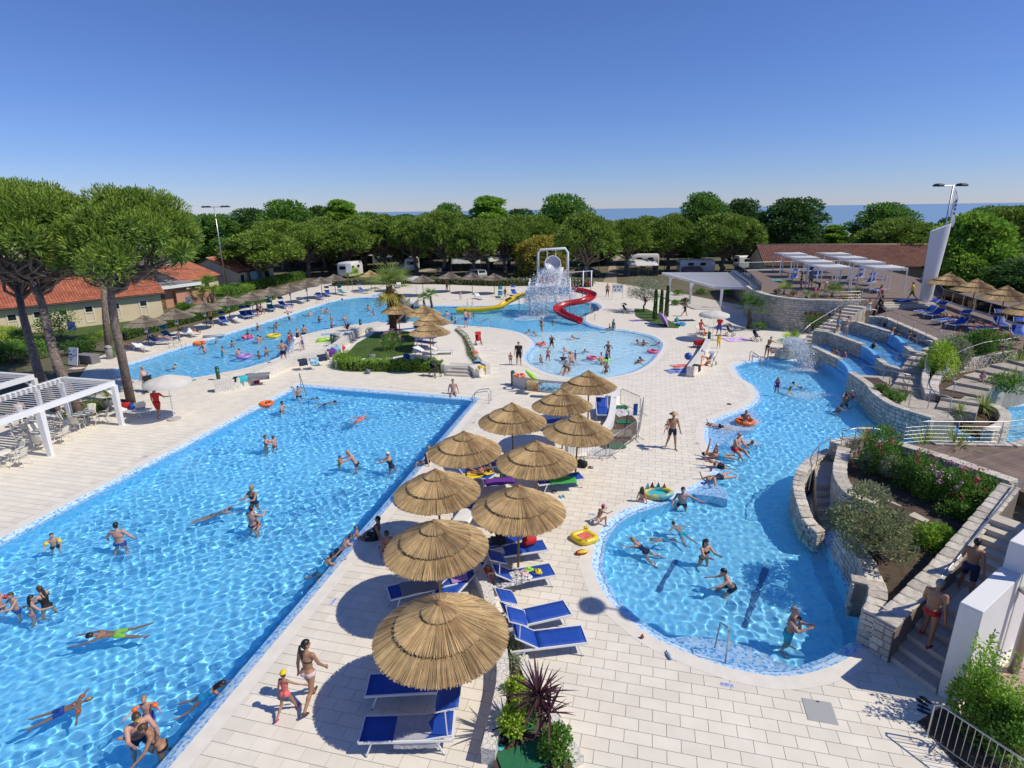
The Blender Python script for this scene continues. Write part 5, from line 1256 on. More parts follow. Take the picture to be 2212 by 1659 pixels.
def big_pine(label,base,forks,cr_c,R,Hc,seed,n=34000):
 root=thing('stone_pine',label,'tree',base,0,'big pines beside the bar terrace');r=random.Random(seed);B=Vector(base)
 mb=MB();pts=[Vector(p)for p in forks];mb.tube([Vector((0,0,-.1))]+[p-B for p in pts],[.27,.24,.21,.18,.15][:len(pts)+1],10);mb.build('trunk',M_barkp,root,True)
 L=[]
 for l in umbrella_lumps(R,-Hc*.40,Hc*.5,50,seed,.17,.30):c=Vector(l[:3])+Vector(cr_c)-B;L.append((c.x,c.y,c.z,l[3]))
 F0=pts[-1]-B
 for i,l in enumerate(L[::2]+L[-9:]):
  mb=MB();limb(mb,F0+Vector((0,0,r.uniform(-1.2,.3))),Vector(l[:3])-Vector((0,0,l[3]*.35)),.11,.02,r,1.4,6,7);mb.build('branch',M_barkp,root,True)
 mb=MB()
 for i in range(60):
  a=r.uniform(0,6.28);q=R*r.uniform(.3,.95);p=Vector(cr_c)-B+Vector((q*math.cos(a),q*math.sin(a),-Hc*r.uniform(.35,.6)));limb(mb,F0 .lerp(p,r.uniform(.2,.5)),p,.03,.006,r,2.0,4)
 mb.build('twigs',M_barkp,root)['kind']='stuff'
 link('crown',crown_obj(L,n,.30,.030,'pine','pine_inner',seed,up=1.0),root)
 return root
f1=[RY(283-37,688,33.6),RY(240,640,33.8),RY(245,590,34.0)]
big_pine('tall stone pine with forked trunk beside the white pool parasol',(-23.4,33.5,0),f1,RY(285,505,35.5),4.2,5.2,301)
f2=[RY(118,770,31.6),RY(92,660,33),RY(70,600,34)]
big_pine('leaning stone pine at the left edge above the white pergola',(-24.7,31.0,0),f2,RY(75,490,35.0),4.3,5.0,317)
f3=[RY(82,800,32.6),RY(52,690,35),RY(35,610,37)]
big_pine('thin leaning stone pine behind the pergola at the left edge',(-27.0,32.2,0),f3,RY(20,470,39.0),4.0,4.6,331,20000)
b4=Q('a',880,1520);big_pine('shorter pine trunk rising behind the litter bin on the left shore',(b4 .x,b4 .y,0),[RY(228,690,b4 .y),RY(222,600,b4 .y+.5)],RY(190,520,b4 .y+2),3.6,4.0,347,16000)
def olive(label,loc,H_,R,seed,n=5200,kind='grey',name='olive_tree'):
 root=thing(name,label,'tree',loc);r=random.Random(seed);L=[]
 for i in range(16):a=i*2.4;q=R*r.uniform(.2,.8);L.append((q*math.cos(a),q*math.sin(a),H_*r.uniform(.45,.92),R*r.uniform(.24,.38)))
 mb=MB();limb(mb,(0,0,-.05),(.1,0,H_*.32),.11,.09,r,.8,8);mb.build('trunk',M_bark,root,True)
 mb=MB()
 for l in L:limb(mb,(.1,0,H_*.3),l[:3],.045,.012,r,1.2,5)
 mb.build('branches',M_bark,root,True)['kind']='stuff'
 link('crown',leaf_mesh('crown',*(lambda A,k,d:(A[k,:3]+d*(A[k,3]*NR.uniform(.3,1.05,len(k)))[:,None],d+rand_dirs(NR,len(k),.5)))(np.array(L),NR.integers(0,len(L),n),rand_dirs(NR,n)),.13,.028,M_leaf[kind],.4,seed),root)
 return root
p=Q('c',1225,1195);olive('grey olive tree on the small lawn beside the children pool',p,3.7,2.1,5)
olive('gnarled olive tree in the garden bed between the stone walls',(10.75,15.0,.75),2.0,1.35,9,5200,'olive')
for i,(x,y,h_)in enumerate([(1312,1270,3.1),(1362,1225,2.6),(1405,1250,3.3)]):
 p=Q('c',x,y);root=thing('column_cypress','slim dark column cypress on the small lawn, %s from the olive tree'%ORD[i],'tree',p,0,'column cypresses');r=np.random.default_rng(i);n=1700;z=r.uniform(.05,1,n)*h_;a=r.uniform(0,6.28,n);rr=.20*np.sqrt(np.clip(1.06-z/h_,0,1))*r.uniform(.6,1.1,n)
 link('foliage',leaf_mesh('foliage',np.stack([rr*np.cos(a),rr*np.sin(a),z],1),np.stack([np.cos(a)*.5,np.sin(a)*.5,np.ones(n)],1),.16,.035,M_leaf['dark'],.2,i),root);MB().tube([(0,0,-.03),(0,0,h_*.8)],[.05,.02],6).build('trunk',M_bark,root)
 # ================================================================== hedges, lawns
def hedge(label,pts,w_,h,z=0.0,kind='mid',dens=260,seed=1,ln=.10,wd=.035,group=None):
 """leafy band along a polyline"""
 A_=resample(pts,.3,False);root=thing('hedge',label,'hedge',(A_[0][0],A_[0][1],z),0,group);r=np.random.default_rng(seed);L=len(A_)*.3;n=int(dens*L*(w_+2*h))
 t=r.uniform(0,len(A_)-1.001,n);i=t.astype(int);f=(t-i)[:,None];P_=A_[i]*(1-f)+A_[i+1]*f;tg=A_[i+1]-A_[i];tg/=np.linalg.norm(tg,axis=1,keepdims=True);nn=np.stack([-tg[:,1],tg[:,0]],1)
 s=r.uniform(0,w_+2*h,n);side=np.where(s<h,-w_/2,np.where(s>h+w_,w_/2,s-h-w_/2));zz=np.where(s<h,s,np.where(s>h+w_,s-h-w_,h));bump=1+.12*np.sin(t*1.7)+.08*np.sin(t*4.1)
 C=np.concatenate([P_+nn*(side*r.uniform(.82,1.05,n))[:,None]-A_[0],(zz*bump*r.uniform(.9,1.04,n))[:,None]],1);D=np.concatenate([nn*np.sign(side)[:,None]*(np.abs(side)>w_*.45)[:,None],np.ones((n,1))*.7],1)+rand_dirs(r,n)*.9
 link('foliage',leaf_mesh('foliage',C,D,ln,wd,M_leaf[kind],.3,seed),root)
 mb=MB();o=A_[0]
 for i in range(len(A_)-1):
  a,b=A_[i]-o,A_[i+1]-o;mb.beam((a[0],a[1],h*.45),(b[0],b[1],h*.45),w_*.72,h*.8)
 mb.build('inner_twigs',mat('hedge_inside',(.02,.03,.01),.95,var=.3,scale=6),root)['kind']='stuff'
 return root
hedge('trimmed hedge behind the grey parasols on the left shore',[(-41.5,82),(-38.5,90),(-36.5,101)],1.6,1.1,0,'mid',90,3,.2,.08)
hedge('low mixed planting behind the loungers of the far shore',[(-28,91),(-19,92.5),(-11,91.5),(-2,88),(6,87.5),(12,85)],1.6,.9,0,'olive',80,4,.24,.08)
hedge('planting strip behind the first grey parasols, below the cream building',[(-36,52),(-35.5,57),(-34,63),(-33,70),(-32,77)],1.3,.75,0,'mid',90,5,.18,.07)
lawn=solid('lawn',[(-47,50),(-38,50),(-35.7,58),(-33.5,70),(-32.5,79),(-35,84),(-41,80),(-41,64),(-48,56)],-.025,.02,M_lawn)
solid('lawn',[xy(Q('c',*p))for p in((1150,1170),(1250,1175),(1330,1205),(1430,1270),(1520,1310),(1500,1328),(1400,1325),(1230,1265),(1160,1230))],-.02,.05,M_lawn)
def tufts(name,poly,z,n,m,seed,ln=.07,wd=.008):
 P_=ccw(poly);r=np.random.default_rng(seed);lo,hi=P_.min(0),P_.max(0);q=r.uniform(lo,hi,(n*2,2));q=q[inside(P_,q)][:n]
 o=link(name,leaf_mesh(name,np.c_[q,np.full(len(q),z)],rand_dirs(r,len(q),1.6),ln,wd,m,.2,seed));tag(o,kind='stuff');return o
 # ================================================================== houses on the left
M_cream=mat('cream_render',(.72,.60,.40),.9,scale=.8,col2=(.66,.54,.36),bump=.1,bscale=30)
M_salmon=mat('salmon_render',(.56,.29,.19),.9,var=.08,scale=.8)
M_rooft=mat('roof_tile_terracotta',(.46,.15,.075),.85,scale=.6,col2=(.36,.11,.06),island=.2,obj_rand=.2)
M_glass_dk=mat('window_glass',(.02,.025,.03),.08,spec=.6)
M_frame_w=mat('window_surround',(.74,.68,.56),.8)
M_dark=mat('dark_metal',(.03,.03,.035),.5)
TILE={}
def pantile(m=None):
 m=m or M_rooft
 if m.name not in TILE:
  mb=MB();rows=[]
  for y in(0,.44):rows.append([(.125*math.cos(PI-PI*k/5),y,.075*math.sin(PI*k/5)+(.02 if y==0 else 0))for k in range(6)])
  mb.sheet(rows);TILE[m.name]=mb.mesh('roof_tile',m,False)
 return TILE[m.name]
def tiled_slope(parent,origin,ux,uy,nx,ny,maxobj=150,m=None):
 """rows of barrel tiles: ux along the eave, uy up the slope (unit vectors), in parent space"""
 me=pantile(m);ux,uy=Vector(ux),Vector(uy);un=ux.cross(uy).normalized();R_=Matrix((ux,uy,un)).transposed();V=[];F=[];cnt=0;vv=[v.co.copy()for v in me.vertices];ff=[tuple(f.vertices)for f in me.polygons]
 e=R_.to_euler()
 for j in range(ny):
  for i in range(nx):
   p=Vector(origin)+ux*(.25*i+.125)+uy*(.38*j)+un*.01
   if cnt<maxobj:link('roof_tile',me,parent,p,e);cnt+=1
   else:
    o=len(V);V+=[tuple(p+R_@c)for c in vv];F+=[tuple(k+o for k in f)for f in ff]
 if V:
  m2=bpy.data.meshes.new('roof_tiles');m2 .from_pydata(V,[],F);m2 .materials.append(m or M_rooft);tag(link('roof_tiles',m2,parent),kind='stuff')
def gable_house(label,a,b,depth,eave,ridge,m_wall,wins=(),over=.45,side=1,m_r=None,maxobj=150):
 """long front wall from a to b (2-D), body lies to the left of a->b when side=1"""
 a,b=Vector(a),Vector(b);L=(b-a).length;t=(b-a)/L;ang=math.atan2(t.y,t.x)
 root=thing('house',label,'house',(a.x,a.y,0),ang);D=depth*side
 mb=MB();mb.add([(0,0,-.1),(L,0,-.1),(L,D,-.1),(0,D,-.1),(0,0,eave),(L,0,eave),(L,D,eave),(0,D,eave),(0,D/2,ridge),(L,D/2,ridge)],[(0,1,5,4),(1,2,6,9,5),(2,3,7,6),(3,0,4,8,7)]);mb.build('wall',m_wall,root)
 sl=math.hypot(D/2,ridge-eave);k=(ridge-eave)/abs(D/2)
 mb=MB();ez=eave-over*k
 for s in(0,1):
  y0=-over*side if s==0 else D+over*side;mb.add([(-over,y0,ez),(L+over,y0,ez),(L+over,D/2,ridge),(-over,D/2,ridge),(-over,y0,ez-.12),(L+over,y0,ez-.12),(L+over,D/2,ridge-.12),(-over,D/2,ridge-.12)],[(0,1,2,3),(7,6,5,4),(0,4,5,1),(1,5,6,2),(3,2,6,7),(0,3,7,4)])
 rf=mb.build('roof',mat('roof_board',(.10,.065,.05),.9),root)
 ln=math.hypot(abs(D/2)+over,ridge-ez);nx=int((L+2*over)/.25);ny=int(ln/.38)
 tiled_slope(rf,(-over,-over*side,ez),(1,0,0),Vector((0,side*(abs(D/2)+over),ridge-ez)).normalized(),nx,ny,maxobj,m_r)
 MB().tube([(-over,D/2,ridge+.03),(L+over,D/2,ridge+.03)],.11,8).build('ridge_tiles',mat('ridge_tile',(.52,.36,.27),.85,var=.3,scale=6),rf,True)
 MB().tube([(-over,-over*side-.06*side,ez-.04),(L+over,-over*side-.06*side,ez-.04)],.07,8).build('gutter',M_dark,rf)
 for(x,z,w_,h)in wins:
  mb=MB();o=-.02*side
  for dx,dz,ww,hh in((0,h/2+.06,w_+.24,.12),(0,-h/2-.06,w_+.24,.12),(-w_/2-.06,0,.12,h),(w_/2+.06,0,.12,h)):mb.box((x+dx,o,z+dz),(ww,.06,hh))
  wn=mb.build('window',M_frame_w,root);MB().box((x,.0*side-.006*side,z),(w_,.02,h)).build('pane',M_glass_dk,wn)
 return root
h1=gable_house('long cream house with red tiled roof and small framed windows, left edge',(-50.5,52.6),(-39.2,64.5),8.5,2.9,5.1,M_cream,[(1.3,1.75,.62,.55),(3.4,1.75,.62,.55),(5.4,1.75,.62,.55),(7.4,1.75,.62,.55),(9.6,1.75,.62,.55),(12.0,1.75,.62,.55),(14.6,1.75,.62,.55)],side=1)
for o_ in[c for c in h1 .children if c.name.startswith('window')]:
 x=sum(v.co.x for v in o_.data.vertices)/len(o_.data.vertices);mb=MB()
 for dx,w_,z,hh in((-.37,.10,.95,1.0),(.37,.10,.95,1.0),(0,.84,.42,.10)):mb.box((x+dx,-.018,z),(w_,.05,hh))
 mb.build('trim',M_frame_w,o_)
h3=gable_house('cream house with red gabled roof and a round gable window',(-43.4,77.0),(-43.2,85.8),8.0,2.6,4.4,M_cream,[(2,1.6,.9,1.0),(5.5,1.2,1.2,2.0)],side=1,maxobj=120)
h4=gable_house('cream house with red roof carrying a blue pictured banner',(-41.2,88.0),(-39.6,97.5),9.0,2.8,4.7,M_cream,[(1.0,1.5,.9,1.2),(7.6,1.5,1.4,1.2)],side=1,maxobj=120)
g=thing('round_window','round dark window in the gable of the middle cream house','window',(-43.3,76.52,3.2));mb=MB();mb.M=Matrix.Rotation(PI/2,4,'X');mb.lathe([(.42,0),(.42,.05)],18);mb.build('pane',M_glass_dk,g);MB().torus((0,-.04,0),.44,.05,18,6,Matrix.Rotation(PI/2,3,'X')).build('frame',M_frame_w,g,True);g.location=(-47.2,76.98,3.3)
sx=thing('annexe','low salmon-coloured flat-roofed annexe with a white fascia','building',(-44,67.5,0),math.radians(62))
MB().box((3.2,3.0,1.2),(6.4,6.0,2.4)).build('wall',M_salmon,sx);MB().box((7.2,-.4,1.0),(5.2,.25,2.0)).build('garden_wall',M_salmon,sx)
MB().box((3.6,2.7,2.62),(8.4,7.6,.36)).build('roof_fascia',M_white,sx);MB().box((3.6,2.7,2.81),(8.0,7.2,.03)).build('roof_felt',mat('roof_felt',(.30,.28,.26),.95,var=.2),sx)
for i in range(5):MB().box((1.2+i*1.1,3.8,2.95),(1.0,1.9,.05),R=Matrix.Rotation(.25,3,'X')).build('solar_panel',mat('solar_panel',(.02,.04,.08),.15),sx)
MB().box((3.0,-.03,.95),(.9,.08,1.9)).build('door',mat('door_brown',(.16,.09,.05),.6),sx)
bn=thing('banner','blue and yellow pictured banner on the wall of the far cream house','banner',(-40.55,91.0,1.9),math.radians(-99.6)+PI)
MB().box((0,0,0),(2.6,.04,1.5)).build('sheet',mat('banner_blue',(.12,.42,.68),.6,scale=1.2,col2=(.55,.62,.62)),bn)
MB().ell((-.8,.03,0),(.35,.03,.35),14,8).build('yellow_motif',plastic('yellow'),bn);MB().ell((-.35,.03,-.3),(.3,.03,.22),14,8).build('red_motif',plastic('red'),bn);bn.location=(-39.9,91.2,1.7)
h5=gable_house('far house with a long red tiled roof, coloured darker for grazing light, behind the white canopies',(37.0,84.0),(62.0,78.5),14.0,2.9,5.3,M_cream,[],side=1,maxobj=60,m_r=mat('roof_tile_grazing',(.24,.105,.07),.9,scale=.6,col2=(.17,.075,.05),island=.2))  # tiles coloured darker than terracotta to paint in the weak grazing light
# ================================================================== island terrace in the middle
ISL_O=[xy(Q('f',*p))for p in((720,212),(790,130),(880,60),(960,0))]+[(-13.0,52.5),(-11.5,55.0),(-8.0,55.6),(-5.2,53.5),(-4.6,51.0),(-3.6,47.5),(-3.0,44.0),(-2.6,41.0),(-1.7,38.7),(-2.6,38.0),(-3.0,38.9),(-4.75,39.0),(-4.75,39.3),(-10.2,40.3),(-12.5,40.6)]
isl=solid('island_terrace',ISL_O,-.02,ISZ-.012,M_coping)
LAWN=[(-12.6,41.6),(-12.8,46.5),(-12.2,50.5),(-10.5,52.0),(-8.6,50.5),(-8.0,46.5),(-7.6,42.6),(-9.5,41.2)]
solid('lawn',LAWN,.3,ISZ+.01,M_lawn);tufts('grass',LAWN,ISZ+.01,9000,M_leaf['mid'],4)
hedge('clipped leafy hedge along the front of the island',[(-12.95,43.2),(-12.7,41.2),(-11.5,40.4),(-9.5,40.3),(-7.2,40.0),(-5.0,39.7)],1.1,.72,0,'light',420,6,.09,.034)
hedge('low planting strip down the curved right side of the island',[(-4.9,51.5),(-4.0,48.5),(-3.4,45.0),(-3.0,41.8),(-2.4,39.4)],.55,.12,ISZ,'olive',240,7,.08,.03)
st=thing('garden_steps','four pale tiled steps up to the island terrace','steps',(-3.8,38.2,0),math.radians(-13))
for i in range(4):MB().box((0,.18+.33*i,.078*(i+1)),(1.75,.36+.02,.155*(i+1))).build('step',M_tread,st)
M_cobble=mat('white_crazy_paving',(.76,.74,.69),.85,scale=14,col2=(.50,.47,.42),bump=.4,bscale=30)
def crazy_mat():
 m,t,b=_new('crazy_paving');L=t.links.new;tc=t.nodes.new('ShaderNodeTexCoord');vo=t.nodes.new('ShaderNodeTexVoronoi');vo.feature='DISTANCE_TO_EDGE';vo.inputs['Scale'].default_value=9;L(tc.outputs['Object'],vo.inputs['Vector'])
 mr=t.nodes.new('ShaderNodeMapRange');mr.inputs[1].default_value=.02;mr.inputs[2].default_value=.05;L(vo.outputs['Distance'],mr.inputs[0]);mx=t.nodes.new('ShaderNodeMix');mx.data_type='RGBA';L(mr.outputs[0],mx.inputs[0]);mx.inputs[6].default_value=(.42,.37,.30,1);mx.inputs[7].default_value=(.74,.71,.65,1);L(mx.outputs[2],b.inputs['Base Color']);b.inputs['Roughness'].default_value=.85
 bp=t.nodes.new('ShaderNodeBump');bp.inputs['Strength'].default_value=.5;bp.inputs['Distance'].default_value=.02;L(mr.outputs[0],bp.inputs['Height']);L(bp.outputs[0],b.inputs['Normal']);return m
M_crazy=crazy_mat()
def low_wall(label,pts,w_,h,m=None,z=0.0,zt=None,cap=None):
 A_=np.array(pts,float);root=thing('low_wall',label,'wall',(A_[0][0],A_[0][1],z));C=resample(catmull(pts,5,False),.35,False)-A_[0];t=np.gradient(C,axis=0);t/=np.linalg.norm(t,axis=1,keepdims=True);n=np.stack([-t[:,1],t[:,0]],1);hs=np.full(len(C),h)if zt is None else np.interp(np.linspace(0,1,len(C)),np.linspace(0,1,len(zt)),zt)
 def bar(wd,z0,z1,nm,mm):
  a,b=C-n*wd/2,C+n*wd/2;rows=[[(a[i][0],a[i][1],z0),(a[i][0],a[i][1],z1[i]),(b[i][0],b[i][1],z1[i]),(b[i][0],b[i][1],z0)]for i in range(len(C))];mb=MB();mb.sheet(rows);mb.add(rows[0],[(3,2,1,0)]);mb.add(rows[-1],[(0,1,2,3)]);o=mb.build(nm,mm,root);bm=bmesh.new();bm.from_mesh(o.data);bmesh.ops.recalc_face_normals(bm,faces=bm.faces);bm.to_mesh(o.data);bm.free();return o
 bar(w_,-.02,hs,'wall_body',m or M_crazy)
 if cap:bar(w_+.06,hs.min()-.0,hs+.05,'coping',cap)
 return root
low_wall('long low pebbled wall hung with towels between the lagoon and the main pool',[xy(Q('e',1740,405)),xy(Q('e',1960,370)),xy(Q('f',120,300)),xy(Q('f',330,215)),xy(Q('f',560,165)),xy(Q('f',720,90))],.5,.75)
low_wall('curved white wall beside the island path',[xy(Q('b',720,1535)),(-14.3,47.5),(-14.5,50.5),(-14.2,53.0),(-12.8,55.2)],.5,.8)
low_wall('white low wall on the right side of the island with towels on top',[(-1.65,38.6),(-2.4,40.4),(-3.0,43.5),(-3.7,47.5),(-4.9,51.6)],.35,.75)
low_wall('towel-hung pebbled wall below the children pool',[xy(Q('g',170,345)),xy(Q('g',330,388)),xy(Q('g',580,415)),xy(Q('g',900,430))],.42,.82)
low_wall('short white wall with bags and a life ring on the open deck',[xy(Q('g',1592,285)),xy(Q('g',1650,205)),xy(Q('g',1700,130)),xy(Q('g',1740,50))],.4,.75)
low_wall('curved paved rim around the near planting bed, left side',[xy(Q('k',-30,1640)),xy(Q('k',40,1330)),xy(Q('k',90,1050)),xy(Q('k',70,780)),xy(Q('j',2010,700)),xy(Q('j',1960,330)),xy(Q('j',1860,60)),(-.35,16.3)],.30,.45)
low_wall('curved paved rim around the near planting bed, right side',[xy(Q('k',690,1650)),xy(Q('k',560,1430)),xy(Q('k',330,1020)),xy(Q('k',200,700)),xy(Q('k',130,520)),xy(Q('j',2010,500))],.30,.22)
solid('planting_bed',[xy(Q('k',*p))for p in((0,1700),(60,1330),(110,1050),(90,780),(40,600),(110,560),(180,740),(300,1040),(530,1440),(650,1660),(600,1800))],-.02,.16,M_soil)
solid('planting_bed',[xy(Q('g',*p))for p in((1000,530),(1100,570),(1165,640),(1170,740),(1080,820),(960,890),(860,860),(930,800),(985,680))],-.02,.06,M_soil)
low_wall('curved white wall beside the fenced-off planting strip',[xy(Q('g',985,440)),xy(Q('g',975,560)),xy(Q('g',950,690)),xy(Q('g',870,800)),xy(Q('g',740,890)),xy(Q('g',600,920))],.32,.5,M_white)
M_palmbark=mat('palm_boots',(.17,.07,.035),.9,var=.4,scale=8)
pp=Q('b',1190,1385,ISZ);fan_palm('tall fan palm with shaggy red-brown trunk and drooping fronds on the island',(pp.x,pp.y,ISZ),4.3,.26,20,1.75,3,10,'yucca',None,'fan_palm',M_palmbark)
for i,(x,y,t_)in enumerate([(1445,1190,1.4),(1500,1180,1.7)]):p=Q('b',x,y);fan_palm('small bushy palm by the glass bridge, %s of the pair'%('left','right')[i],(p.x,p.y,0),t_,.12,16,.8,20+i,0,'mid','pair of small palms')
p=Q('b',1180,1500,ISZ);shrub('oleander','pale pink oleander at the foot of the island palm',(p.x,p.y,ISZ),.95,1.1,'mid',1500,.14,.026,8,flowers='pink',nf=34)
p=Q('b',820,1350);yucca('dark spiky plant behind the white curved wall',(p.x,p.y,.1),60,1.0,.03,'purple',.1,12,.3)
shrub('shrub','small grey-green shrub at the start of the island path',Q('b',1010,1390),.5,.6,'olive',500,.1,.03,14)
bp_=[Q('b',*p,.35)for p in((1210,1275),(1290,1275),(1400,1160),(1330,1150))]
br=thing('footbridge','small wooden footbridge with glass sides over the lagoon','bridge',(bp_[0].x,bp_[0].y,0))
MB().prism([(p.x-bp_[0].x,p.y-bp_[0].y)for p in bp_],.18,.32).build('deck',M_wood,br)
gm,t_,b_=_new('clear_glass');t_.nodes.remove(b_);g1=t_.nodes.new('ShaderNodeBsdfTransparent');g2_=t_.nodes.new('ShaderNodeBsdfGlossy');g2_.inputs['Roughness'].default_value=.03;ms=t_.nodes.new('ShaderNodeMixShader');fz=t_.nodes.new('ShaderNodeFresnel');fz.inputs[0].default_value=1.5;g1 .inputs[0].default_value=(.80,.90,.88,1)
t_.links.new(fz.outputs[0],ms.inputs[0]);t_.links.new(g1 .outputs[0],ms.inputs[1]);t_.links.new(g2_.outputs[0],ms.inputs[2]);t_.links.new(ms.outputs[0],t_.nodes['Material Output'].inputs[0]);M_glass=gm
for a,b in((0,3),(1,2)):
 A_,B_=bp_[a]-Vector((bp_[0].x,bp_[0].y,0)),bp_[b]-Vector((bp_[0].x,bp_[0].y,0));MB().beam(A_+Vector((0,0,.5)),B_+Vector((0,0,.5)),.02,1.0).build('glass_side',M_glass,br);MB().tube([A_+Vector((0,0,1.03)),B_+Vector((0,0,1.03))],.025,6).build('handrail',M_steel,br)
 # ================================================================== white pergolas
M_wpaint=mat('white_paint',(.80,.80,.79),.5,var=.04,scale=2)
def pergola(label,fr,bk,z=2.32,nslat=16,post=.2,posts=None,group=None,name='pergola',sw_=.17):
 """fr, bk: ends (2-D) of front and back beam; louvre slats run between the beams"""
 f0,f1=Vector(fr[0]),Vector(fr[1]);b0,b1=Vector(bk[0]),Vector(bk[1]);root=thing(name,label,'pergola',(f0 .x,f0 .y,0),0,group);L3=lambda p,zz:Vector((p.x-f0 .x,p.y-f0 .y,zz))
 for nm,a,b in(('front_beam',f0,f1),('back_beam',b0,b1),('end_beam',f0,b0),('end_beam',f1,b1)):MB().beam(L3(a,z),L3(b,z),.16,.28).build(nm,M_wpaint,root)
 for p in posts or(f0,f1,b0,b1):
  p=Vector(p);mb=MB();mb.add(*(lambda P:(P,[(0,1,5,4),(1,2,6,5),(2,3,7,6),(3,0,4,7),(4,5,6,7)]))([L3(p,0)+Vector((sx*post*.42,sy*post*.42,0))for sx,sy in((-1,-1),(1,-1),(1,1),(-1,1))]+[L3(p,z-.1)+Vector((sx*post*.6,sy*post*.6,0))for sx,sy in((-1,-1),(1,-1),(1,1),(-1,1))]));po=mb.build('post',M_wpaint,root)
  c=(f0+f1+b0+b1)/4;d=(c-p).normalized();MB().beam(L3(p,z-.55)+Vector((d.x,d.y,0))*.08,L3(p,z-.08)+Vector((d.x,d.y,0))*.5,.10,.12).build('brace',M_wpaint,po)
 for i in range(nslat):
  t=(i+.5)/nslat;a,b=f0 .lerp(f1,t),b0 .lerp(b1,t);MB().beam(L3(a,z+.10),L3(b,z+.10),sw_,.03,up=(-.25,.55,1)if sw_>.12 else(0,0,1)).build('slat',M_wpaint,root)
 return root
pergola('large white louvred pergola over the bar tables, left edge',((-22.9,21.8),(-21.45,29.7)),((-26.3,22.6),(-24.85,30.6)),2.38,30,.24,[(-22.2,25.5),(-21.45,29.6),(-24.8,30.4),(-25.7,25.9)])
pergola('second white louvred pergola behind the first, left edge',((-27.9,26.0),(-27.0,31.2)),((-31.8,27.0),(-30.9,32.2)),2.38,19,.2)
pergola('wide white slatted pergola roof beyond the children pool',((22.6,63.6),(20.5,78.4)),((27.3,62.0),(31.0,77.0)),2.5,34,.22,[(23.9,65.1),(21.3,68.1),(20.8,75.4),(27.3,62.2),(30.9,76.8),(26.5,63)],sw_=.11)
M_fabw=mat('white_canopy_cloth',(.80,.80,.80),.8,var=.05,scale=3,trans=.35)
def cabana(label,c,rz,w_=3.1,d_=2.9,h=2.35,group='white canopies on the upper terrace'):
 root=thing('cabana',label,'canopy',c,rz,group)
 for sx in(-1,1):
  for sy in(-1,1):MB().beam((sx*w_/2,sy*d_/2,0),(sx*w_/2,sy*d_/2,h),.10).build('post',M_wpaint,root)
 mb=MB()
 for sy in(-1,1):mb.beam((-w_/2,sy*d_/2,h),(w_/2,sy*d_/2,h),.1,.12)
 for sx in(-1,1):mb.beam((sx*w_/2,-d_/2,h),(sx*w_/2,d_/2,h),.1,.12)
 mb.build('roof_frame',M_wpaint,root);rows=[]
 for i in range(13):y=-d_/2+d_*i/12;rows.append([(x*w_/2,y,h+.10-.05*abs(math.sin(i*PI/3))-.04*(1-x*x))for x in(-1,-.5,0,.5,1)])
 MB().sheet(rows,.01).build('cloth_roof',M_fabw,root,True)
 rows=[[(-w_/2+w_*k/24,-d_/2-.06,h+.02)for k in range(25)],[(-w_/2+w_*k/24,-d_/2-.07,h-.16-.05*abs(math.sin(k*PI/4)))for k in range(25)]];MB().sheet(rows).build('valance',M_fabw,root)
 return root
for row,(a,b,nm)in enumerate([((690,832),(360,727),'left'),((1135,838),(710,727),'right')]):
 A_,B_=Q('d',*a,UZ+2.4),Q('d',*b,UZ+2.4)
 for i in range(4):
  p=A_.lerp(B_,i/3.0);
  if row==0 and i==0:cb=cabana('white cloth cabana nearest in the left row on the upper terrace',(p.x,p.y+1.2,UZ),-.12)
  else:dup(cb,(p.x,p.y+1.2,UZ),-.12,'white cloth cabana, %s in the %s row on the upper terrace'%(('nearest','second','third','farthest')[i],nm))
def balustrade(label,pts,h=1.0,z=0.0):
 P_=[Vector((p[0],p[1],z))for p in pts];root=thing('glass_balustrade',label,'balustrade',P_[0]);o=P_[0]
 for a,b in zip(P_,P_[1:]):
  n=max(1,round((b-a).length/2.0))
  for i in range(n):
   p,q=a.lerp(b,i/n+.004),a.lerp(b,(i+1)/n-.004);MB().beam(p-o+Vector((0,0,h/2)),q-o+Vector((0,0,h/2)),.015,h).build('glass_panel',M_glass,root)
 MB().tube([p-o+Vector((0,0,h))for p in P_],.025,6).build('top_rail',M_steel,root);mb=MB()
 for a,b in zip(P_,P_[1:]):mb.beam(a-o+Vector((0,0,.03)),b-o+Vector((0,0,.03)),.14,.14)
 mb.build('base_rail',M_wpaint,root);return root
balustrade('glass balustrade along the far left edge of the upper terrace',[(24.8,57.0),(27.3,66),(30.2,78.5),(36.8,79.5),(49,79.5)],1.05,UZ)
balustrade('glass balustrade along the right edge of the terraces',[(47.2,66.5),(43.2,58.4),(40.2,53.4),(38.6,47.5),(37.1,40.8),(36.4,36.0)],1.0,TZ+.3)
o=solid('terrace_parapet',[(24.5,57),(27.1,66),(29.9,78.6),(30.4,78.6),(27.6,66),(25.0,57)],-.3,UZ+.12,M_white)
py=thing('pylon','tall white lens-shaped pylon with a sloping top on the terrace','pylon',(37.6,51.9,TZ),math.radians(-20));rows=[]
for i in range(13):
 t=i/12;z=6.9*t;k=.62+.38*t;rows.append([(.74*k*math.cos(a)+.12*t,.34*k*math.sin(a),z+(.35*math.cos(a)if i==12 else 0))for a in[2*PI*q/20 for q in range(21)]])
mb=MB();mb.sheet(rows);mb.add(rows[-1][:20],[tuple(range(20))]);mb.build('shaft',M_wpaint,py,True)
autosmooth(py.children[0],40)
lp=thing('floodlight_mast','grey mast with dark floodlights rising behind the white pylon','lamp post',(38.4,52.3,TZ));MB().tube([(0,0,0),(0,0,10.4)],[.09,.06],8).build('mast',M_steel,lp,True)
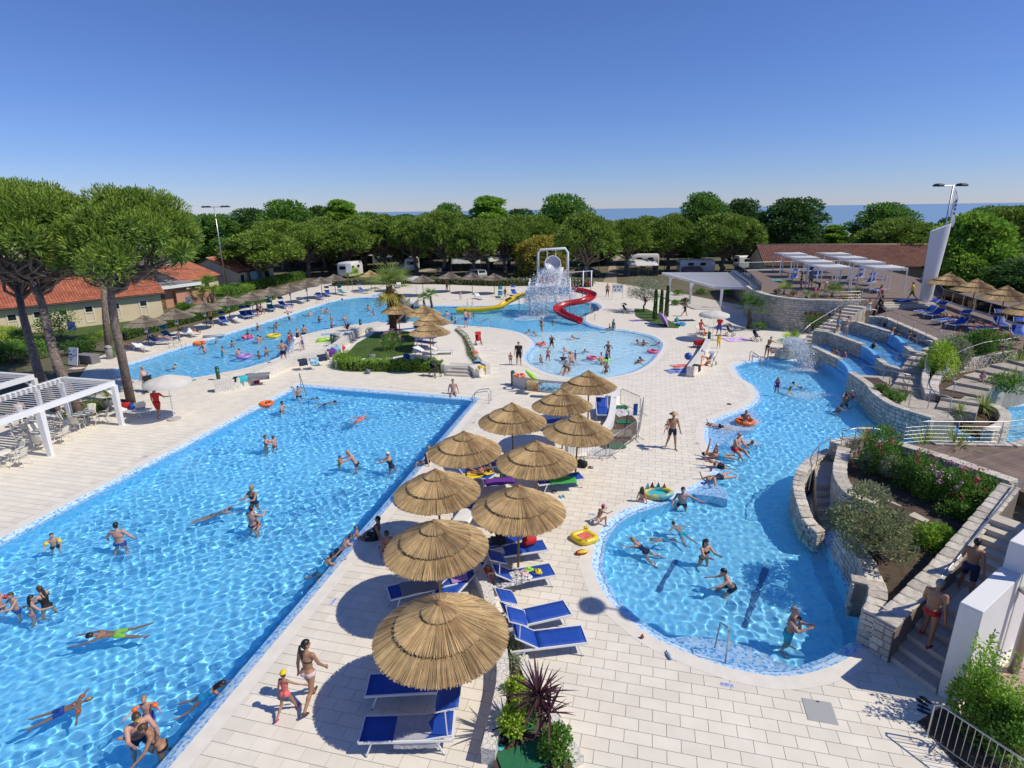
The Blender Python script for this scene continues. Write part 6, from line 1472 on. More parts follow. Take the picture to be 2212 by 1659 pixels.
def flood(lp,x,y,z):hd=MB().lathe([(.12,-.02),(.36,-.06),(.40,.02),(.28,.14),(.10,.18),(0,.19)],14,(x,y,z)).build('lamp_head',M_dark,lp,True);MB().lathe([(.0,-.07),(.30,-.065),(.30,-.05),(0,-.05)],14,(x,y,z)).build('lamp_glass',mat('lamp_glass',(.55,.55,.5),.2),hd)
MB().tube([(-1.3,0,10.35),(1.0,.1,10.4)],.04,6).build('cross_arm',M_steel,lp)
for x,y in((-1.35,0),(-.9,.35),(.55,-.1),(1.0,.2)):flood(lp,x,y,10.38)
fg=thing('flag','narrow white feather flag with blue lettering hanging from the mast','flag',(38.6,52.2,9.1));rows=[[(.04+.05*math.sin(i*.9),-.02,3.0-i*.3),(.04+.34*min(1,i/2)+.10*math.sin(i*.8+1),.05*math.sin(i*1.3),2.9-i*.3)]for i in range(11)]
MB().sheet(rows).build('cloth',M_fabw,fg,True);MB().tube([(0,0,-.2),(0,0,3.05)],.02,6).build('staff',M_steel,fg)
for k in range(4):MB().box((.22+.03*math.sin(k),-.06,2.1-k*.35),(.14,.01,.22)).build('letter_mark',plastic('blue'),fg)
lp2=thing('floodlight_mast','tall thin grey floodlight mast beside the cream houses','lamp post',(-42.2,86.0,0));MB().tube([(0,0,0),(0,0,12.0)],[.11,.06],8).build('mast',M_steel,lp2,True);MB().tube([(-1.4,0,12),(1.9,0,12)],.04,6).build('cross_arm',M_steel,lp2)
for x in(-1.4,-.8,1.3,1.9):flood(lp2,x,0,12)
lp3=thing('lamp_post','thick steel lamp post clamped to the white wall, lower right','lamp post',(12.15,11.35,0));MB().tube([(0,0,0),(0,0,11.3)],[.115,.075],12).build('mast',M_steel,lp3,True);MB().tube([(-1.1,.3,11.3),(1.1,-.3,11.3)],.035,6).build('cross_arm',M_steel,lp3)
for x in(-1.1,0,1.1):flood(lp3,x,-x*.27,11.3)
for z in(2.2,3.0):MB().box((-.02,.10,z),(.30,.34,.10)).build('clamp',M_steel,lp3)
# ================================================================== water play tower
M_red=mat('slide_red',(.42,.012,.018),.3,var=.1,scale=2);M_yel=mat('slide_yellow',(.80,.52,.01),.35,var=.08,scale=2);M_pw=mat('tower_white',(.80,.81,.82),.35)
tw=thing('water_play_tower','white water play tower with tipping bucket, mosaic roof and blue panels','play tower',(4.6,64.0,0));T0=Vector((4.6,64.0,0))
def tp(x,y,Y):p=RY(*PX('c',x,y),Y);return p-T0
posts_=[(-2.6,-1.2),(-.7,-1.4),(.4,-1.2),(1.9,-1.0),(-2.4,2.0),(.5,2.2),(2.2,2.2)]
for(x,y)in posts_:MB().tube([(x,y,-.6),(x,y,3.5)],.07,8).build('post',M_pw,tw,True)
MB().box((-.4,.5,2.05),(5.0,3.6,.12)).build('platform',M_pw,tw)
for a,b in((0,1),(1,2),(2,3),(4,5),(0,4),(3,6)):
 p,q=posts_[a],posts_[b];MB().tube([(p[0],p[1],3.0),(q[0],q[1],3.0)],.05,6).build('rail',M_pw,tw)
 MB().beam((p[0],p[1],2.5),(q[0],q[1],2.5),.03,.7).build('panel',mat('panel_blue',(.10,.28,.55),.4)if a in(2,4,3)else M_pw,tw)
mb=MB();mb.add([(-2.0,-1.7,3.1),(.7,-1.7,3.2),(1.3,.6,4.85),(-1.2,.6,4.8),(-2.0,-1.75,2.98),(.7,-1.75,3.08),(1.3,.55,4.73),(-1.2,.55,4.68)],[(0,1,2,3),(7,6,5,4),(0,4,5,1),(1,5,6,2),(2,6,7,3),(3,7,4,0)]);rf=mb.build('splash_roof',M_pw,tw)
mb=MB();mb.add([(-1.55,-1.4,3.36),(.35,-1.4,3.44),(.85,.25,4.65),(-.95,.25,4.62)],[(0,1,2,3)]);mb.build('mosaic_panel',mosaic('mosaic_red',(.60,.10,.12),(.78,.70,.70),7,.55),rf)
MB().tube([(-1.5,1.0,3.2),(-1.5,1.0,6.3),(-1.25,1.0,6.75),(1.5,1.0,6.85),(1.8,1.0,6.4),(1.8,1.0,3.2)],.13,10).build('bucket_frame',M_pw,tw,True)
for x in(-.5,.45):MB().tube([(x,1.0,6.75),(x,1.0,5.7)],.05,6).build('hanger',M_pw,tw)
Rb=Matrix.Rotation(math.radians(62),3,'X');mb=MB();mb.M=Matrix.Translation((.05,.5,5.0))@Rb.to_4x4();mb.lathe([(.55,-.8),(.85,-.4),(.92,.3),(.90,.8),(.82,.8),(.80,.3)],22);mb.build('tipping_bucket',mat('bucket_silver',(.62,.60,.62),.35,var=.1),tw,True)
mb=MB();mb.M=Matrix.Translation((.05,.5,5.0))@Rb.to_4x4();mb.torus((0,0,.3),.93,.05,22,6);mb.build('bucket_band',mat('band_pink',(.55,.30,.38),.4),tw,True)
sp=thing('spray_frame','white spray frame with a small red bucket right of the play tower','play frame',(8.9,67.0,0))
for x in(-.5,.45):MB().tube([(x,0,-.5),(x,0,4.2)],.07,8).build('post',M_pw,sp,True)
MB().tube([(-3.6,.5,3.9),(.6,0,4.15)],.05,6).build('top_pipe',M_pw,sp);MB().lathe([(.14,2.45),(.24,2.95),(.22,2.95),(.12,2.47)],12,(.1,-.2,0)).build('red_bucket',M_red,sp,True)
def slide(label,pts,m,w_=.75,name='water_slide'):
 P_=[Vector(p)for p in pts];d=catmull([(p.x,p.y)for p in P_],6,False);zs=np.interp(np.linspace(0,len(P_)-1,len(d)),range(len(P_)),[p.z for p in P_]);C=[Vector((a,b,z))for(a,b),z in zip(d,zs)];root=thing(name,label,'slide',P_[0]);rows=[]
 for i,c in enumerate(C):
  t=C[min(i+1,len(C)-1)]-C[max(i-1,0)];t.z=0;t.normalize();n=Vector((-t.y,t.x,0));pr=[(-1.12,.42),(-1.0,.44),(-.86,.20),(-.5,.04),(0,0),(.5,.04),(.86,.20),(1.0,.44),(1.12,.42),(1.0,.12),(.55,-.06),(0,-.10),(-.55,-.06),(-1.0,.12),(-1.12,.42)]
  rows.append([c-P_[0]+n*(a*w_/2)+Vector((0,0,b))for a,b in pr])
 MB().sheet(rows).build('trough',m,root,True)
 for i in(len(C)//4,len(C)//2):mb=MB();p=C[i]-P_[0];mb.tube([(p.x,p.y,p.z-.05),(p.x,p.y,-P_[0].z-.6)],.05,6);mb.build('support',M_pw,root)
 return root
slide('winding red water slide dropping from the play tower into the pool',[Vector((6.3,64.6,2.3)),Vector((8.0,64.2,2.05)),Vector((8.9,62.9,1.75)),Vector((8.0,61.6,1.4)),Vector((5.8,61.0,1.1)),Vector((4.9,59.7,.75)),Vector((5.6,58.3,.35)),Vector((6.9,57.0,.02))],M_red,.95)
slide('yellow water slide with a long flat run-out left of the play tower',[Vector((2.6,66.2,1.6)),Vector((1.2,66.3,1.35)),Vector((-.3,65.6,.8)),Vector((-1.4,64.9,.25)),Vector((-3.5,64.8,.02)),Vector((-6.2,64.9,-.02))],M_yel,.9)
def drops(name,label,C,size,seed,m,parent=None):
 r=np.random.default_rng(seed);n=len(C);s=(size*r.lognormal(0,.45,n))[:,None,None];T4=np.array([(1,1,1),(1,-1,-1),(-1,1,-1),(-1,-1,1)],float)*.6
 V=(C[:,None,:]+T4[None]*s*r.uniform(.6,1.4,(n,4,3))).reshape(-1,3);F=(np.arange(n)[:,None,None]*4+np.array([(0,1,2),(0,3,1),(0,2,3),(1,3,2)])[None]).reshape(-1,3)
 o=link(name,np_mesh(name,V,F,m),parent);tag(o,kind='stuff');return o
M_spray=mat('water_spray',(.86,.90,.94),.35,trans=.4)
r=np.random.default_rng(5);C=[]
n=9000;t=r.uniform(0,1,n);a=r.normal(-1.6,.9,n);v=r.uniform(.3,2.2,n);C.append(np.stack([4.5+v*np.cos(a)*t*1.9+r.normal(0,.55,n),63.6+v*np.sin(a)*t*1.5+r.normal(0,.4,n),4.6-.3*t-3.4*t*t+r.normal(0,.18,n)],1))
n=6500;a=r.uniform(0,2*PI,n);q=r.uniform(0,1,n)**.6*3.0;t=r.uniform(0,1,n);C.append(np.stack([4.4+q*np.cos(a),63.5+q*np.sin(a)*.8,3.4+.9*t*(1.5-q/3)-2.4*(q/3)**2+r.normal(0,.35,n)],1))
n=4200;C.append(np.stack([r.normal(2.9,.75,n),r.normal(62.2,.5,n),r.uniform(-.05,1,n)**1.5*3.2],1))
drops('water_spray','',np.concatenate(C),.028,5,M_spray)
def foam(name,c,R,n,seed,z=WZ,sq=.6):n=n*2;r=np.random.default_rng(seed);a=r.uniform(0,6.28,n);q=R*r.random(n)**.75*(1+.35*np.sin(3*a+seed));drops(name,'',np.stack([c[0]+q*np.cos(a),c[1]+q*np.sin(a)*sq,z+.012+np.abs(r.normal(0,.03,n))*np.clip(1-q/R,0,1)],1),.013,seed,M_spray)
foam('water_foam',(3.2,61.5),3.2,5200,8)
p=Q('n',640,760);r=np.random.default_rng(9);n=5200;t=r.uniform(0,1,n);c0=Vector((20.7,41.5,1.5));a=r.normal(math.radians(-95),.35,n)
fb=thing('fountain_spout','stone-edged spout throwing water into the winding pool','fountain',(20.9,42.0,0));MB().box((0,0,.35),(1.8,.8,.75),bev=.06).build('stone_base',M_stone,fb);MB().box((0,-.1,.95),(.9,.5,.5),bev=.05).build('spout_block',M_stone,fb)
drops('fountain_spray','',np.stack([c0 .x-.1+r.normal(0,.40,n)+t*.5,c0 .y+np.sin(a)*t*2.6+r.normal(0,.18,n),c0 .z+.7*t-2.6*t*t+r.normal(0,.14,n)],1),.024,10,M_spray);foam('fountain_foam',(21.0,38.9),1.2,1500,11)
for i,(c,R)in enumerate([((17.8,33.2),1.3),(xy(Q('g',1940,690)),.8),(xy(Q('g',2030,800)),.7),(xy(Q('g',2080,640)),.7),((26.5,27.3),1.0),((28.0,25.6),.9)]):foam('water_foam',c,R,900,20+i)
# ================================================================== bathers and visitors
AWAY,CAM_,LEFT,RIGHT_=0.0,PI,PI/2,-PI/2
def pz(fr,x,y,z):return Q(fr,x,y,z)if fr else G(x,y,z)
def stand_in(fr,x,y,label,wl=1.0,rz=CAM_,pose='wade',**k):
 p=pz(fr,x,y,WZ);h=k.get('h',1.72);return person(label,(p.x,p.y,WZ-wl*h/1.72),rz,pose,wet=True,**k)[0]
def swim(fr,x,y,label,rz,pose='breast',tilt=62,dz=-.11,dx=0,**k):
 p=pz(fr,x,y,WZ);return person(label,(p.x+dx,p.y,WZ+dz),rz,pose,tilt=tilt,anchor='chest',wet=True,**k)[0]
def on(fr,x,y,label,rz=CAM_,pose='stand',z=ZT,**k):
 p=pz(fr,x,y,z);return person(label,(p.x,p.y,z),rz,pose,**k)[0]
B=lambda*a:tuple(a)
g_main,g_lag,g_kid,g_rt,g_deck='bathers in the main pool','bathers in the lagoon','bathers in the children pool','bathers in the winding pool','people on the deck'
fw=Q('j',468,1190,ZT);fg_=Q('j',285,1265,ZT);dirw=math.radians(-14)
person('woman with a dark ponytail in black bikini and white towel skirt, walking barefoot',(fw.x+.12,fw.y+.22,ZT),dirw,'walk',1.74,'f',.96,1,'dark','pony',(('bikini_top','black'),('briefs','lightpink'),('shoes','brown')),detail=2,arms=((-6,12,10),(12,16,24)),legs=((20,1,5),(-20,1,30,-35)),turn=-35,group=g_deck)
person('small girl in yellow sun hat and red striped swimsuit walking hand in hand',(fg_.x+.10,fg_.y+.16,ZT),dirw,'walk',1.18,'f',.88,1,'brown','short',(('onepiece','coral'),('cap','yellow'),('shoes','magenta')),detail=2,arms=((-4,14,8),(35,42,12,50)),legs=((-18,2,28,-35),(22,2,4)),group=g_deck)
stand_in('e',440,1640,'boy with yellow arm bands standing chest-deep near the left pool edge',1.05,PI+.5,h=1.25,hair='brown',wear=(('trunks','navy'),('bands','yellow')),group=g_main)
stand_in('e',965,1615,'man in blue trunks standing with his back to the camera, elbows out',1.0,AWAY+.1,'hips',h=1.80,build=1.12,skin=2,hair='dark',wear=(('trunks','blue'),),arms=((5,42,30,10),(5,42,30,10)),detail=2,group=g_main)
stand_in('e',2055,1290,'blond woman with hair in a bun standing in mid-pool',1.0,PI-.3,'hold',sex='f',hair='blond',style='bun',build=1.1,skin=1,wear=(('onepiece','navy'),),group=g_main)
swim('e',1790,1370,'swimmer with goggles doing breaststroke towards the right',-1.0,'swim',74,h=1.55,sex='f',hair='brown',wear=(('onepiece','grey'),('mask','yellow')),group=g_main)
stand_in('e',2045,1470,'man with dark hair holding a small child in mid-pool',1.02,AWAY-.2,'hold',h=1.78,skin=2,build=1.05,wear=(('trunks','navy'),),group=g_main)
p=Q('e',2085,1440,.25);person('small dark-haired child held by the man in mid-pool',(p.x,p.y,.02),PI-.2,'sit_chair',.85,'f',.95,0,'dark',wear=(('onepiece','red'),),anchor='pelvis',group=g_main)
stand_in('f',160,850,'woman playing with a child, left of a pair in the upper pool',1.05,-1.2,'hold',h=1.66,sex='f',hair='brown',group=g_main,wear=(('bikini','black'),))
stand_in('f',228,840,'child with orange arm bands facing a woman in the upper pool',.98,1.2,'up',h=1.2,hair='brown',wear=(('bands','orange'),('trunks','red')),arms=((80,30,20),(80,30,20)),group=g_main)
stand_in('f',425,440,'person with a snorkel mask at the corner steps of the main pool',.9,-2.6,h=1.5,hair='dark',wear=(('trunks','navy'),('mask','black')),group=g_main)
swim('f',555,455,'child swimming by the curved handrail at the pool corner',-2.2,'breast',55,h=1.3,hair='brown',group=g_main)
swim('f',680,490,'dark-haired swimmer beside the corner steps looking right',-1.5,'breast',60,h=1.5,hair='dark',group=g_main)
stand_in('f',285,545,'man with sunglasses standing near the left edge at the far corner',1.2,-1.6,h=1.7,hair='dark',wear=(('trunks','navy'),('mask','black')),group=g_main)
swim('f',165,510,'child floating in an orange ring at the left edge of the main pool',.6,'float',20,h=1.05,hair='brown',wear=(('trunks','purple'),),group=g_main)
swim('f',930,625,'person in pink floating on the back in the upper pool',2.7,'float',-80,.0,h=1.6,sex='f',hair='dark',skin=2,wear=(('onepiece','coral'),),group=g_main)
p=Q('f',1675,425,.02);person('man in dark shorts sitting on the far edge with feet in the water',(p.x,p.y+.1,ZT),PI+.1,'sit_edge',1.8,'m',.96,0,'dark',wear=(('trunks','grey'),),anchor='seat',group=g_main)
stand_in('f',890,975,'bald man bending towards a child in a colourful cap',1.0,1.9,'reach',h=1.78,skin=2,hair=None,wear=(('trunks','navy'),),lean=24,detail=2,vox=.016,group=g_main)
stand_in('f',755,1010,'toddler in green top and dark cap with orange arm bands',.78,-1.2,'wade',h=.95,hair='brown',wear=(('top','green'),('cap','purple'),('bands','orange')),group=g_main)
stand_in('f',1175,1000,'woman in navy swimsuit and white swim cap with arms stretched left',1.0,1.5,'reach',h=1.64,sex='f',build=1.12,hair='grey',wear=(('onepiece','navy'),('cap','white')),lean=10,group=g_main)
p=Q('f',1480,980,.02);person('woman in black swimsuit sitting cross-legged at the right pool edge',(p.x-.1,p.y,ZT),1.2,'sit_floor',1.66,'f',1.0,0,'blond','short',(('onepiece','black'),),anchor='seat',legs=((88,20,60),(70,10,20)),group=g_main)
stand_in('i',-5,350,'child with red arm band cut by the left edge, in the left group',1.0,-1.4,h=1.2,hair='blond',wear=(('bands','red'),('trunks','navy')),group=g_main)
stand_in('i',130,370,'boy eating, second in the left group of children',1.0,PI-.4,'hold',h=1.35,hair='brown',wear=(('trunks','blue'),),group=g_main,detail=2,vox=.016)
stand_in('i',255,400,'girl with wet dark hair in pink bikini seen from behind, left group',1.05,-.6,'wade',h=1.35,sex='f',hair='dark',style='long',wear=(('bikini','pink'),),group=g_main,detail=2,vox=.016)
stand_in('i',375,340,'girl with a ponytail in black swimsuit, rightmost in the left group',.98,1.4,'wade',h=1.5,sex='f',hair='brown',style='pony',wear=(('onepiece','black'),),group=g_main,detail=2,vox=.016)
swim('i',840,570,'boy with goggles and lime shorts gliding left with both arms stretched',1.85,'swim',74,-.08,h=1.62,hair='dark',skin=1,wear=(('trunks','lime'),('mask','black')),arms=((150,8,8,2),(150,8,8,2)),detail=2,group=g_main)
swim('i',600,1140,'child with orange arm bands floating face down, blue shorts',-.95,'float',84,-.07,h=1.25,hair='blond',skin=1,wear=(('trunks','blue'),('bands','orange')),arms=((120,60,10,60),(60,50,10,50)),detail=2,vox=.015,group=g_main)
stand_in('i',1130,1420,'man with yellow swim goggles standing bent over in the family group',.85,-2.3,'hold',h=1.82,build=1.1,skin=2,hair='brown',wear=(('trunks','navy'),('mask','yellow')),lean=18,detail=2,group=g_main)
stand_in('i',1215,1290,'small boy with orange arm bands on the back of the man in the family group',.55,PI+.3,'up',h=1.1,hair='blond',skin=2,wear=(('trunks','blue'),('bands','orange')),arms=((70,50,20),(70,50,20)),detail=2,vox=.015,group=g_main)
stand_in('i',1300,1470,'woman with brown bob in black bikini looking down, family group',.95,2.2,'reach',h=1.68,sex='f',skin=1,hair='brown',wear=(('bikini','black'),),lean=18,detail=2,arms=((35,14,20,5),(60,10,60,0)),group=g_main)
swim('i',1850,1030,'girl with long floating dark hair climbing onto the right pool edge',-1.1,'breast',60,-.04,-.42,h=1.3,sex='f',hair='dark',style='long',skin=1,wear=(('onepiece','azure'),),detail=2,vox=.015,group=g_main)
p=Q('f',1050,1590,.02);person('woman in black top sitting on the pool edge facing a child',(p.x,p.y,ZT),1.5,'sit_floor',1.68,'f',1.08,1,'dark','short',(('top','black'),('shorts','black')),anchor='seat',detail=2,vox=.016,group=g_deck)
p=Q('f',910,1590,.02);person('small bare child sitting between the legs of the woman in black',(p.x,p.y,ZT),-1.6,'sit_floor',.9,'m',1,1,'brown','short',(('briefs','white'),),anchor='seat',group=g_deck)
p=Q('f',1145,1680,.02);person('slim woman in red bikini seen from behind beside the pool edge',(p.x,p.y-.1,ZT),.5,'sit_floor',1.62,'f',.9,1,'brown','bun',(('bikini','red'),),anchor='seat',detail=2,vox=.016,group=g_deck)
swim('j',735,10,'bather holding the right pool edge near the seated women, lower one',-.9,'breast',40,-.02,-.35,h=1.6,hair='dark',wear=(('onepiece','azure'),),sex='f',group=g_main,skin=1)
swim('f',880,1640,'bather holding the right pool edge near the seated women, upper one',-.9,'breast',40,-.02,-.35,h=1.6,hair='brown',group=g_main,skin=2)
p=Q('f',1850,1055,.42);person('tanned woman in bikini reclining with bent knees on a yellow towel',(p.x,p.y,.40),1.1,'lie',1.68,'f',.95,1,'brown','short',(('bikini','orange'),),tilt=-68,anchor='pelvis',group=g_deck)
p=Q('f',2060,1650,.4);person('person in a black vest sitting in deep shade under a parasol',(p.x,p.y,.48),.4,'sit_chair',1.7,'m',1.15,1,'dark','short',(('top','black'),('shorts','black')),anchor='seat',group=g_deck)
hm=on('g',1447,862,'man in straw hat and navy shorts walking with a baby on his arm',PI+.1,'carry',h=1.84,skin=1,hair='brown',wear=(('trunks','navy'),('hat','straw')),legs=((14,3,6),(-12,3,14)),group=g_deck,detail=2)
person('baby in white with a red cap carried by the man in the straw hat',tuple(hm.location+Vector((-.30,-.18,1.10))),PI-.5,'sit_chair',.78,'m',1,0,'brown','short',(('top','white'),('cap','orange'),('briefs','white')),anchor='pelvis',group=g_deck,vox=.016)
p=Q('g',1213,1300,.02);person('girl with long brown hair sitting on the pool edge beside an inflatable boat',(p.x,p.y+.1,ZT),-.4,'sit_edge',1.2,'f',.9,0,'brown','long',(('briefs','lightpink'),),anchor='seat',detail=2,vox=.016,group=g_rt)
stand_in('g',1535,1290,'man leaning an arm on the edge beside the curved bench',1.1,PI-.2,'hold',h=1.78,skin=2,hair='dark',wear=(('trunks','navy'),),arms=((60,60,20,60),(20,30,40,10)),detail=2,vox=.016,group=g_rt)
swim('g',1500,1500,'boy in turquoise shorts diving with his back up',.4,'float',60,-.1,h=1.3,hair='brown',wear=(('trunks','turq'),),group=g_rt)
p=Q('g',850,1480,.02);person('girl in a pink cap and bikini kneeling at the pool edge',(p.x,p.y,ZT),-1.0,'crouch',1.22,'f',.88,1,'brown','short',(('bikini','lightpink'),('cap','pink')),detail=2,vox=.015,group=g_deck)
swim('g',1190,1640,'woman with silver goggles swimming near the left shore',1.0,'breast',45,h=1.6,sex='f',hair='blond',wear=(('onepiece','navy'),),group=g_rt)
swim('g',1345,1590,'small fair child swimming under water in the winding pool',1.6,'swim',84,-.12,h=1.0,hair='blond',wear=(('trunks','azure'),),group=g_rt)
stand_in('g',1715,1720,'dark-haired woman standing waist-deep in the round basin',1.1,PI+.4,'hold',h=1.66,sex='f',hair='dark',style='pony',wear=(('bikini','black'),),detail=2,vox=.016,group=g_rt)
swim('k',1905,150,'man in dark trunks leaning back with both arms stretched left',1.5,'reach',8,.0,h=1.78,skin=2,hair='dark',wear=(('trunks','black'),),legs=((40,8,20),(50,8,10)),detail=2,vox=.016,group=g_rt)
hg=stand_in('l',310,590,'grey-haired man in turquoise trunks hugging a toddler in the round basin',.82,-2.2,'hold',h=1.78,hair='grey',wear=(('trunks','turq'),),arms=((45,2,75,-25),(45,2,75,-25)),detail=2,group=g_rt)
person('toddler in white nappy hugged by the grey-haired man',tuple(hg.location+Vector((.81*.24,-.59*.24,1.12))),-2.2+PI,'sit_chair',.85,'m',1,0,'brown','short',(('briefs','white'),),anchor='pelvis',arms=((60,20,40),(60,20,40)),vox=.015,detail=2,group=g_rt)
p=Q('g',1840,1110,.0);person('woman in striped swimsuit lying face down half in the water',(p.x,p.y,.10),math.radians(118),'prone',1.68,'f',1.0,2,'blond','short',(('onepiece','navy'),),tilt=82,anchor='pelvis',wet=True,group=g_rt,detail=2,vox=.016)
p=Q('g',1850,1010,.0);person('woman in black swimsuit resting on the edge with her head on her arms',(p.x,p.y,.05),math.radians(110),'prone',1.6,'f',1.05,0,'blond','short',(('onepiece','black'),),tilt=60,anchor='pelvis',wet=True,group=g_rt)
p=Q('g',1830,940,.0);person('man in blue patterned shorts lying on the edge holding up a baby',(p.x,p.y,.14),math.radians(-80),'lie',1.78,'m',1.05,1,'dark','short',(('trunks','azure'),),tilt=-80,anchor='pelvis',wet=True,arms=((80,10,10),(80,10,10)),legs=((2,5,4),(-2,5,6)),group=g_rt)
p=Q('g',1825,880,.5);person('baby in a white sun hat sitting on the chest of the lying man',(p.x,p.y,.42),1.2,'sit_chair',.75,'m',1,1,'brown','short',(('briefs','white'),('cap','white')),anchor='pelvis',group=g_rt,vox=.016)
p=Q('g',1960,890,.0);person('heavy bald man in red trunks sitting on the pool bench',(p.x,p.y,.10),-2.5,'sit_edge',1.76,'m',1.32,2,None,'short',(('trunks','red'),),anchor='seat',wet=True,legs=((80,14,60),(70,10,40)),arms=((30,10,40,-10),(30,10,40,-10)),lean=10,detail=2,vox=.016,group=g_rt)
swim('g',2085,820,'woman with wet brown hair splashing beside the bald man',PI,'breast',40,h=1.6,sex='f',hair='brown',group=g_rt)
p=Q('g',1840,680,.0);person('boy lying on his stomach in the bubbling shallow water',(p.x,p.y,-.02),1.3,'prone',1.4,'m',.95,0,'brown','short',(('trunks','navy'),),tilt=80,anchor='pelvis',wet=True,group=g_rt)
stand_in('g',2030,640,'tanned bald man leaning over a red swim ring in the bubbles',.95,PI,'hold',h=1.76,skin=1,hair=None,wear=(('trunks','navy'),),lean=20,group=g_rt)
stand_in('h',210,405,'girl in purple swimsuit with long blond hair standing knee-deep',.42,PI-.5,'stand',h=1.3,sex='f',hair='blond',style='long',wear=(('onepiece','purple'),),group=g_rt)
swim('h',320,390,'girl with a dark ponytail swimming near the fountain',-.5,'breast',45,h=1.4,sex='f',hair='dark',style='pony',wear=(('onepiece','yellow'),),group=g_rt)
swim('h',375,350,'bather in the white splash below the fountain',1.0,'breast',40,h=1.5,hair='dark',group=g_rt)
stand_in('h',765,490,'man in the shade lifting a toddler beside the stone wall',1.15,-.9,'up',h=1.78,skin=1,hair='dark',wear=(('trunks','navy'),),arms=((95,15,15),(95,15,15)),group=g_rt)
p=Q('h',830,420,.55);person('toddler with red arm bands and white hat lifted by the man near the wall',(p.x,p.y,.35),1.4,'sit_chair',.8,'m',1,1,'brown','short',(('trunks','blue'),('bands','red'),('cap','white')),anchor='pelvis',group=g_rt,vox=.018)
swim('h',715,545,'woman in black swimsuit standing low in the shade near the wall',-1.2,'breast',30,h=1.66,sex='f',skin=1,hair='dark',style='bun',wear=(('onepiece','black'),),group=g_rt)
stand_in('h',1450,690,'man seen from behind at the river wall beside a woman',1.1,-.2,'hold',h=1.75,skin=1,hair='dark',group=g_rt)
stand_in('h',1545,720,'woman with dark hair at the river wall beside a man',1.0,-.1,'hold',h=1.66,sex='f',skin=1,hair='dark',style='pony',wear=(('bikini','black'),),group=g_rt)
p=Q('h',1860,350,1.4);person('girl with pink arm bands walking down the curved garden stairs',(p.x,p.y,1.18),PI-.3,'walk',1.1,'f',.9,0,'blond','short',(('bikini','lightpink'),('bands','magenta')),group=g_deck)
swim('h',2010,500,'boy with red arm bands peeking over the blue rim at the right',1.3,'breast',20,.1,h=1.1,hair='brown',wear=(('bands','red'),('trunks','blue')),group=g_rt)
p=Q('l',1475,650,.5);person('man in red swim briefs climbing the staircase with a bag of water',(10.25,11.85,.50),math.radians(-62),'stairs',1.80,'m',1.06,1,'grey','short',(('briefs','red'),('shoes','red')),detail=2,group=g_deck)
person('woman in orange bikini climbing the staircase behind the white wall',(12.0,13.0,1.0),math.radians(-50),'stairs',1.68,'f',1.05,1,'dark','short',(('bikini_top','orange'),('shorts','navy')),detail=2,vox=.016,group=g_deck)
def casc(fr,x,y,z,label,rz=PI,pose='hold',**k):p=Q(fr,x,y,z);return person(label,(p.x,p.y,z-.55),rz,pose,anchor='feet',wet=True,group='bathers in the cascade',**k)
def casc_sit(fr,x,y,z,label,rz,**k):p=Q(fr,x,y,z);return person(label,(p.x,p.y,z-.28),rz,'sit_floor',anchor='seat',wet=True,group='bathers in the cascade',**k)
on('d',700,1350,'boy in turquoise shorts standing on the cascade wall with arms out',-2.2,'up',1.6,h=1.6,hair='dark',skin=1,wear=(('trunks','azure'),),arms=((60,50,10,50),(60,40,30,20)),group='people at the cascade')
on('d',765,1400,'woman in white bikini at the entry of the middle cascade channel',-2.4,'hold',1.3,h=1.66,sex='f',hair='dark',wear=(('bikini','white'),),group='people at the cascade')
casc_sit('d',660,1545,.72,'first of three bathers huddled in the lowest cascade channel',-.9,h=1.4,hair='brown',skin=1,wear=(('trunks','navy'),))
casc_sit('d',695,1530,.72,'second of three bathers huddled in the lowest cascade channel',-1.2,h=1.4,hair='dark',wear=(('trunks','blue'),))
casc_sit('d',750,1550,.72,'girl in pink, third of the bathers in the lowest cascade channel',1.2,h=1.5,sex='f',hair='dark',wear=(('onepiece','pink'),))
casc_sit('d',985,1480,1.32,'woman in black swimsuit gliding down the middle cascade channel',1.2,h=1.64,sex='f',skin=1,hair='dark',style='bun',wear=(('onepiece','black'),))
for i,(x,y,hc,lb)in enumerate([(1080,1300,'brown','reclining bather at the head of the top channel'),(1150,1345,'blond','blond child in the top cascade channel'),(1125,1385,'dark','bather leaning on the blue chute wall'),(1180,1400,'dark','dark-haired bather behind the blue chute wall'),(1290,1400,'brown','bather in the middle of the top channel'),(1340,1440,'dark','woman at the lower end of the top channel')]):casc_sit('d',x,y,1.85,lb,1.0-i*.5,h=1.55,sex='fm'[i%2],hair=hc,skin=i,wear=(('onepiece' if i%2==0 else 'trunks',('navy','coral','black')[i%3]),))
on('d',1040,1125,'woman in pink bikini top walking off the upper terrace',PI,'walk',UZ,h=1.68,sex='f',hair='brown',style='long',wear=(('bikini','magenta'),),group='people on the terraces')
on('d',1045,1175,'woman in a short black dress coming down the terrace steps',PI+.3,'walk',TZ+.2,h=1.66,sex='f',hair='dark',style='pony',skin=1,wear=(('dress','black'),),group='people on the terraces')
on('d',945,1235,'girl wrapped in white and red towel at the top of the side stairs',PI,'hold',2.1,h=1.5,sex='f',hair='dark',skin=1,wear=(('dress','white'),('cap','red')),group='people on the terraces')
on('d',1298,1100,'person in pale yellow shirt standing by the white pylon',.9,'walk',UZ,h=1.68,sex='f',hair='brown',wear=(('tshirt','yellow'),('shorts','olive')),group='people on the terraces')
on('d',405,1000,'woman standing at the planted edge under the first cabana',1.0,'stand',UZ,h=1.66,sex='f',hair='brown',style='long',skin=1,wear=(('bikini','black'),),group='people on the terraces')
on('d',480,1000,'man in grey shirt and teal shorts under the first cabana',AWAY,'stand',UZ,h=1.78,hair='brown',wear=(('tshirt','grey'),('shorts','teal')),group='people on the terraces')
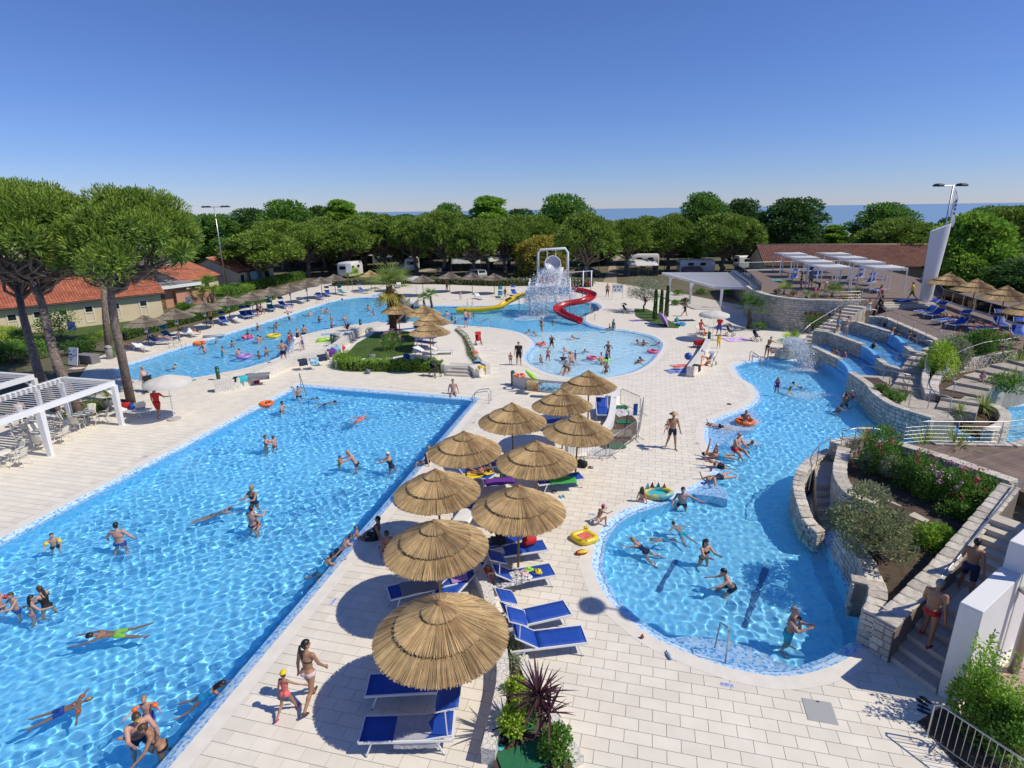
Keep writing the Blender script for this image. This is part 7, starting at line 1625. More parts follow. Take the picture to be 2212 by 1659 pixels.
on('d',550,1040,'person bending over a red bag under the first cabana',1.2,'reach',UZ,h=1.7,hair='dark',lean=70,wear=(('tshirt','black'),('shorts','black')),group='people on the terraces')
on('d',605,1030,'woman with a green towel bending under the first cabana',-1.2,'reach',UZ,h=1.64,sex='f',hair='blond',lean=55,wear=(('bikini','white'),),group='people on the terraces')
for i,(x,y)in enumerate([(1620,1235),(1720,1260),(1800,1270)]):p=Q('d',x,y,TZ+.45);person('sunbather on a terrace lounger, %s from the pylon'%ORD[i],(p.x,p.y,TZ+.45),-1.9,'lie',1.7,'fmf'[i],1,i,'brown','short',(('bikini' if i!=1 else 'trunks',('black','navy','purple')[i]),),tilt=-72,anchor='pelvis',group='people on the terraces')
on('d',130,1565,'woman in dark bikini bending to a toddler beside the fountain',-1.0,'reach',ZT,h=1.68,sex='f',hair='blond',lean=25,skin=1,wear=(('bikini','black'),),group=g_deck)
on('d',185,1540,'toddler with red and green arm bands on the stones by the fountain',1.0,'crouch',.3,h=.85,hair='brown',wear=(('trunks','red'),('bands','orange')),group=g_deck)
kp=[(400,1350,.55,'woman in black bikini standing near the red slide',dict(sex='f',h=1.68,wear=(('bikini','black'),),hair='dark',pose='stand',wl=.35)),(490,1305,.5,'small child with lime shorts near the red slide',dict(h=1.0,wear=(('trunks','lime'),),pose='stand',wl=.5)),(585,1230,.5,'girl in red swimsuit under the red slide',dict(h=1.3,sex='f',wear=(('onepiece','red'),),pose='hold',wl=.4)),(275,1365,0,'swimmer at the left shore of the children pool',dict(pose='swim2',hair='dark')),(347,1375,0,'child swimming close to the left shore',dict(pose='swim2',h=1.2)),(665,1405,0,'person gliding in the middle of the children pool',dict(pose='swim2')),(400,1450,0,'girl in a pink swim ring',dict(pose='swim2',h=1.2,sex='f',wear=(('onepiece','pink'),))),(480,1470,.6,'woman in patterned swimsuit and sun hat bending forward',dict(sex='f',h=1.65,wear=(('onepiece','black'),('cap','white')),pose='reach',wl=.6)),(605,1515,0,'dark-haired woman swimming towards the right',dict(pose='swim2',sex='f')),(755,1515,0,'boy half-raised in the shallow water',dict(pose='swim2',h=1.4)),(805,1570,0,'toddler in a pink ring',dict(pose='swim2',h=.9,wear=(('top','white'),))),(575,1575,0,'man with cap lying in the shallows',dict(pose='swim2',wear=(('tshirt','navy'),('cap','navy')))),(450,1590,.3,'boy in red shorts leaning over',dict(h=1.3,wear=(('trunks','red'),),pose='reach',wl=.3)),(395,1600,0,'blond girl sitting in the shallows',dict(pose='sit',h=1.3,sex='f',hair='blond')),(640,1600,0,'father sitting with a child in the shallow water',dict(pose='sit',h=1.75,skin=2)),(672,1590,.3,'little girl in pink with her father in the shallows',dict(h=1.0,sex='f',wear=(('onepiece','pink'),),pose='stand',wl=.3)),(935,1560,.5,'slim woman in black bikini with raised elbow standing in the shallows',dict(sex='f',h=1.68,hair='blond',style='bun',wear=(('bikini','black'),),pose='hips',wl=.4)),(925,1600,.3,'child in blue beside the slim woman',dict(h=1.05,wear=(('top','blue'),('trunks','navy')),pose='stand',wl=.3)),(890,1610,0,'man kneeling with a green float',dict(pose='sit',skin=2,h=1.75)),(1195,1450,0,'couple of swimmers by the right rim, left one',dict(pose='swim2',hair='dark')),(1232,1445,0,'couple of swimmers by the right rim, right one',dict(pose='swim2',hair='brown',sex='f')),(1325,1460,0,'boy leaning on the right rim',dict(pose='swim2',h=1.4)),(1295,1520,0,'child in a pink ring by the right rim',dict(pose='swim2',h=1.1,sex='f',wear=(('onepiece','pink'),))),(1225,1590,0,'tanned girl crawling out of the water at the right',dict(pose='swim2',skin=1,sex='f',hair='dark')),(1175,1605,0,'woman lying in the shallows at the right',dict(pose='swim2',skin=1,sex='f',hair='dark')),(800,1200,.3,'child with red vest on the right side of the slide basin',dict(h=1.0,wear=(('top','red'),('trunks','yellow')),pose='hold',wl=.4)),(852,1195,.3,'second child with red vest beside the slide basin',dict(h=1.0,wear=(('top','red'),('trunks','blue')),pose='stand',wl=.4))]
for i,(x,y,_,lb,d)in enumerate(kp):
 d=dict(d);po=d.pop('pose');wl_=d.pop('wl',.5);d.setdefault('hair',('dark','brown','blond')[i%3]);d.setdefault('skin',i%3);d['group']=g_kid;d.setdefault('vox',.03)
 if po=='swim2':swim('c',x,y,lb+', children pool',(i*1.7)%6.28,'breast',48,-.02,**d)
 elif po=='sit':p=Q('c',x,y,WZ);person(lb+', children pool',(p.x,p.y,-.18),PI+.5,'sit_floor',anchor='seat',wet=True,**d)
 else:stand_in('c',x,y,lb+', children pool',wl_,PI+(i%5-2)*.5,po,**d)
for x,y,lb,d in[(590,250,'woman in black bikini sitting at the front rim with a child',dict(sex='f',h=1.66,hair='dark',wear=(('bikini','black'),))),(620,240,'small child in black beside the woman at the front rim',dict(h=.95,hair='brown',wear=(('top','black'),))),(920,245,'boy with dark hair crawling at the front rim',dict(h=1.3,hair='dark',skin=1))]:
 p=Q('g',x,y,-.08);person(lb+', children pool',(p.x,p.y,-.08),PI-.6,'sit_floor',anchor='seat',wet=True,group=g_kid,vox=.026,**d)
lg=[(350,1255,'woman'),(240,1310,'man'),(92,1330,'girl'),(515,1215,'man'),(615,1200,'boy'),(652,1195,'man'),(590,1270,'woman'),(690,1260,'boy'),(795,1250,'man'),(690,1315,'woman'),(990,1180,'man'),(1035,1215,'boy'),(1090,1140,'child'),(1120,1105,'man'),(1260,1085,'woman'),(100,1435,'boy'),(225,1370,'child'),(20,1390,'woman'),(360,1390,'woman'),(105,1555,'girl'),(162,1530,'woman'),(1625,1215,'man'),(1665,1255,'boy'),(1690,1285,'girl'),(1750,1200,'child'),(1805,1240,'man'),(1842,1230,'child')]
la=[(1610,1385,'man'),(1745,1440,'child'),(1880,1470,'boy'),(1655,1515,'man'),(1800,1545,'woman'),(1925,1530,'swimmer'),(2085,1330,'boy'),(2100,1425,'man'),(1410,1645,'child')]
spec=dict(man=dict(h=1.78),woman=dict(h=1.66,sex='f'),girl=dict(h=1.35,sex='f'),boy=dict(h=1.4),child=dict(h=1.1),swimmer=dict(h=1.7))
cols=['navy','black','red','blue','turq','purple','pink','olive']
where=['near the far shore','in mid-water','towards the footbridge','on the near side','close to the pool ladder','by the curve of the shore']
seen={}
allp_=[('b',)+q for q in lg]+[('a',)+q for q in la]
for i,(fr,x,y,w_)in enumerate(sorted(allp_,key=lambda q:PX(q[0],q[1],q[2])[0])):
 d=dict(spec[w_]);d['hair']=('dark','brown','dark','blond','grey' if w_=='man' else 'brown')[i%5];d['skin']=i;c=cols[(i*3)%8]
 d['wear']=((('trunks' if d.get('sex')!='f' else('bikini' if i%2 else 'onepiece')),c),);d['vox']=.03
 u=PX(fr,x,y)[0];k=sum(1 for q in allp_ if PX(q[0],q[1],q[2])[0]<u);lb='%s-haired %s in %s in the lagoon, %s bather from its left end'%(d['hair'],w_ if w_!='child' else 'small child',c,ORD[k]if k<20 else 'twenty-'+ORD[k-20]if k<29 else('thirtieth' if k==29 else 'thirty-'+ORD[k-30]))
 if i%3==0:swim(fr,x,y,lb,(i*2.1)%6.28,'breast',42,-.0,group=g_lag,**d)
 else:stand_in(fr,x,y,lb,1.12 if i%2 else.95,(i*1.3)%6.28,('wade','hold')[i%2],group=g_lag,**d)
on('b',310,1610,'man in black trunks with hands on hips at the lagoon edge',AWAY+.2,'hips',h=1.80,build=1.08,skin=0,hair='brown',wear=(('trunks','black'),),group=g_deck,vox=.02)
p=Q('b',470,1375,.02);person('tanned man sitting on the lagoon edge seen from behind',(p.x,p.y,ZT),.7,'sit_edge',1.78,'m',1.1,1,'brown','short',(('trunks','black'),),anchor='seat',group=g_deck)
p=Q('b',450,1400,.02);person('blond woman sitting on the lagoon edge beside a tanned man',(p.x-.4,p.y,ZT),.9,'sit_edge',1.66,'f',1.0,0,'blond','short',(('onepiece','black'),),anchor='seat',group=g_deck)
on('b',462,1505,'child in blue and red swimsuit by the lagoon handrail',1.2,'stand',h=1.15,sex='f',hair='blond',wear=(('onepiece','blue'),('cap','pink')),group=g_deck)
on('b',355,1470,'girl in red standing on the lagoon entry steps',1.0,'stand',h=1.2,sex='f',hair='dark',z=-.3,wear=(('onepiece','red'),),group=g_deck)
on('e',1290,612,'lifeguard in red shirt and red shorts under the white parasol',AWAY+.15,'walk',h=1.80,hair='dark',skin=1,wear=(('tshirt','red'),('shorts','red')),arms=((10,12,20),(20,40,60,50)),group=g_deck,vox=.018)
on('c',215,1625,'man in black lettered t-shirt and black shorts bending to a child',PI-.1,'stand',h=1.82,hair='dark',lean=14,build=1.1,wear=(('tshirt','black'),('shorts','black')),group=g_deck,vox=.02)
on('c',148,1625,'toddler with orange arm bands beside the man in black',PI-.2,'stand',h=.95,hair='brown',wear=(('trunks','grey'),('bands','orange')),group=g_deck)
on('c',1555,1230,'shirtless man in dark shorts walking across the far deck',-1.4,'walk',h=1.80,hair='brown',skin=1,wear=(('shorts','black'),),group=g_deck)
on('c',1830,1390,'man in red shirt and blue shorts standing by the white parasol',PI-.3,'hold',h=1.78,hair='brown',wear=(('tshirt','red'),('shorts','blue')),group=g_deck)
p=Q('c',1675,1375,.0);person('lifeguard in red sitting on a chair beside the white parasol',(p.x,p.y,.45),PI+.5,'sit_chair',1.75,'m',1,1,'dark','short',(('tshirt','red'),('shorts','red')),anchor='seat',group=g_deck)
on('c',1827,1490,'child in yellow dress and white hat on the far deck',AWAY,'stand',h=1.2,sex='f',hair='blond',wear=(('dress','yellow'),('cap','white')),group=g_deck)
on('c',930,1075,'man in dark shorts by the sign board near the trees',PI,'stand',h=1.78,hair='brown',skin=1,wear=(('shorts','brown'),),group=g_deck)
p=Q('c',975,1330,.02);person('person in grey sitting on the rim with a child on the lap',(p.x,p.y,ZT),1.9,'sit_edge',1.74,'m',1.05,0,'grey','short',(('tshirt','grey'),('shorts','grey')),anchor='seat',group=g_deck)
p=Q('c',945,1320,.3);person('child in dark red held on the rim of the children pool',(p.x,p.y-.1,.12),1.9,'sit_edge',.95,'f',1,0,'dark','short',(('top','purple'),('trunks','turq')),anchor='seat',group=g_deck)
on('b',1778,1320,'slim man in blue shorts standing by the island corner',1.0,'stand',h=1.82,hair='brown',build=.95,wear=(('trunks','blue'),),group=g_deck)
on('b',2095,1095,'older woman in black swimsuit walking along the far shore',-1.0,'walk',h=1.64,sex='f',hair='grey',build=1.1,wear=(('onepiece','black'),),group=g_deck)
for i,(fr,x,y,c,lb)in enumerate([('b',1735,1100,'white','child on the far shore lawn'),('a',1715,1310,'black','tanned boy under a grey parasol'),('a',1455,1450,'azure','child in striped trunks by the lagoon ladder'),('b',1625,1030,'brown','man among the far loungers'),('b',100,1235,'black','tanned man at the edge of the left shore')]):on(fr,x,y,lb,(i*1.4)%6.28,'stand',h=1.15 if 'child' in lb else 1.7,hair=('blond','dark')[i%2],skin=i,wear=(('trunks',c),),group=g_deck)
for i,(fr,x,y,c,lb)in enumerate([('a',1540,1345,'black','long-legged sunbather on a white lounger of the left shore'),('a',1310,1405,'grey','sunbather on the first loungers of the left shore'),('a',1075,1470,'blue','older person resting at the beginning of the left shore'),('a',2110,1190,'brown','man sitting up on a lounger of the left shore')]):p=Q(fr,x,y,.42);person(lb,(p.x,p.y,.45),-1.3+i*.4,'lie' if i<3 else 'sit_chair',1.72,'fmfm'[i],1,i+1,('brown','dark','grey','dark')[i],'short',(('bikini' if i%2==0 else 'trunks',c),),tilt=-70 if i<3 else 0,anchor='pelvis',group=g_deck)
p=Q('e',460,270,.4);person('bare-backed person sitting in the shade between the pine trunks',(p.x,p.y,.45),.2,'sit_chair',1.7,'f',1.1,1,'dark','short',(('shorts','grey'),),anchor='seat',group=g_deck)
on('e',200,700,'person in dark clothes standing among the bar chairs',.5,'stand',h=1.7,hair='brown',wear=(('top','white'),('shorts','navy')),group=g_deck)
on('e',1190,400,'woman with a flowered bag pushing a pram near the white parasol',1.2,'stand',h=1.66,sex='f',hair='blond',wear=(('dress','lightpink'),),group=g_deck)
# ================================================================== planting, furniture and belongings
def text_mesh(txt,size,m,name='lettering',parent=None,loc=(0,0,0),rot=(0,0,0)):
 cu=bpy.data.curves.new(name,'FONT');cu.body=txt;cu.size=size;cu.align_x='CENTER';cu.align_y='CENTER';cu.extrude=.002
 ob=bpy.data.objects.new('tmp',cu);COL.objects.link(ob);dg=bpy.context.evaluated_depsgraph_get();me=bpy.data.meshes.new_from_object(ob.evaluated_get(dg));bpy.data.objects.remove(ob);me.materials.clear();me.materials.append(m)
 return link(name,me,parent,loc,rot)
c=Q('k',405,1440,.16)
cd_=thing('cordyline','dark purple spiky cordyline in the near planting bed','plant',c)
for i,(dx,dy,hz,n,L)in enumerate(((-.08,.10,1.15,46,.78),(.14,-.02,.78,38,.66),(-.02,.16,.95,26,.6))):
 st_=MB().tube([(dx*.2,dy*.2,-.05),(dx*.7,dy*.7,hz*.5),(dx,dy,hz)],[.035,.03,.026],7).build('stem',M_bark,cd_);o=link('leaf_rosette',blades('leaf_rosette',n,L,.030,M_leaf['purple'],60+i,.35,.02,-.2,1.4,5,hz),st_);o.location=(dx,dy,0)
for i,(x,y,r_,h_,kd,n,lb)in enumerate([(190,1420,.42,.6,'lime',1500,'bright lime-green shrub in the near bed, above the green mat'),(540,1600,.45,.55,'mid',1500,'round leafy shrub in the near bed at the bottom edge'),(160,720,.28,.35,'olive',420,'thin straggly shrub at the tip of the near bed'),(200,1120,.34,.5,'lime',1000,'yellow-green shrub behind the cordyline'),(330,1240,.3,.4,'mid',800,'small dark shrub at the foot of the cordyline'),(180,860,.22,.25,'grey',300,'low grey ground shrub near the bed tip')]):shrub('shrub',lb,Q('k',x,y,.16),r_,h_,kd,n,.075,.026,70+i,group='shrubs of the near bed')
for i,(x,y,sx,sy,rz,lb)in enumerate([(235,1295,.55,.42,.1,'green mat square lying in the near bed behind the shrubs'),(245,1590,.95,.6,.35,'large green mat at the bottom edge of the near bed'),]):
 p=Q('k',x,y,.18);o=MB().box((0,0,.015),(sx,sy,.03)).build('green_mat',mat('green_plastic_mat',(.02,.16,.07),.7,var=.2,scale=20),None,False,p,rz);tag(o,lb,'mat')
for i,(x,y,rx,hz,lb)in enumerate([(1800,1330,.62,2.05,'tall glossy laurel shrub with upright shoots, lower right corner'),(2080,1560,.75,1.75,'second laurel shrub cut by the right bottom corner')]):
 p=Q('l',x,y,0);sr=shrub('laurel',lb,(p.x,p.y,0),rx,hz*.52,'light' if i==0 else 'mid',3400,.10,.026,90+i)
 r=np.random.default_rng(i+3);C=[];D=[]
 for k in range(16):
  a=r.uniform(0,6.28);q=rx*r.uniform(.1,.8);H2=hz*r.uniform(.75,1.15);t=r.uniform(.3,1,70);cx=q*np.cos(a)*(.6+.4*t);C.append(np.stack([cx+r.normal(0,.035,70),q*np.sin(a)*(.6+.4*t)+r.normal(0,.035,70),H2*t],1));D.append(rand_dirs(r,70,.7))
 link('shoots',leaf_mesh('shoots',np.concatenate(C),np.concatenate(D),.10,.022,M_leaf['light'],.4,i),sr)
solid('planting_bed',[xy(Q('l',*p))for p in((1350,1290),(1530,1180),(2212,1400),(2400,1900),(1900,1900))],-.02,.03,M_soil)
for i,(fr,x,y,z,rx,hz,kd,fl,nf,lb)in enumerate([('m',800,440,1.2,.85,1.2,'mid','red',14,'dark oleander with crimson blooms at the far tip of the garden bed'),('m',1200,640,1.1,.8,1.0,'mid','red',8,'oleander with a few crimson blooms in the middle of the bed'),('m',1450,760,1.05,.95,1.05,'mid','pink',30,'pale pink oleander against the stone retaining wall'),('m',1750,830,1.15,.95,1.0,'mid','red',16,'crimson oleander in the right corner of the garden bed'),('m',1330,1200,.85,.65,.7,'light',None,0,'round leafy shrub beside the sloping stair wall'),('m',720,800,1.0,.6,.7,'grey',None,0,'grey-green rosemary-like shrub behind the curved planter wall'),('m',960,560,1.1,.7,.8,'grey',None,0,'loose grey shrub behind the stepping slabs'),('m',1560,950,1.0,.6,.6,'mid',None,0,'dark leafy shrub beside the black ring')]):
 shrub('oleander' if fl else 'shrub',lb,Q(fr,x,y,z),rx,hz,kd,2600,.17 if fl else.10,.024,110+i,flowers=fl,nf=nf)
for i,(x,y,z,n,L,lb)in enumerate([(1240,300,1.3,90,1.1,'large sword-leaved yucca left behind the garden wall'),(1530,330,1.5,100,1.25,'large sword-leaved yucca right behind the garden wall'),(680,230,1.3,50,.8,'spiky yucca at the far corner of the garden bed')]):yucca(lb,Q('m',x,y,z),n,L,.028,'yucca',.3,130+i,.45)
for i,(x,y,sx)in enumerate([(1010,740,.8),(1240,890,.75)]):p=Q('m',x,y,1.06);o=MB().box((0,0,.02),(sx,.55,.04)).build('stepping_slab',M_tread,None,False,p,.5);tag(o,'grey stepping slab in the garden bed, %s one'%('farther','nearer')[i],'slab','slabs in the garden bed')
p=Q('m',1480,1030,1.0);o=MB().torus((0,0,.07),.26,.07,20,8).build('black_tyre',mat('tyre_rubber',(.02,.02,.022),.7),None,True,p);tag(o,'black rubber ring lying in the garden bed','tyre')
p=Q('m',1560,1060,1.0);o=MB().box((0,0,.03),(.6,.5,.06)).build('inspection_cover',mat('green_cover',(.05,.08,.05),.6),None,False,p,.3);tag(o,'dark green inspection cover in the garden bed','cover')
p=Q('n',540,420,.4);fan_palm('short bushy fan palm beside the fountain',(p.x,p.y,.3),.35,.12,22,.85,41,0,'lime')
for i,(x,y,z,L)in enumerate([(1880,1050,1.05,.85),(2010,1110,1.05,.95),(2110,1110,1.05,.8)]):yucca('narrow dark yucca on the planted strip above the river wall, %s from the chute'%ORD[i],Q('n',x,y,z),34,L,.02,'olive',.05,140+i,.25,'yuccas on the river wall')
for i,(x,y)in enumerate([(1760,1040),(1890,1120),(2020,1170)]):shrub('shrub','low green cushion shrub on the river wall strip, %s from the chute'%ORD[i],Q('n',x,y,1.05),.4,.3,'mid',500,.08,.03,150+i,group='cushions on the river wall')
shrub('oleander','big crimson and pink oleander above the curved garden stairs',(28.6,34.0,1.5),1.9,1.7,'mid',5200,.18,.03,160,ry=1.6,flowers='red',nf=40)
shrub('shrub','tall pale-leaved shrub in the bed between the two garden stairs',(24.9,32.0,1.3),1.05,1.5,'lime',3200,.13,.045,161,ry=1.2)
shrub('shrub','second pale-leaved shrub behind the garden stairs',(26.4,33.4,1.4),1.2,1.6,'grey',3200,.13,.045,162)
for i,(x,y,z,n,L,lb)in enumerate([(960,1420,.6,70,.75,'yucca standing in the round river planter, left one'),(1290,1330,.6,90,1.0,'large yucca standing in the round river planter, right one'),(1760,760,1.5,100,1.0,'yucca beside the garden stairs at the right edge'),(1700,1010,1.3,100,1.0,'low yucca below the garden stairs at the right edge')]):yucca(lb,Q('o',x,y,z),n,L,.026,'yucca',.35,170+i,.5)
shrub('shrub','dark shrub under the yuccas at the right edge',Q('o',1600,1040,1.2),1.0,.8,'mid',1500,.1,.035,176)
for i,(x,y,lb)in enumerate([(270,1050,'small fan palm at the left of the terrace planter'),(450,1080,'tiny fan palm in the middle of the terrace planter'),(660,1070,'fan palm at the right of the terrace planter')]):p=Q('d',x,y,2.75);fan_palm(lb,(p.x,p.y,2.7),.25,.1,18,(.9,.5,1.0)[i],50+i,0,'yucca','palms on the terrace edge')
for i,(x,y)in enumerate([(215,1045),(345,1060),(520,1080),(750,1100)]):p=Q('d',x,y,2.8);shrub('geranium','red flowering plant on the terrace edge, %s from the left'%ORD[i],p,.35,.3,'mid',260,.1,.04,190+i,flowers='red',nf=10,group='red flowers on the terrace edge')
yucca('dark spiky plant at the right end of the terrace planter',Q('d',850,1090,2.75),70,1.3,.035,'olive',.1,200,.3)
for i,(x,y,lb)in enumerate([(650,1290,'dark purple spiky plant below the rounded wall, left one'),(790,1230,'dark purple spiky plant below the rounded wall, right one')]):p=Q('d',x,y,.8);yucca(lb,p,60,1.2,.035,'purple',.15,205+i,.3)
shrub('oleander','crimson oleander below the rounded wall beside the handrail',Q('d',500,1330,.4),1.0,1.1,'mid',1500,.16,.03,210,flowers='red',nf=20)
p=Q('c',2070,1330);fan_palm('dark bushy palm in front of the rounded stone wall',(p.x,p.y,0),1.9,.16,22,1.35,61,0,'dark')
for i,(x,y,rx,hz)in enumerate([(60,1330,.9,.6),(1500,1060,.8,.5),(1700,1050,.9,.5),(1900,1060,.8,.5),(1560,1130,.6,.5),(1480,1140,.6,.45)]):shrub('shrub','garden shrub around the white slatted pergola, %s of its row'%ORD[i]if i else 'shrub bed at the foot of the rounded wall',Q('c',x,y)if i else Q('d',60,1340,0),rx,hz,'mid',700,.12,.045,220+i,group='shrubs by the slatted pergola')
for i,(fr,x,y,rx,hz,kd,lb)in enumerate([('a',490,1400,2.3,1.9,'mid','big round leafy bush in front of the long cream house'),('a',1170,1215,2.4,1.7,'light','flowering leafy bush in front of the salmon annexe'),('a',800,1400,.9,.5,'lime','yellow-green low shrub beside the pine trunk'),('a',700,1440,.9,.5,'lime','second yellow-green low shrub on the lawn edge'),('a',620,1540,1.6,.8,'dark','dark shrub mass behind the information board'),('a',250,1560,2.0,1.0,'mid','dark shrub mass between the pine trunks'),('a',60,1600,2.0,1.0,'dark','dark shrub mass at the left edge'),('a',40,1420,2.2,.9,'lime','sunlit hedge piece at the left edge'),('a',930,1560,.8,.6,'mid','small shrub beside the litter bin'),('a',1500,1175,1.3,.6,'mid','trimmed shrub by the salmon garden wall'),('a',1880,1060,2.2,1.0,'mid','shrub group under the floodlight mast'),('a',2010,1040,2.0,.9,'light','pale shrub group right of the floodlight mast'),('e',760,560,.7,.45,'mid','small shrub in the bed at the foot of the pines'),('e',680,470,.8,.7,'olive','thin-leaved shrub behind the pergola post'),('e',560,610,.4,.3,'lime','tiny lime plant at the pergola post')]):shrub('shrub',lb,Q(fr,x,y),rx,hz,kd,1700 if rx>1 else 600,.16 if rx>1 else.10,.055 if rx>1 else.03,240+i,group='shrubs of the left garden')
solid('planting_bed',[xy(Q('e',*p))for p in((500,540),(700,480),(1000,470),(1110,500),(980,545),(760,600),(600,630))],-.02,.07,M_soil)
for i,(x,y,t_)in enumerate([(1605,1130,1.6),(1695,1100,2.2),(1715,1120,1.2)]):p=Q('a',x,y);fan_palm('fan palm beside the salmon annexe, %s from the left'%ORD[i],(p.x,p.y,0),t_,.14,18,1.2,70+i,0,'light','palms by the annexe')
for i,(x,y,t_)in enumerate([(190,1500,.8),(120,1600,.5)]):p=Q('a',x,y);fan_palm('low fan palm in the shade of the pines, %s one'%('farther','nearer')[i],(p.x,p.y,0),t_,.12,18,1.1,80+i,0,'mid','palms in the pine shade')
p=Q('e',900,560);pt_=thing('potted_yucca','grey planter with a spiky yucca beside the pergola','potted plant',p);MB().lathe([(.26,0),(.36,.75),(.33,.75),(.30,.68)],4*5).build('pot',mat('grey_pot',(.10,.10,.11),.6),pt_,True);o=link('leaf_rosette',blades('leaf_rosette',70,1.0,.022,M_leaf['yucca'],300,.5,.03,.1,1.4,5,.9),pt_)
p=Q('b',880,960);fan_palm('bushy palm behind the far parasols',(p.x,p.y,0),1.0,.15,20,1.3,90,0,'lime')
def rails(label,tubes,loc,name='pool_handrail',r=.022):
 root=thing(name,label,'handrail',loc)
 for t in tubes:MB().tube([Vector(p)-Vector(loc)for p in t],r,8).build('rail',M_steel,root,True)
 return root
def arch(a,b,h,z0=0.0,z1=-.4):
 a,b=Vector(a),Vector(b);return[a+Vector((0,0,z0)),a+Vector((0,0,z0+h*.85)),a.lerp(b,.12)+Vector((0,0,z0+h)),a.lerp(b,.7)+Vector((0,0,z0+h*.8)),b+Vector((0,0,z0+h*.45)),b+Vector((0,0,z1))]
a1,a2=Q('f',1965,500),Q('f',1830,480);d_=Vector((.1,.55,0));rails('pair of curved steel ladder rails at the far right corner of the main pool',[arch(a1,a2,.75),arch(a1+d_,a2+d_,.75)],a1)
a1,a2=Q('f',445,365),Q('f',490,440);rails('slanting steel rail at the corner steps of the main pool',[[a1+Vector((0,0,-.02)),a1+Vector((-.02,0,.95)),a2+Vector((0,0,.05)),a2+Vector((.2,-.3,-.3))],[a1+Vector((-.8,.1,0)),a1+Vector((-.3,-.5,.1)),a1+Vector((-.1,-.8,-.3))]],a1)
a1=Q('k',1885,795);rails('upright steel rail rising from the round steps of the near basin',[[a1+Vector((0,0,-.05)),a1+Vector((.03,.05,.85)),a1+Vector((.03,.12,.92)),a1+Vector((0,.55,.72)),a1+Vector((0,.75,-.4))]],a1)
for lb,fr,p,q in[('steel handrail at the lagoon entry steps beside the walking man','b',(440,1515),(345,1545)),('steel ladder rail on the near shore of the far basin','b',(1975,1320),(1890,1320)),('steel ladder rails on the left shore of the lagoon','a',(1370,1490),(1470,1490)),('steel ladder rails on the far shore of the lagoon','b',(570,1130),(650,1130)),('steel handrail on the right rim of the slide basin','c',(830,1260),(755,1260)),('steel handrail at the shallow end near the fountain','h',(10,170),(95,195)),('second steel ladder rail left of the fountain','g',(2100,170),(2190,200))]:
 a1,a2=Q(fr,*p),Q(fr,*q);rails(lb,[arch(a1,a2,.75),arch(a1+Vector((.05,.6,0)),a2+Vector((.05,.6,0)),.75)],a1)
a1=Q('b',1790,1140);rails('steel ladder at the far shore opposite the yellow slide',[arch(a1+Vector((s,0,0)),a1+Vector((s,-.6,0)),.8)for s in(0,.6)],a1)
es=thing('pool_steps','round mosaic entry steps in the near basin','steps',Q('k',1900,790));base=Q('k',1900,800)
for i,(R_,z)in enumerate(((1.9,-.62),(1.35,-.42),(.85,-.22))):
 o=MB().prism([(R_*math.cos(a),.05+R_*.62*math.sin(a))for a in[PI*k/16 for k in range(17)]]+[(-R_,-.5),(R_,-.5)],-.95,z).build('step',M_rim,es);RECV.append(o);o.rotation_euler=(0,0,-.35)
for i in range(5):
 o1=Vector(mA);cdir=(Vector(mB)-o1).normalized();ldir=Vector((-.21,-.978));s=3.6-.55*i;o=MB().prism([(0.3,-.3),(s*cdir.x,s*cdir.y-.02),(s*ldir.x*.9,s*ldir.y*.9)],-1.15,-.98+.19*i).build('corner_step',M_floor,main_pool,loc=(o1 .x+.1,o1 .y-.12,0));RECV.append(o)
for i,(a,b)in enumerate((((1480,60),(1330,320)),((2200,130),(2020,610)),)):
 A_,B_=Q('k',*a,-.94),Q('k',*b,-.94);o=MB().beam(A_,B_,.16,.012).build('lane_stripe',mat('lane_stripe_blue',(.05,.16,.34),.5),right_pool);RECV.append(o)
bt=[xy(Q('g',*p,-.2))for p in((1560,1190),(1700,1125),(1800,1140),(1905,1245),(1900,1290),(1780,1260),(1640,1250))];o=solid('pool_bench',bt,-.95,-.16,M_rim);RECV.append(o)
bt=[xy(Q('g',*p,-.2))for p in((1860,600),(2010,545),(2130,560),(2180,640),(2100,720),(1960,740),(1850,840),(1770,860),(1730,780),(1735,680))];o=solid('pool_bench',bt,-.95,-.30,M_rim);RECV.append(o)
M_plw=mat('ivory_plastic',(.74,.71,.62),.45,var=.05,scale=3)
def make_chair(label,loc,rz,group='ivory bar chairs'):
 root=thing('bar_chair',label,'chair',loc,rz,group);rows=[[(x*.23,y,.43+.02*(x*x)-.015*(y<-.1))for x in(-1,-.5,0,.5,1)]for y in(-.22,-.1,.05,.2,.23)]
 MB().sheet(rows,.02).build('seat',M_plw,root,True)
 rows=[[(x*(.21+.03*t),-.21-.13*t-.05*(1-x*x)*t,.45+.45*t-.03*x*x*t)for x in(-1,-.5,0,.5,1)]for t in(0,.3,.6,.85,1)];MB().sheet(rows,.018).build('backrest',M_plw,root,True)
 for sx in(-1,1):
  for sy,tx in((-1,-.30),(1,.26)):MB().tube([(sx*.20,sy*.18,.44),(sx*.23,tx*1.0,.2),(sx*.27,tx*1.15,0)],[.022,.018,.015],6).build('leg',M_plw,root)
  MB().tube([(sx*.22,-.25,.66),(sx*.27,-.05,.66),(sx*.27,.14,.64),(sx*.24,.18,.44)],.02,6).build('armrest',M_plw,root,True)
 return root
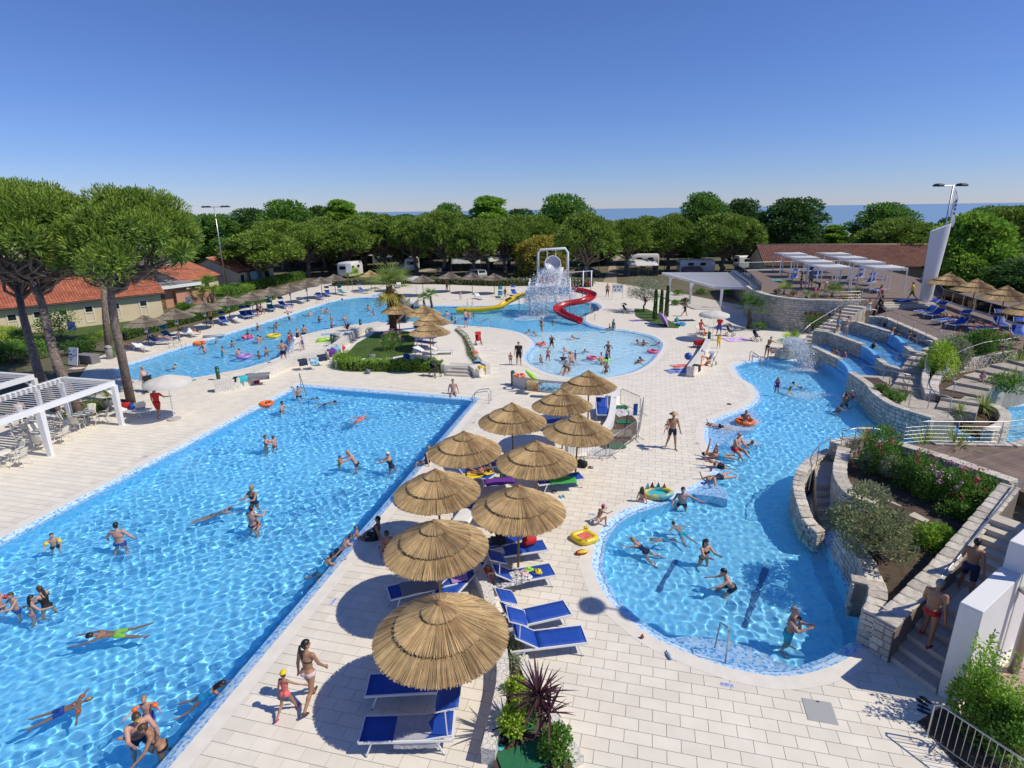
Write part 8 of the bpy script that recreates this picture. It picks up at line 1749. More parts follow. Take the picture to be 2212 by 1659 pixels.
def make_table(label,loc):root=thing('bar_table',label,'table',loc,0,'round bar tables');MB().lathe([(.50,.70),(.52,.715),(.50,.735)],24).build('top',M_plw,root,True);MB().tube([(0,0,.02),(0,0,.71)],.035,8).build('stem',M_plw,root);return[root]+[(lambda m_,a:(m_.tube([(0,0,.12),(.25*math.cos(a),.25*math.sin(a),.05),(.38*math.cos(a),.38*math.sin(a),.0)],.022,6),m_.build('foot',M_plw,root)))(MB(),a)for a in(0,PI/2,PI,1.5*PI)]
tabs=[((-23.4,29.6),'round ivory table nearest the outer pergola post',[.3,1.9,3.4,4.9]),((-23.6,27.0),'round ivory table in the middle of the bar terrace',[.1,1.2,2.6,3.8,5.2]),((-25.4,28.8),'round ivory table deeper under the pergola',[.8,2.2,3.6,5.0]),((-23.5,24.2),'round ivory table cut by the left edge',[.2,1.4,2.7,4.2])]
ch0=None;tb0=None
for i,(p,lb,angs)in enumerate(tabs):
 if tb0 is None:tb0=make_table(lb,(p[0],p[1],ZT))[0]
 else:dup(tb0,(p[0],p[1],ZT),0,lb)
 o=MB().lathe([(.05,0),(.06,.03),(.045,.035)],10).build('ashtray',M_dark,None,True,(p[0]+.08,p[1]-.05,ZT+.735));tag(o,'dark ashtray on the '+lb.replace('round ivory ',''),'ashtray','ashtrays')
 for j,a in enumerate(angs):
  q=(p[0]+.82*math.cos(a),p[1]+.82*math.sin(a),ZT);cl='ivory armchair, %s around the %s'%(ORD[j],lb.replace('round ivory ',''))
  if ch0 is None:ch0=make_chair(cl,q,a+PI/2)
  else:dup(ch0,q,a+PI/2+rnd.uniform(-.2,.2),cl)
p=Q('e',1150,590);dup(ch0,(p.x,p.y,ZT),.6,'ivory armchair beside the lifeguard lounger')
def white_parasol(label,c,R=1.15,h=2.25):
 root=thing('white_parasol',label,'parasol',(c[0],c[1],ZT),0,'white cloth parasols');MB().tube([(0,0,0),(.0,0,h+.35)],.022,8).build('pole',M_wpaint,root);MB().lathe([(.36,0),(.36,.07),(.30,.09),(0,.09)],20).build('base',mat('concrete_base',(.45,.43,.40),.9),root)
 rows=[];n=32
 for t in(0,.35,.7,1.0):rows.append([(R*t*math.cos(2*PI*k/n),R*t*math.sin(2*PI*k/n),h+.36*(1-t**1.2)-.05*t*abs(math.sin(4*2*PI*k/n)))for k in range(n+1)])
 rows.append([(R*1.01*math.cos(2*PI*k/n),R*1.01*math.sin(2*PI*k/n),h-.17-.05*abs(math.sin(8*2*PI*k/n)))for k in range(n+1)]);cn=MB().sheet(rows).build('canopy',mat('cream_canopy',(.76,.73,.66),.85,trans=.3),root,True)
 for k in range(8):a=2*PI*k/8;MB().tube([(0,0,h+.30),(R*.98*math.cos(a),R*.98*math.sin(a),h-.04)],.009,4).build('rib',M_wpaint,cn)
 return root
white_parasol('white cloth parasol with round base beside the lifeguard',xy(Q('e',1345,290,2.45)),1.2);p=Q('c',1798,1195,2.45);white_parasol('white cloth parasol over the small table on the far deck',(p.x,p.y),1.25)
p=Q('b',1370,915,2.45);white_parasol('white parasol among the grey thatched ones on the far shore',(p.x,p.y),1.3)
def barrier(label,a,b,h=1.05):
 a,b=Vector(a),Vector(b);root=thing('crowd_barrier',label,'barrier',a,math.atan2((b-a).y,(b-a).x),'crowd barriers');L=(b-a).length;MB().tube([(.04,0,.12),(0,0,.2),(0,0,h-.1),(.1,0,h),(L-.1,0,h),(L,0,h-.1),(L,0,.2),(L-.04,0,.12)],.02,8).tube([(0,0,.16),(L,0,.16)],.016,6).build('frame',M_steel,root,True)
 n=int(L/.12)
 for i in range(1,n):x=L*i/n;MB().tube([(x,0,.16),(x,0,h)],.007,5).build('bar',M_steel,root)
 for x in(.2,L-.2):MB().tube([(x,-.28,0),(x,-.2,.05),(x,0,.16),(x,.2,.05),(x,.28,0)],.016,6).build('foot',M_steel,root)
 return root
bq=[Q('g',*p)for p in((1035,515),(1195,590),(1180,800),(945,950),(590,960))]
barrier('crowd barrier behind the fenced bed with a blue cloth tied on',bq[0],bq[1]);barrier('crowd barrier on the right side of the fenced bed',bq[1]+Vector((.15,0,0)),bq[2]);barrier('crowd barrier in front of the fenced bed beside the walking man',bq[2]+Vector((-.1,.05,0)),bq[3]);barrier('crowd barrier under the parasols beside the fenced bed',bq[3]+Vector((-.15,.05,0)),bq[4])
a1=Q('l',1420,1440);barrier('crowd barrier leaning by the laurel, lower right',a1,a1+Vector((.95,-1.85,0)))
p=Q('g',1160,500,.7);mb=MB();rows=[[(x*.12,.02*math.sin(6*t+x*3),-t*.75)for x in(-1,-.3,.4,1)]for t in(0,.2,.4,.6,.8,1)];mb.sheet(rows,.02);o=mb.build('blue_cloth',cloth('blue'),None,True,p);tag(o,'blue cloth knotted on the crowd barrier','cloth')
for i,(x,y,rz)in enumerate([(1060,650,0),(1010,845,.2),(1040,530,.1)]):p=Q('g',x,y,.07);o=MB().box((0,0,.02),(.75,.5,.04)).build('green_mat',mat('green_plastic_mat',(.02,.16,.07),.7),None,False,p,rz);tag(o,'green mat lying in the fenced bed, %s from the man'%ORD[i],'mat','green mats in the fenced bed')
pl_=thing('pallet','weathered wooden pallet lying in the fenced bed','pallet',Q('g',1040,755,.07),-.1)
for i in range(6):MB().box((0,-.4+i*.16,.11),(1.1,.11,.03)).build('slat',mat('pallet_wood',(.36,.29,.21),.9,var=.3,scale=6),pl_)
for x in(-.45,0,.45):MB().box((x,0,.05),(.09,.9,.09)).build('runner',mat('pallet_wood',(.36,.29,.21),.9),pl_)
def crumple(label,c,r_,h,m,seed,name='plastic_sheet',cat='sheet'):
 r=np.random.default_rng(seed);rows=[]
 for i in range(9):rows.append([((i/8-.5)*2*r_+r.normal(0,.03),(j/8-.5)*1.5*r_+r.normal(0,.03),max(.01,h*r.uniform(.1,1)*(1-((i-4)/4.5)**2)*(1-((j-4)/4.5)**2)))for j in range(9)])
 o=MB().sheet(rows,.008).build(name,m,None,False,c,r.uniform(0,3));tag(o,label,cat);return o
crumple('crumpled white plastic sheet in the fenced bed',Q('g',1040,575,.07),.55,.25,M_fabw,3);crumple('white plastic sheet at the barrier feet',Q('g',880,890,.03),.6,.15,M_fabw,4)
def bollard(label,p,h=.85,r_=.13,col=(.02,.10,.06)):root=thing('bollard',label,'bollard',p,0,'green bollards');m=mat('bollard_green',col,.35);MB().lathe([(r_,0),(r_,h-r_)],16).build('post',m,root,True);MB().lathe([(r_*1.08,h-r_-.05),(r_*1.08,h-r_),(r_*.95,h-r_*.4),(r_*.55,h),(0,h+.02)],16).build('dome',m,root,True);return root
bollard('dark green bollard at the end of the towel-hung wall',Q('g',167,350),1.0);bollard('dark green bollard behind the long low wall',Q('e',1735,330)+Vector((0,.6,0)),1.0);bollard('green bollard at the top of the curved white wall',Q('b',928,1335),1.0);bollard('green bollard by the loungers near the lagoon',Q('b',700,1475),1.1);bollard('green bollard half hidden between the parasols',Q('f',2075,1110),.9);bollard('green bollard beside the red handcart',Q('c',1750,1450),1.0)
def litter_bin(label,p):root=thing('litter_bin',label,'bin',p,0,'litter bins');m=mat('bin_grey',(.34,.32,.29),.6);MB().lathe([(.24,0),(.27,.75),(.27,.82)],18).build('body',m,root,True);MB().lathe([(.28,.82),(.27,.98),(.16,1.10),(0,1.12)],18).build('lid',m,root,True);MB().box((0,-.27,.93),(.22,.03,.10)).build('slot',M_dark,root);return root
litter_bin('grey domed litter bin beside the pine trunk',Q('a',893,1575));litter_bin('grey bin beside the green bollard on the lagoon deck',Q('b',735,1470))
def board(label,p,rz,w_,h,z0,marks,tilt=0.0,name='notice_board'):
 root=thing(name,label,'sign',p,rz);R_=Matrix.Rotation(tilt,3,'X');MB().box((0,0,z0+h/2),(w_,.04,h),R=R_).build('panel',M_white,root);
 for sx in(-1,1):MB().beam((sx*w_*.46,.02,0),(sx*w_*.46,.02,z0+h),.04).build('leg',M_steel,root)
 for(x,z,a,b,c)in marks:MB().box((x*w_,-.026,z0+z*h),(a*w_,.006,b*h),R=R_).build('picture',plastic(c),root)
 return root
board('white information board with blue pictures in front of the grey chest',Q('e',610,190),-.35,1.0,1.35,.05,[(-.25,.8,.25,.12,'teal'),(.25,.8,.3,.2,'sky'),(-.2,.6,.35,.1,'blue'),(.2,.45,.45,.14,'sky'),(-.2,.35,.3,.12,'brown'),(.05,.2,.5,.05,'navy')],-.25)
board('white rules board with dark pictograms near the trees',Q('c',1010,1095),-.1,1.4,1.0,.9,[(-.3,.7,.12,.16,'black'),(0,.7,.12,.16,'black'),(.3,.7,.12,.16,'black'),(-.2,.3,.12,.16,'black'),(.15,.3,.12,.16,'black')])
board('tall white panel on a post at the far shore',Q('b',845,1020),0,.8,1.3,2.6,[(0,.5,.7,.7,'white')])
for i,p in enumerate(far_p[:8]):c=G(*p,2.75);rt=thing('number_sign','small white and blue number sign on the %s grey parasol pole'%ORD[i],'sign',(c.x,c.y-.06,1.3),0,'parasol number signs');MB().box((0,0,.2),(.26,.02,.42)).build('plate',M_white,rt);MB().box((0,-.012,.28),(.18,.006,.16)).build('print',plastic('blue'),rt)
for i,(x,y)in enumerate([(610,1435),(1545,1200)]):p=Q('a',x,y);rt=thing('pictogram_sign','pictogram sign on a post on the lawn, %s the pine'%('left of','right of')[i],'sign',p);MB().tube([(0,0,0),(0,0,1.7)],.025,6).build('post',M_steel,rt);MB().box((0,-.03,1.45),(.75,.02,.8)).build('plate',mat('sign_print',(.65,.68,.74),.6,scale=6,col2=(.06,.07,.22)),rt)
mb=MB();gb=thing('storage_chest','grey storage chest beside the information board','chest',Q('e',720,170),-.35);mb.box((0,0,.32),(1.7,.7,.64),bev=.02);mb.build('body',mat('grey_chest',(.20,.19,.19),.6,var=.1),gb);MB().box((0,0,.67),(1.74,.74,.06),bev=.015).build('lid',mat('grey_lid',(.24,.23,.23),.6),gb)
p=Q('l',560,1200,ZT+.004);hc=thing('floor_hatch','square metal floor hatch in the paving, lower right','hatch',p,ROWA);MB().box((0,0,.003),(.62,.62,.010)).build('plate',mat('hatch_metal',(.50,.49,.46),.5,metal=.3),hc);MB().box((.02,.27,.010),(.07,.03,.006)).build('handle_slot',M_dark,hc)
def depth_plate(label,p,rz,txt=None):root=thing('depth_plate',label,'sign',p,rz,'pool depth plates');MB().box((0,0,.004),(.30,.12,.008)).build('plate',mat('depth_plate_enamel',(.55,.60,.78),.4),root);text_mesh(txt,.10,plastic('blue'),'lettering',root,(0,0,.010));return root
depth_plate('white depth plate reading 0.90 m at the near basin edge',Q('k',1900,988,ZT),ROWA,'0.90 m')
depth_plate('blue depth plate on the paving beside the parasol shadow',Q('j',707,312,ZT),math.radians(75),'1.10 m')
for i,(fr,x,y)in enumerate([('g',808,1395),('g',1672,1015),('f',1840,655),('e',1170,930),('f',1168,365)]):depth_plate('small dark depth plate in the paving, %s'%('by the crouching girl','by the lying sunbathers','beside the main pool right edge','beside the main pool left edge','beyond the far pool edge')[i],Q(fr,x,y,ZT),ROWA+(0,.6,1.3,.4,0)[i],'0.90')
def towel(fr,x,y,label,col,L=1.5,W_=.75,rz=0.0,z=ZT,seed=1,side=0.0,m=None):c=Q(fr,x,y,z);return drape((c.x,c.y),rz,L,W_,z+.012,'towel',label,'towel',m or cloth(col),seed,side)
M_print=mat('printed_white_cloth',(.78,.77,.75),.8,scale=16,col2=(.10,.10,.11),detail=2)
drape(xy(L1 .location+Vector((.20,0,0))),L1 .rotation_euler.z,.95,.62,.40,'towel','light grey towel draped over the nearest lounger','towel',mat('grey_towel',(.42,.42,.45),.9,var=.15,scale=9),5,.22,.018)
towel('k',130,130,'white printed towel with red lettering on a blue lounger','white',.85,.62,.35,.40,7,.05,M_print)
for i,(x,y,r_,c,lb)in enumerate([(285,120,.13,'white','white sun cap lying on the lounger'),(300,55,.12,'lime','lime and dark cap on the lounger'),(255,80,.13,'lightpink','pink striped cloth bundle on the lounger'),(372,70,.12,'yellow','small yellow printed bag on the lounger'),(335,95,.06,'blue','blue sunscreen bottle on the lounger')]):p=Q('k',x,y,.42);o=crumple(lb,p,r_,.10,plastic(c),20+i,('baseball_cap','baseball_cap','cloth_bundle','bag','bottle')[i],('cap','cap','cloth','bag','bottle')[i])
towel('f',1765,1400,'white towel with dark lettering hanging between two parasols','white',.9,.62,1.3,.45,8,.1);towel('f',1850,1075,'yellow beach towel under the reclining woman','yellow',1.5,.6,.5,.40,9)
towel('g',570,1120,'green and white towel on the lounger under a parasol','green',1.1,.62,.1,.40,10);towel('j',1400,190,'grey towel under the second parasol','grey',1.1,.62,.3,.40,11);towel('j',1720,120,'folded lilac towel on the lounger end','violet',.5,.4,.3,.42,12)
towel('f',2050,1130,'purple towel on the shaded lounger','purple',1.2,.62,.2,.40,13)
for i,(fr,x,y,L,W_,rz,c,lb)in enumerate([('g',1500,235,1.7,1.0,.25,'blue','blue and white striped beach towel spread on the open deck'),('g',1525,195,1.4,.8,.25,'red','red patterned beach towel spread behind the blue one'),('c',1180,1265,1.6,.8,.2,'violet','lilac towel spread at the small lawn edge'),('c',1300,1290,1.6,.8,-.1,'blue','blue towel spread at the small lawn edge'),('c',1560,1265,1.9,.9,.1,'navy','dark blue mat right of the small lawn'),('c',1980,1420,2.2,1.4,.1,'violet','purple patterned blanket below the palm'),('b',1940,1500,1.5,.8,.2,'lightpink','pink towel on the deck below the red handcart'),('b',690,1375,1.8,.8,.2,'sky','pale blue towel on the lagoon deck'),('e',620,215,1.0,.6,0,'lightpink','clothes spread below the information board'),('e',820,145,.7,.4,.2,'white','white clothes bundle beside the grey chest'),('d',1250,1100,1.8,.8,.1,'blue','blue towel on the upper terrace'),('d',210,940,1.2,.8,0,'turq','turquoise towel on the upper terrace corner'),('b',1650,1090,1.6,.8,.2,'white','white clothes on the far shore deck'),('b',1100,1360,1.4,.6,.6,'blue','blue towel in the shade of the island parasols')]):
 z=UZ if fr=='d' else(ISZ if lb.endswith('island parasols')else ZT);m=mat('striped_'+c,PAL[c],.9,scale=3,col2=tuple(min(.8,q+.35)for q in PAL[c]))if i in(0,1,5,6)else cloth(c);towel(fr,x,y,lb,c,L,W_,rz,z,40+i,m=m)
def hang(fr,x,y,label,col,L=.9,h=.45,rz=0.0,z=.78,thick=.45,seed=1,m=None):
 """towel folded over a low wall"""
 c=Q(fr,x,y,z);r=np.random.default_rng(seed);rows=[];cs,sn=math.cos(rz),math.sin(rz)
 for i in range(8):
  a=(i/7-.5)*L;row=[]
  for b,dz in((-thick/2-.035,-h),(-thick/2-.03,-h*.5),(-thick/2-.025,0.012),(0,.02),(thick/2+.025,.012),(thick/2+.035,-h*.4)):row.append((c.x+a*cs-b*sn+r.normal(0,.006),c.y+a*sn+b*cs+r.normal(0,.006),z+dz+r.normal(0,.008)+.01*math.sin(a*11)))
  rows.append(row)
 return cloth_on(rows,'hung_towel',label,'towel',m or cloth(col),.01,'towels hung over low walls')
M_stripe=mat('striped_beach_towel',(.75,.20,.03),.9,scale=5,col2=(.20,.45,.30));M_wavy=mat('wavy_blue_towel',(.02,.30,.48),.9,scale=6,col2=(.55,.68,.72))
hang('g',325,320,'orange striped towel hung over the pebbled wall','orange',.8,.5,-.28,.83,.42,1,M_stripe);hang('g',490,345,'turquoise printed towel hung over the pebbled wall','azure',1.5,.35,-.2,.83,.42,2,M_wavy)
hang('e',2080,260,'long dark grey towel hung over the long low wall','grey',1.5,.35,.28,.76,.5,3);hang('e',1965,280,'turquoise and yellow towel hung over the long low wall','turq',.6,.3,.25,.76,.5,4);hang('e',1900,290,'small black trunks hung over the long low wall','black',.25,.2,.25,.76,.5,5)
for i,(x,y,c,lb)in enumerate([(455,1580,'navy','navy trunks hung on the lagoon wall'),(545,1575,'azure','bright blue towel hung on the lagoon wall'),(610,1545,'navy','dark patterned towel hung on the lagoon wall'),(690,1500,'purple','purple towel at the corner of the lagoon wall'),(725,1480,'sky','striped pale towel at the corner of the lagoon wall')]):hang('b',x,y,lb,c,.6,.4,.5,.78,.5,10+i,M_wavy if i==1 else None)
for i,(x,y,c,lb)in enumerate([(1850,1520,'orange','orange towel on the island side wall'),(1870,1590,'sky','pale blue towel on the island side wall'),(1905,1640,'yellow','yellow towel at the end of the island side wall')]):hang('b',x,y,lb,c,.6,.35,1.9,.78,.35,20+i)
hang('g',1650,190,'black clothes hung over the short white wall','black',.5,.4,.9,.78,.4,26);hang('g',1720,70,'white clothes hung over the short white wall','white',.6,.4,1.2,.78,.4,27)
def ring(label,p,R,r_,c,c2=None,tilt=0.0,z=0.0,name='swim_ring',cat='swim ring'):
 root=thing(name,label,cat,(p[0],p[1],z));Rm=Matrix.Rotation(tilt,3,'X');MB().torus((0,0,r_ if not tilt else R),R,r_,28,10,Rm).build('tube',plastic(c),root,True)
 if c2:
  for k in range(4):a=PI/2*k;mb=MB();pts=[Vector((0,0,r_ if not tilt else R))+Rm@Vector((R*math.cos(a+t),R*math.sin(a+t),0))for t in(-.14,0,.14)];mb.tube(pts,r_*1.06,10);mb.build('band',plastic(c2),root,True)
 return root
p=Q('g',745,1600,ZT);fl_=thing('baby_float','yellow inflatable baby float with red seat on the deck','float',p,-.2);MB().tube([(.36*math.cos(a)*(1+.1*math.cos(4*a)),.30*math.sin(a)*(1+.1*math.cos(4*a)),.10)for a in[2*PI*k/28 for k in range(28)]],.11,10,closed=True).build('tube',plastic('yellow'),fl_,True);MB().lathe([(.0,.04),(.22,.05),(.27,.14),(.20,.16),(.0,.08)],20).build('seat',plastic('coral'),fl_,True);MB().box((.02,.40,.22),(.16,.12,.16),bev=.03).build('backrest',plastic('yellow'),fl_);text_mesh('POOL',.11,plastic('black'),'lettering',fl_,(-.02,-.36,.20),(math.radians(35),0,0))
p=Q('g',725,1720,ZT);fp=thing('toy_wagon','small red and yellow inflatable toy beside the baby float','toy',p,.2);MB().ell((0,.05,.06),(.22,.12,.07),14,8).build('red_pad',plastic('red'),fp,True);MB().ell((.02,-.02,.12),(.20,.07,.05),14,8).build('yellow_pad',plastic('yellow'),fp,True)
p=Q('g',1335,1245,ZT);bt_=thing('inflatable_boat','yellow inflatable baby boat with coloured points at the pool edge','inflatable boat',p,-.2);MB().tube([(.52*math.cos(a),.34*math.sin(a),.12+.05*math.cos(a))for a in[2*PI*k/28 for k in range(28)]],.11,10,closed=True).build('tube',mat('boat_print',PAL['yellow'],.35,scale=3,col2=(.05,.40,.50)),bt_,True);MB().ell((0,0,.08),(.45,.28,.05),16,6).build('floor',plastic('turq'),bt_,True)
for k,c in enumerate(('sky','red','teal','orange')):mb=MB();a=2.6-k*.55;mb.add([(.45*math.cos(a)-.10,.30*math.sin(a),.2),(.45*math.cos(a)+.10,.30*math.sin(a),.2),(.45*math.cos(a),.30*math.sin(a)+.06,.2),(.45*math.cos(a),.30*math.sin(a),.48)],[(0,1,3),(1,2,3),(2,0,3)]);mb.build('point',plastic(c),bt_)
p=Q('g',310,300,.86);li=thing('lilo','lime green inflatable dolphin-shaped lilo standing on the pebbled wall','lilo',p,.3);MB().tube([(-.32,0,.62),(-.22,0,.5),(0,0,.28),(.2,0,.1),(.36,0,.0)],[.03,.10,.16,.15,.05],12).tube([(0,-.2,.2),(.3,-.2,.02)],[.07,.06],10).tube([(0,.2,.2),(.3,.2,.02)],[.07,.06],10).build('body',plastic('lime'),li,True)
p=Q('b',630,1435,ZT);li=thing('lilo','lime green inflatable crocodile-shaped lilo on the lagoon deck','lilo',p,.5);MB().tube([(-.7,0,.1),(-.3,0,.14),(.1,0,.16),(.5,0,.14),(.85,0,.08)],[.08,.18,.2,.16,.04],12).build('body',plastic('lime'),li,True);MB().tube([(-.5,.2,.2),(-.2,.22,.3)],.05,8).build('handle',plastic('green'),li,True)
for lb,fr,x,y,R,r_,c,c2,tl,z in[('orange and white life ring on the pebbled wall','g',220,280,.3,.075,'orange','white',0,.84),('orange life ring leaning on the short white wall','g',1705,190,.33,.08,'orange','white',1.35,ZT),('orange swim ring floating near the left shore of the lagoon','a',1615,1455,.42,.13,'orange',None,0,WZ-.05),('yellow swim ring floating in the lagoon','b',222,1395,.55,.13,'yellow',None,0,WZ-.05),('purple swim float drifting in the lagoon','a',1980,1565,.45,.15,'violet',None,0,WZ-.05),('colourful ring with a child in the lagoon','a',2005,1405,.42,.13,'magenta','yellow',0,WZ-.05),('red swim ring beside the man in the bubbles','g',2040,655,.40,.12,'orange',None,0,WZ-.04),('orange ring around a child at the left pool edge','f',165,508,.34,.11,'orange',None,0,WZ-.04),('pink ring around the toddler of the children pool','c',805,1572,.34,.10,'pink',None,0,WZ-.04),('second pink ring by the right rim of the children pool','c',1295,1522,.36,.11,'pink',None,0,WZ-.04),('pink ring left in the children pool','c',395,1460,.34,.10,'coral',None,0,WZ-.04),('lime ring held by the kneeling man','c',900,1590,.38,.11,'lime',None,0,WZ),('turquoise ring lying on the small lawn','c',1525,1300,.40,.10,'azure',None,0,.06),('pink ring lying on the left shore','b',360,1200,.40,.10,'lightpink',None,.6,ZT),('blue and turquoise ring at the head of the lagoon','b',1060,1070,.5,.12,'sky',None,0,WZ-.05)]:
 p=Q(fr,x,y,max(z,WZ));ring(lb,(p.x,p.y),R,r_,c,c2,tl,z)
p=Q('a',1730,1395,ZT);mt_=thing('air_mattress','silver-blue air mattress on the left shore','air mattress',p,.35)
for i in range(6):MB().tube([(-.9,-.3+i*.12,.07),(.9,-.3+i*.12,.07)],.065,8).build('air_tube',mat('lilo_silver',(.40,.46,.55),.35,var=.3,scale=8),mt_,True)
for i,(fr,x,y,c,r_,lb)in enumerate([('g',1578,195,'blue',.26,'blue ball on the corner of the short white wall'),('c',1605,1030,'red',.14,'red ball hanging under the slatted pergola'),('b',775,1085,'red',.14,'red ball at the far shore of the lagoon'),('b',388,1400,'white',.18,'white ball in the water beside the seated couple')]):p=Q(fr,x,y,.3);o=MB().ell((0,0,r_),(r_,r_,r_),14,10).build('beach_ball',plastic(c),None,True,(p.x,p.y,.75 if i==0 else ZT if i else 0));tag(o,lb,'ball')
def bag(label,p,s,c,c2='black',rz=0.0):root=thing('bag',label,'bag',p,rz,'bags on the deck');MB().box((0,0,s*.32),(s,s*.55,s*.62),bev=s*.15).build('body',cloth(c),root,True);MB().tube([(-s*.25,0,s*.6),(-s*.15,0,s*.95),(s*.15,0,s*.95),(s*.25,0,s*.6)],s*.03,6).build('strap',cloth(c2),root);return root
for lb,fr,x,y,s,c,z in[('red sports bag at the foot of the long low wall','e',2070,335,.5,'red',0),('black and lime bag beside the parasol pole','g',725,1010,.5,'black',0),('grey rucksack in front of the island hedge','f',985,255,.5,'grey',0),('red bag on the lagoon deck wall','b',780,1505,.5,'red',0),('dark bag on the island lawn','b',1020,1570,.5,'grey',ISZ),('blue bag on the island beside the lounger','b',1300,1575,.6,'blue',ISZ),('red bags on the lounger beside the lifeguard, left one','e',1025,535,.55,'red',.4),('blue and red bag on the lounger beside the lifeguard','e',1075,540,.5,'blue',.4),('turquoise bag at the short white wall','g',1700,120,.5,'azure',0),('blue bag right of the small lawn','c',1490,1275,.6,'teal',0),('red bag on the terrace lounger','d',520,1030,.45,'red',UZ),('dark bags at the parasol foot by the planting bed','j',2030,1480,.5,'black',0),('blue printed beach bag leaning on the long low wall end','e',1800,385,.45,'purple',0),('turquoise sandal bag beside the near planting wall','k',40,1530,.3,'turq',0),('orange beach box beside the loungers','j',1960,130,.5,'orange',0),('red and blue beach bags on the lounger by the pole','g',300,1640,.5,'red',.4)]:bag(lb,Q(fr,x,y,z+(ZT if z==0 else 0)),s,c,rz=rnd.uniform(-1,1))
def shoe_pair(label,p,c,rz=0.0):
 root=thing('flip_flops',label,'sandals',p,rz,'sandals left on the deck')
 for sx in(-.07,.07):
  so=MB().prism([(sx+.045*math.cos(a)*(1.0 if math.sin(a)>0 else.75),.13*math.sin(a))for a in[2*PI*k/12 for k in range(12)]],0,.022).build('sole',plastic(c),root);MB().tube([(sx-.04,0,.02),(sx,.05,.06),(sx+.04,0,.02)],.008,5).build('strap',plastic(c),so)
 return root
for lb,fr,x,y,c,rz in[('turquoise clogs beside the near planting bed, upper pair','k',500,1275,'azure',.6),('navy sandals beside the near planting bed, middle pair','k',520,1330,'navy',.8),('bright blue clogs beside the near planting bed, lowest pair','k',530,1375,'azure',1.3),('black sandals near the barrier, lower right','l',1400,1120,'black',.5),('blue sandals near the barrier, lower right','l',1400,1190,'navy',.9),('white flip-flops on the deck near the sunbathers','g',1665,822,'white',.9),('dark flip-flops on the open deck','g',1915,505,'black',1.2),('turquoise flip-flops beside the green towel lounger','g',563,1255,'azure',.3),('brown sandals beside the green towel lounger','g',495,1215,'brown',.8),('flip-flops beside the black bag','g',795,1018,'brown',1.3),('blue flip-flops near the lagoon','e',1570,310,'blue',1.0),('dark flip-flops at the long low wall','e',1880,385,'black',.8),('yellow flip-flops at the long low wall','e',1990,355,'yellow',.8),('dark sandals beside the man at the lagoon','b',355,1595,'black',1.1)]:shoe_pair(lb,Q(fr,x,y,ZT),c,rz)
p=Q('k',1430,760,ZT);wb=thing('water_bottle','clear blue water bottle lying on the paving near the basin','bottle',(p.x,p.y,ZT+.05),.25);mb=MB();mb.M=Matrix.Rotation(-PI/2,4,'X');mb.lathe([(.0,-.13),(.045,-.12),(.045,.05),(.02,.10),(.02,.13)],12);mb.build('body',mat('bottle_pale',(.45,.55,.68),.2),wb,True);mb=MB();mb.M=Matrix.Rotation(-PI/2,4,'X');mb.lathe([(.022,.13),(.022,.16)],10);mb.build('cap',M_dark,wb)
p=Q('k',1212,610,ZT);o=MB().ell((0,0,.05),(.05,.05,.05),10,8).tube([(0,0,.08),(0,0,.14)],[.03,.015],8).build('toy_duck',mat('brown_toy',(.25,.07,.04),.5),None,True,p);tag(o,'tiny brown toy on the paving near the lamp shadow','toy')
def pram(label,p,rz,c):
 root=thing('pram',label,'pram',p,rz,'prams and strollers');MB().tube([(-.22,-.3,.18),(-.22,.1,.55),(-.22,.5,1.0),(.22,.5,1.0),(.22,.1,.55),(.22,-.3,.18)],.016,6).tube([(-.22,.35,.15),(-.22,.0,.55),(.22,.0,.55),(.22,.35,.15)],.016,6).build('frame',M_dark,root);MB().sheet([[(-.2,-.25,.42),(.2,-.25,.42)],[(-.2,.0,.40),(.2,.0,.40)],[(-.2,.15,.6),(.2,.15,.6)],[(-.2,.3,.9),(.2,.3,.9)]],.04).build('seat',cloth(c),root,True);MB().sheet([[(x*.24,.28-.36*math.sin(a),.78+.3*math.cos(a))for x in(-1,1)]for a in(-.3,.1,.5,.9,1.3)]).build('hood',cloth(c),root,True)
 for sx in(-.24,.24):
  for y in(-.3,.35):MB().torus((sx,y,.12),.10,.022,14,6,Matrix.Rotation(PI/2,3,'Y')).build('wheel',M_rub,root,True)
 return root
pram('black pram in front of the island hedge beside the steps',Q('f',1530,280,ZT),.8,'black');pram('black pram beside the woman with the flowered bag',Q('e',1210,410,ZT),.4,'black');pram('white-draped pram at the short white wall',Q('g',1765,190,ZT),-.8,'white');pram('red and black pram below the white parasol',Q('c',1920,1390,ZT),.9,'black');pram('navy pram at the foot of the rounded stone wall',Q('d',45,1430,ZT),.5,'navy');pram('red folding stroller on the deck right of the island',Q('b',1880,1460,ZT),.2,'red');pram('black stroller at the small lawn',Q('c',1075,1205,ZT),.9,'black')
p=Q('c',1680,1480,ZT);ct=thing('hand_cart','red cloth hand cart beside the green bollard','cart',p,.3);mb=MB();mb.add([(-.45,-.25,.2),(.45,-.25,.2),(.45,.25,.2),(-.45,.25,.2),(-.5,-.3,.55),(.5,-.3,.55),(.5,.3,.55),(-.5,.3,.55)],[(0,1,2,3),(0,4,5,1),(1,5,6,2),(2,6,7,3),(3,7,4,0)]);mb.build('tub',cloth('red'),ct)
for x in(-.35,.35):
 for y in(-.3,.3):MB().torus((x,y,.12),.10,.03,14,6,Matrix.Rotation(PI/2,3,'X')).build('wheel',M_rub,ct,True)
p=Q('c',1750,1370,ZT);dup(tb0,(p.x,p.y,ZT),0,'small white table under the white parasol on the far deck');p=Q('c',1715,1385,ZT);o=MB().lathe([(.13,0),(.17,.3),(.15,.3),(.12,.03)],14).build('orange_bucket',plastic('orange'),None,True,p);tag(o,'orange bucket beside the seated lifeguard','bucket')
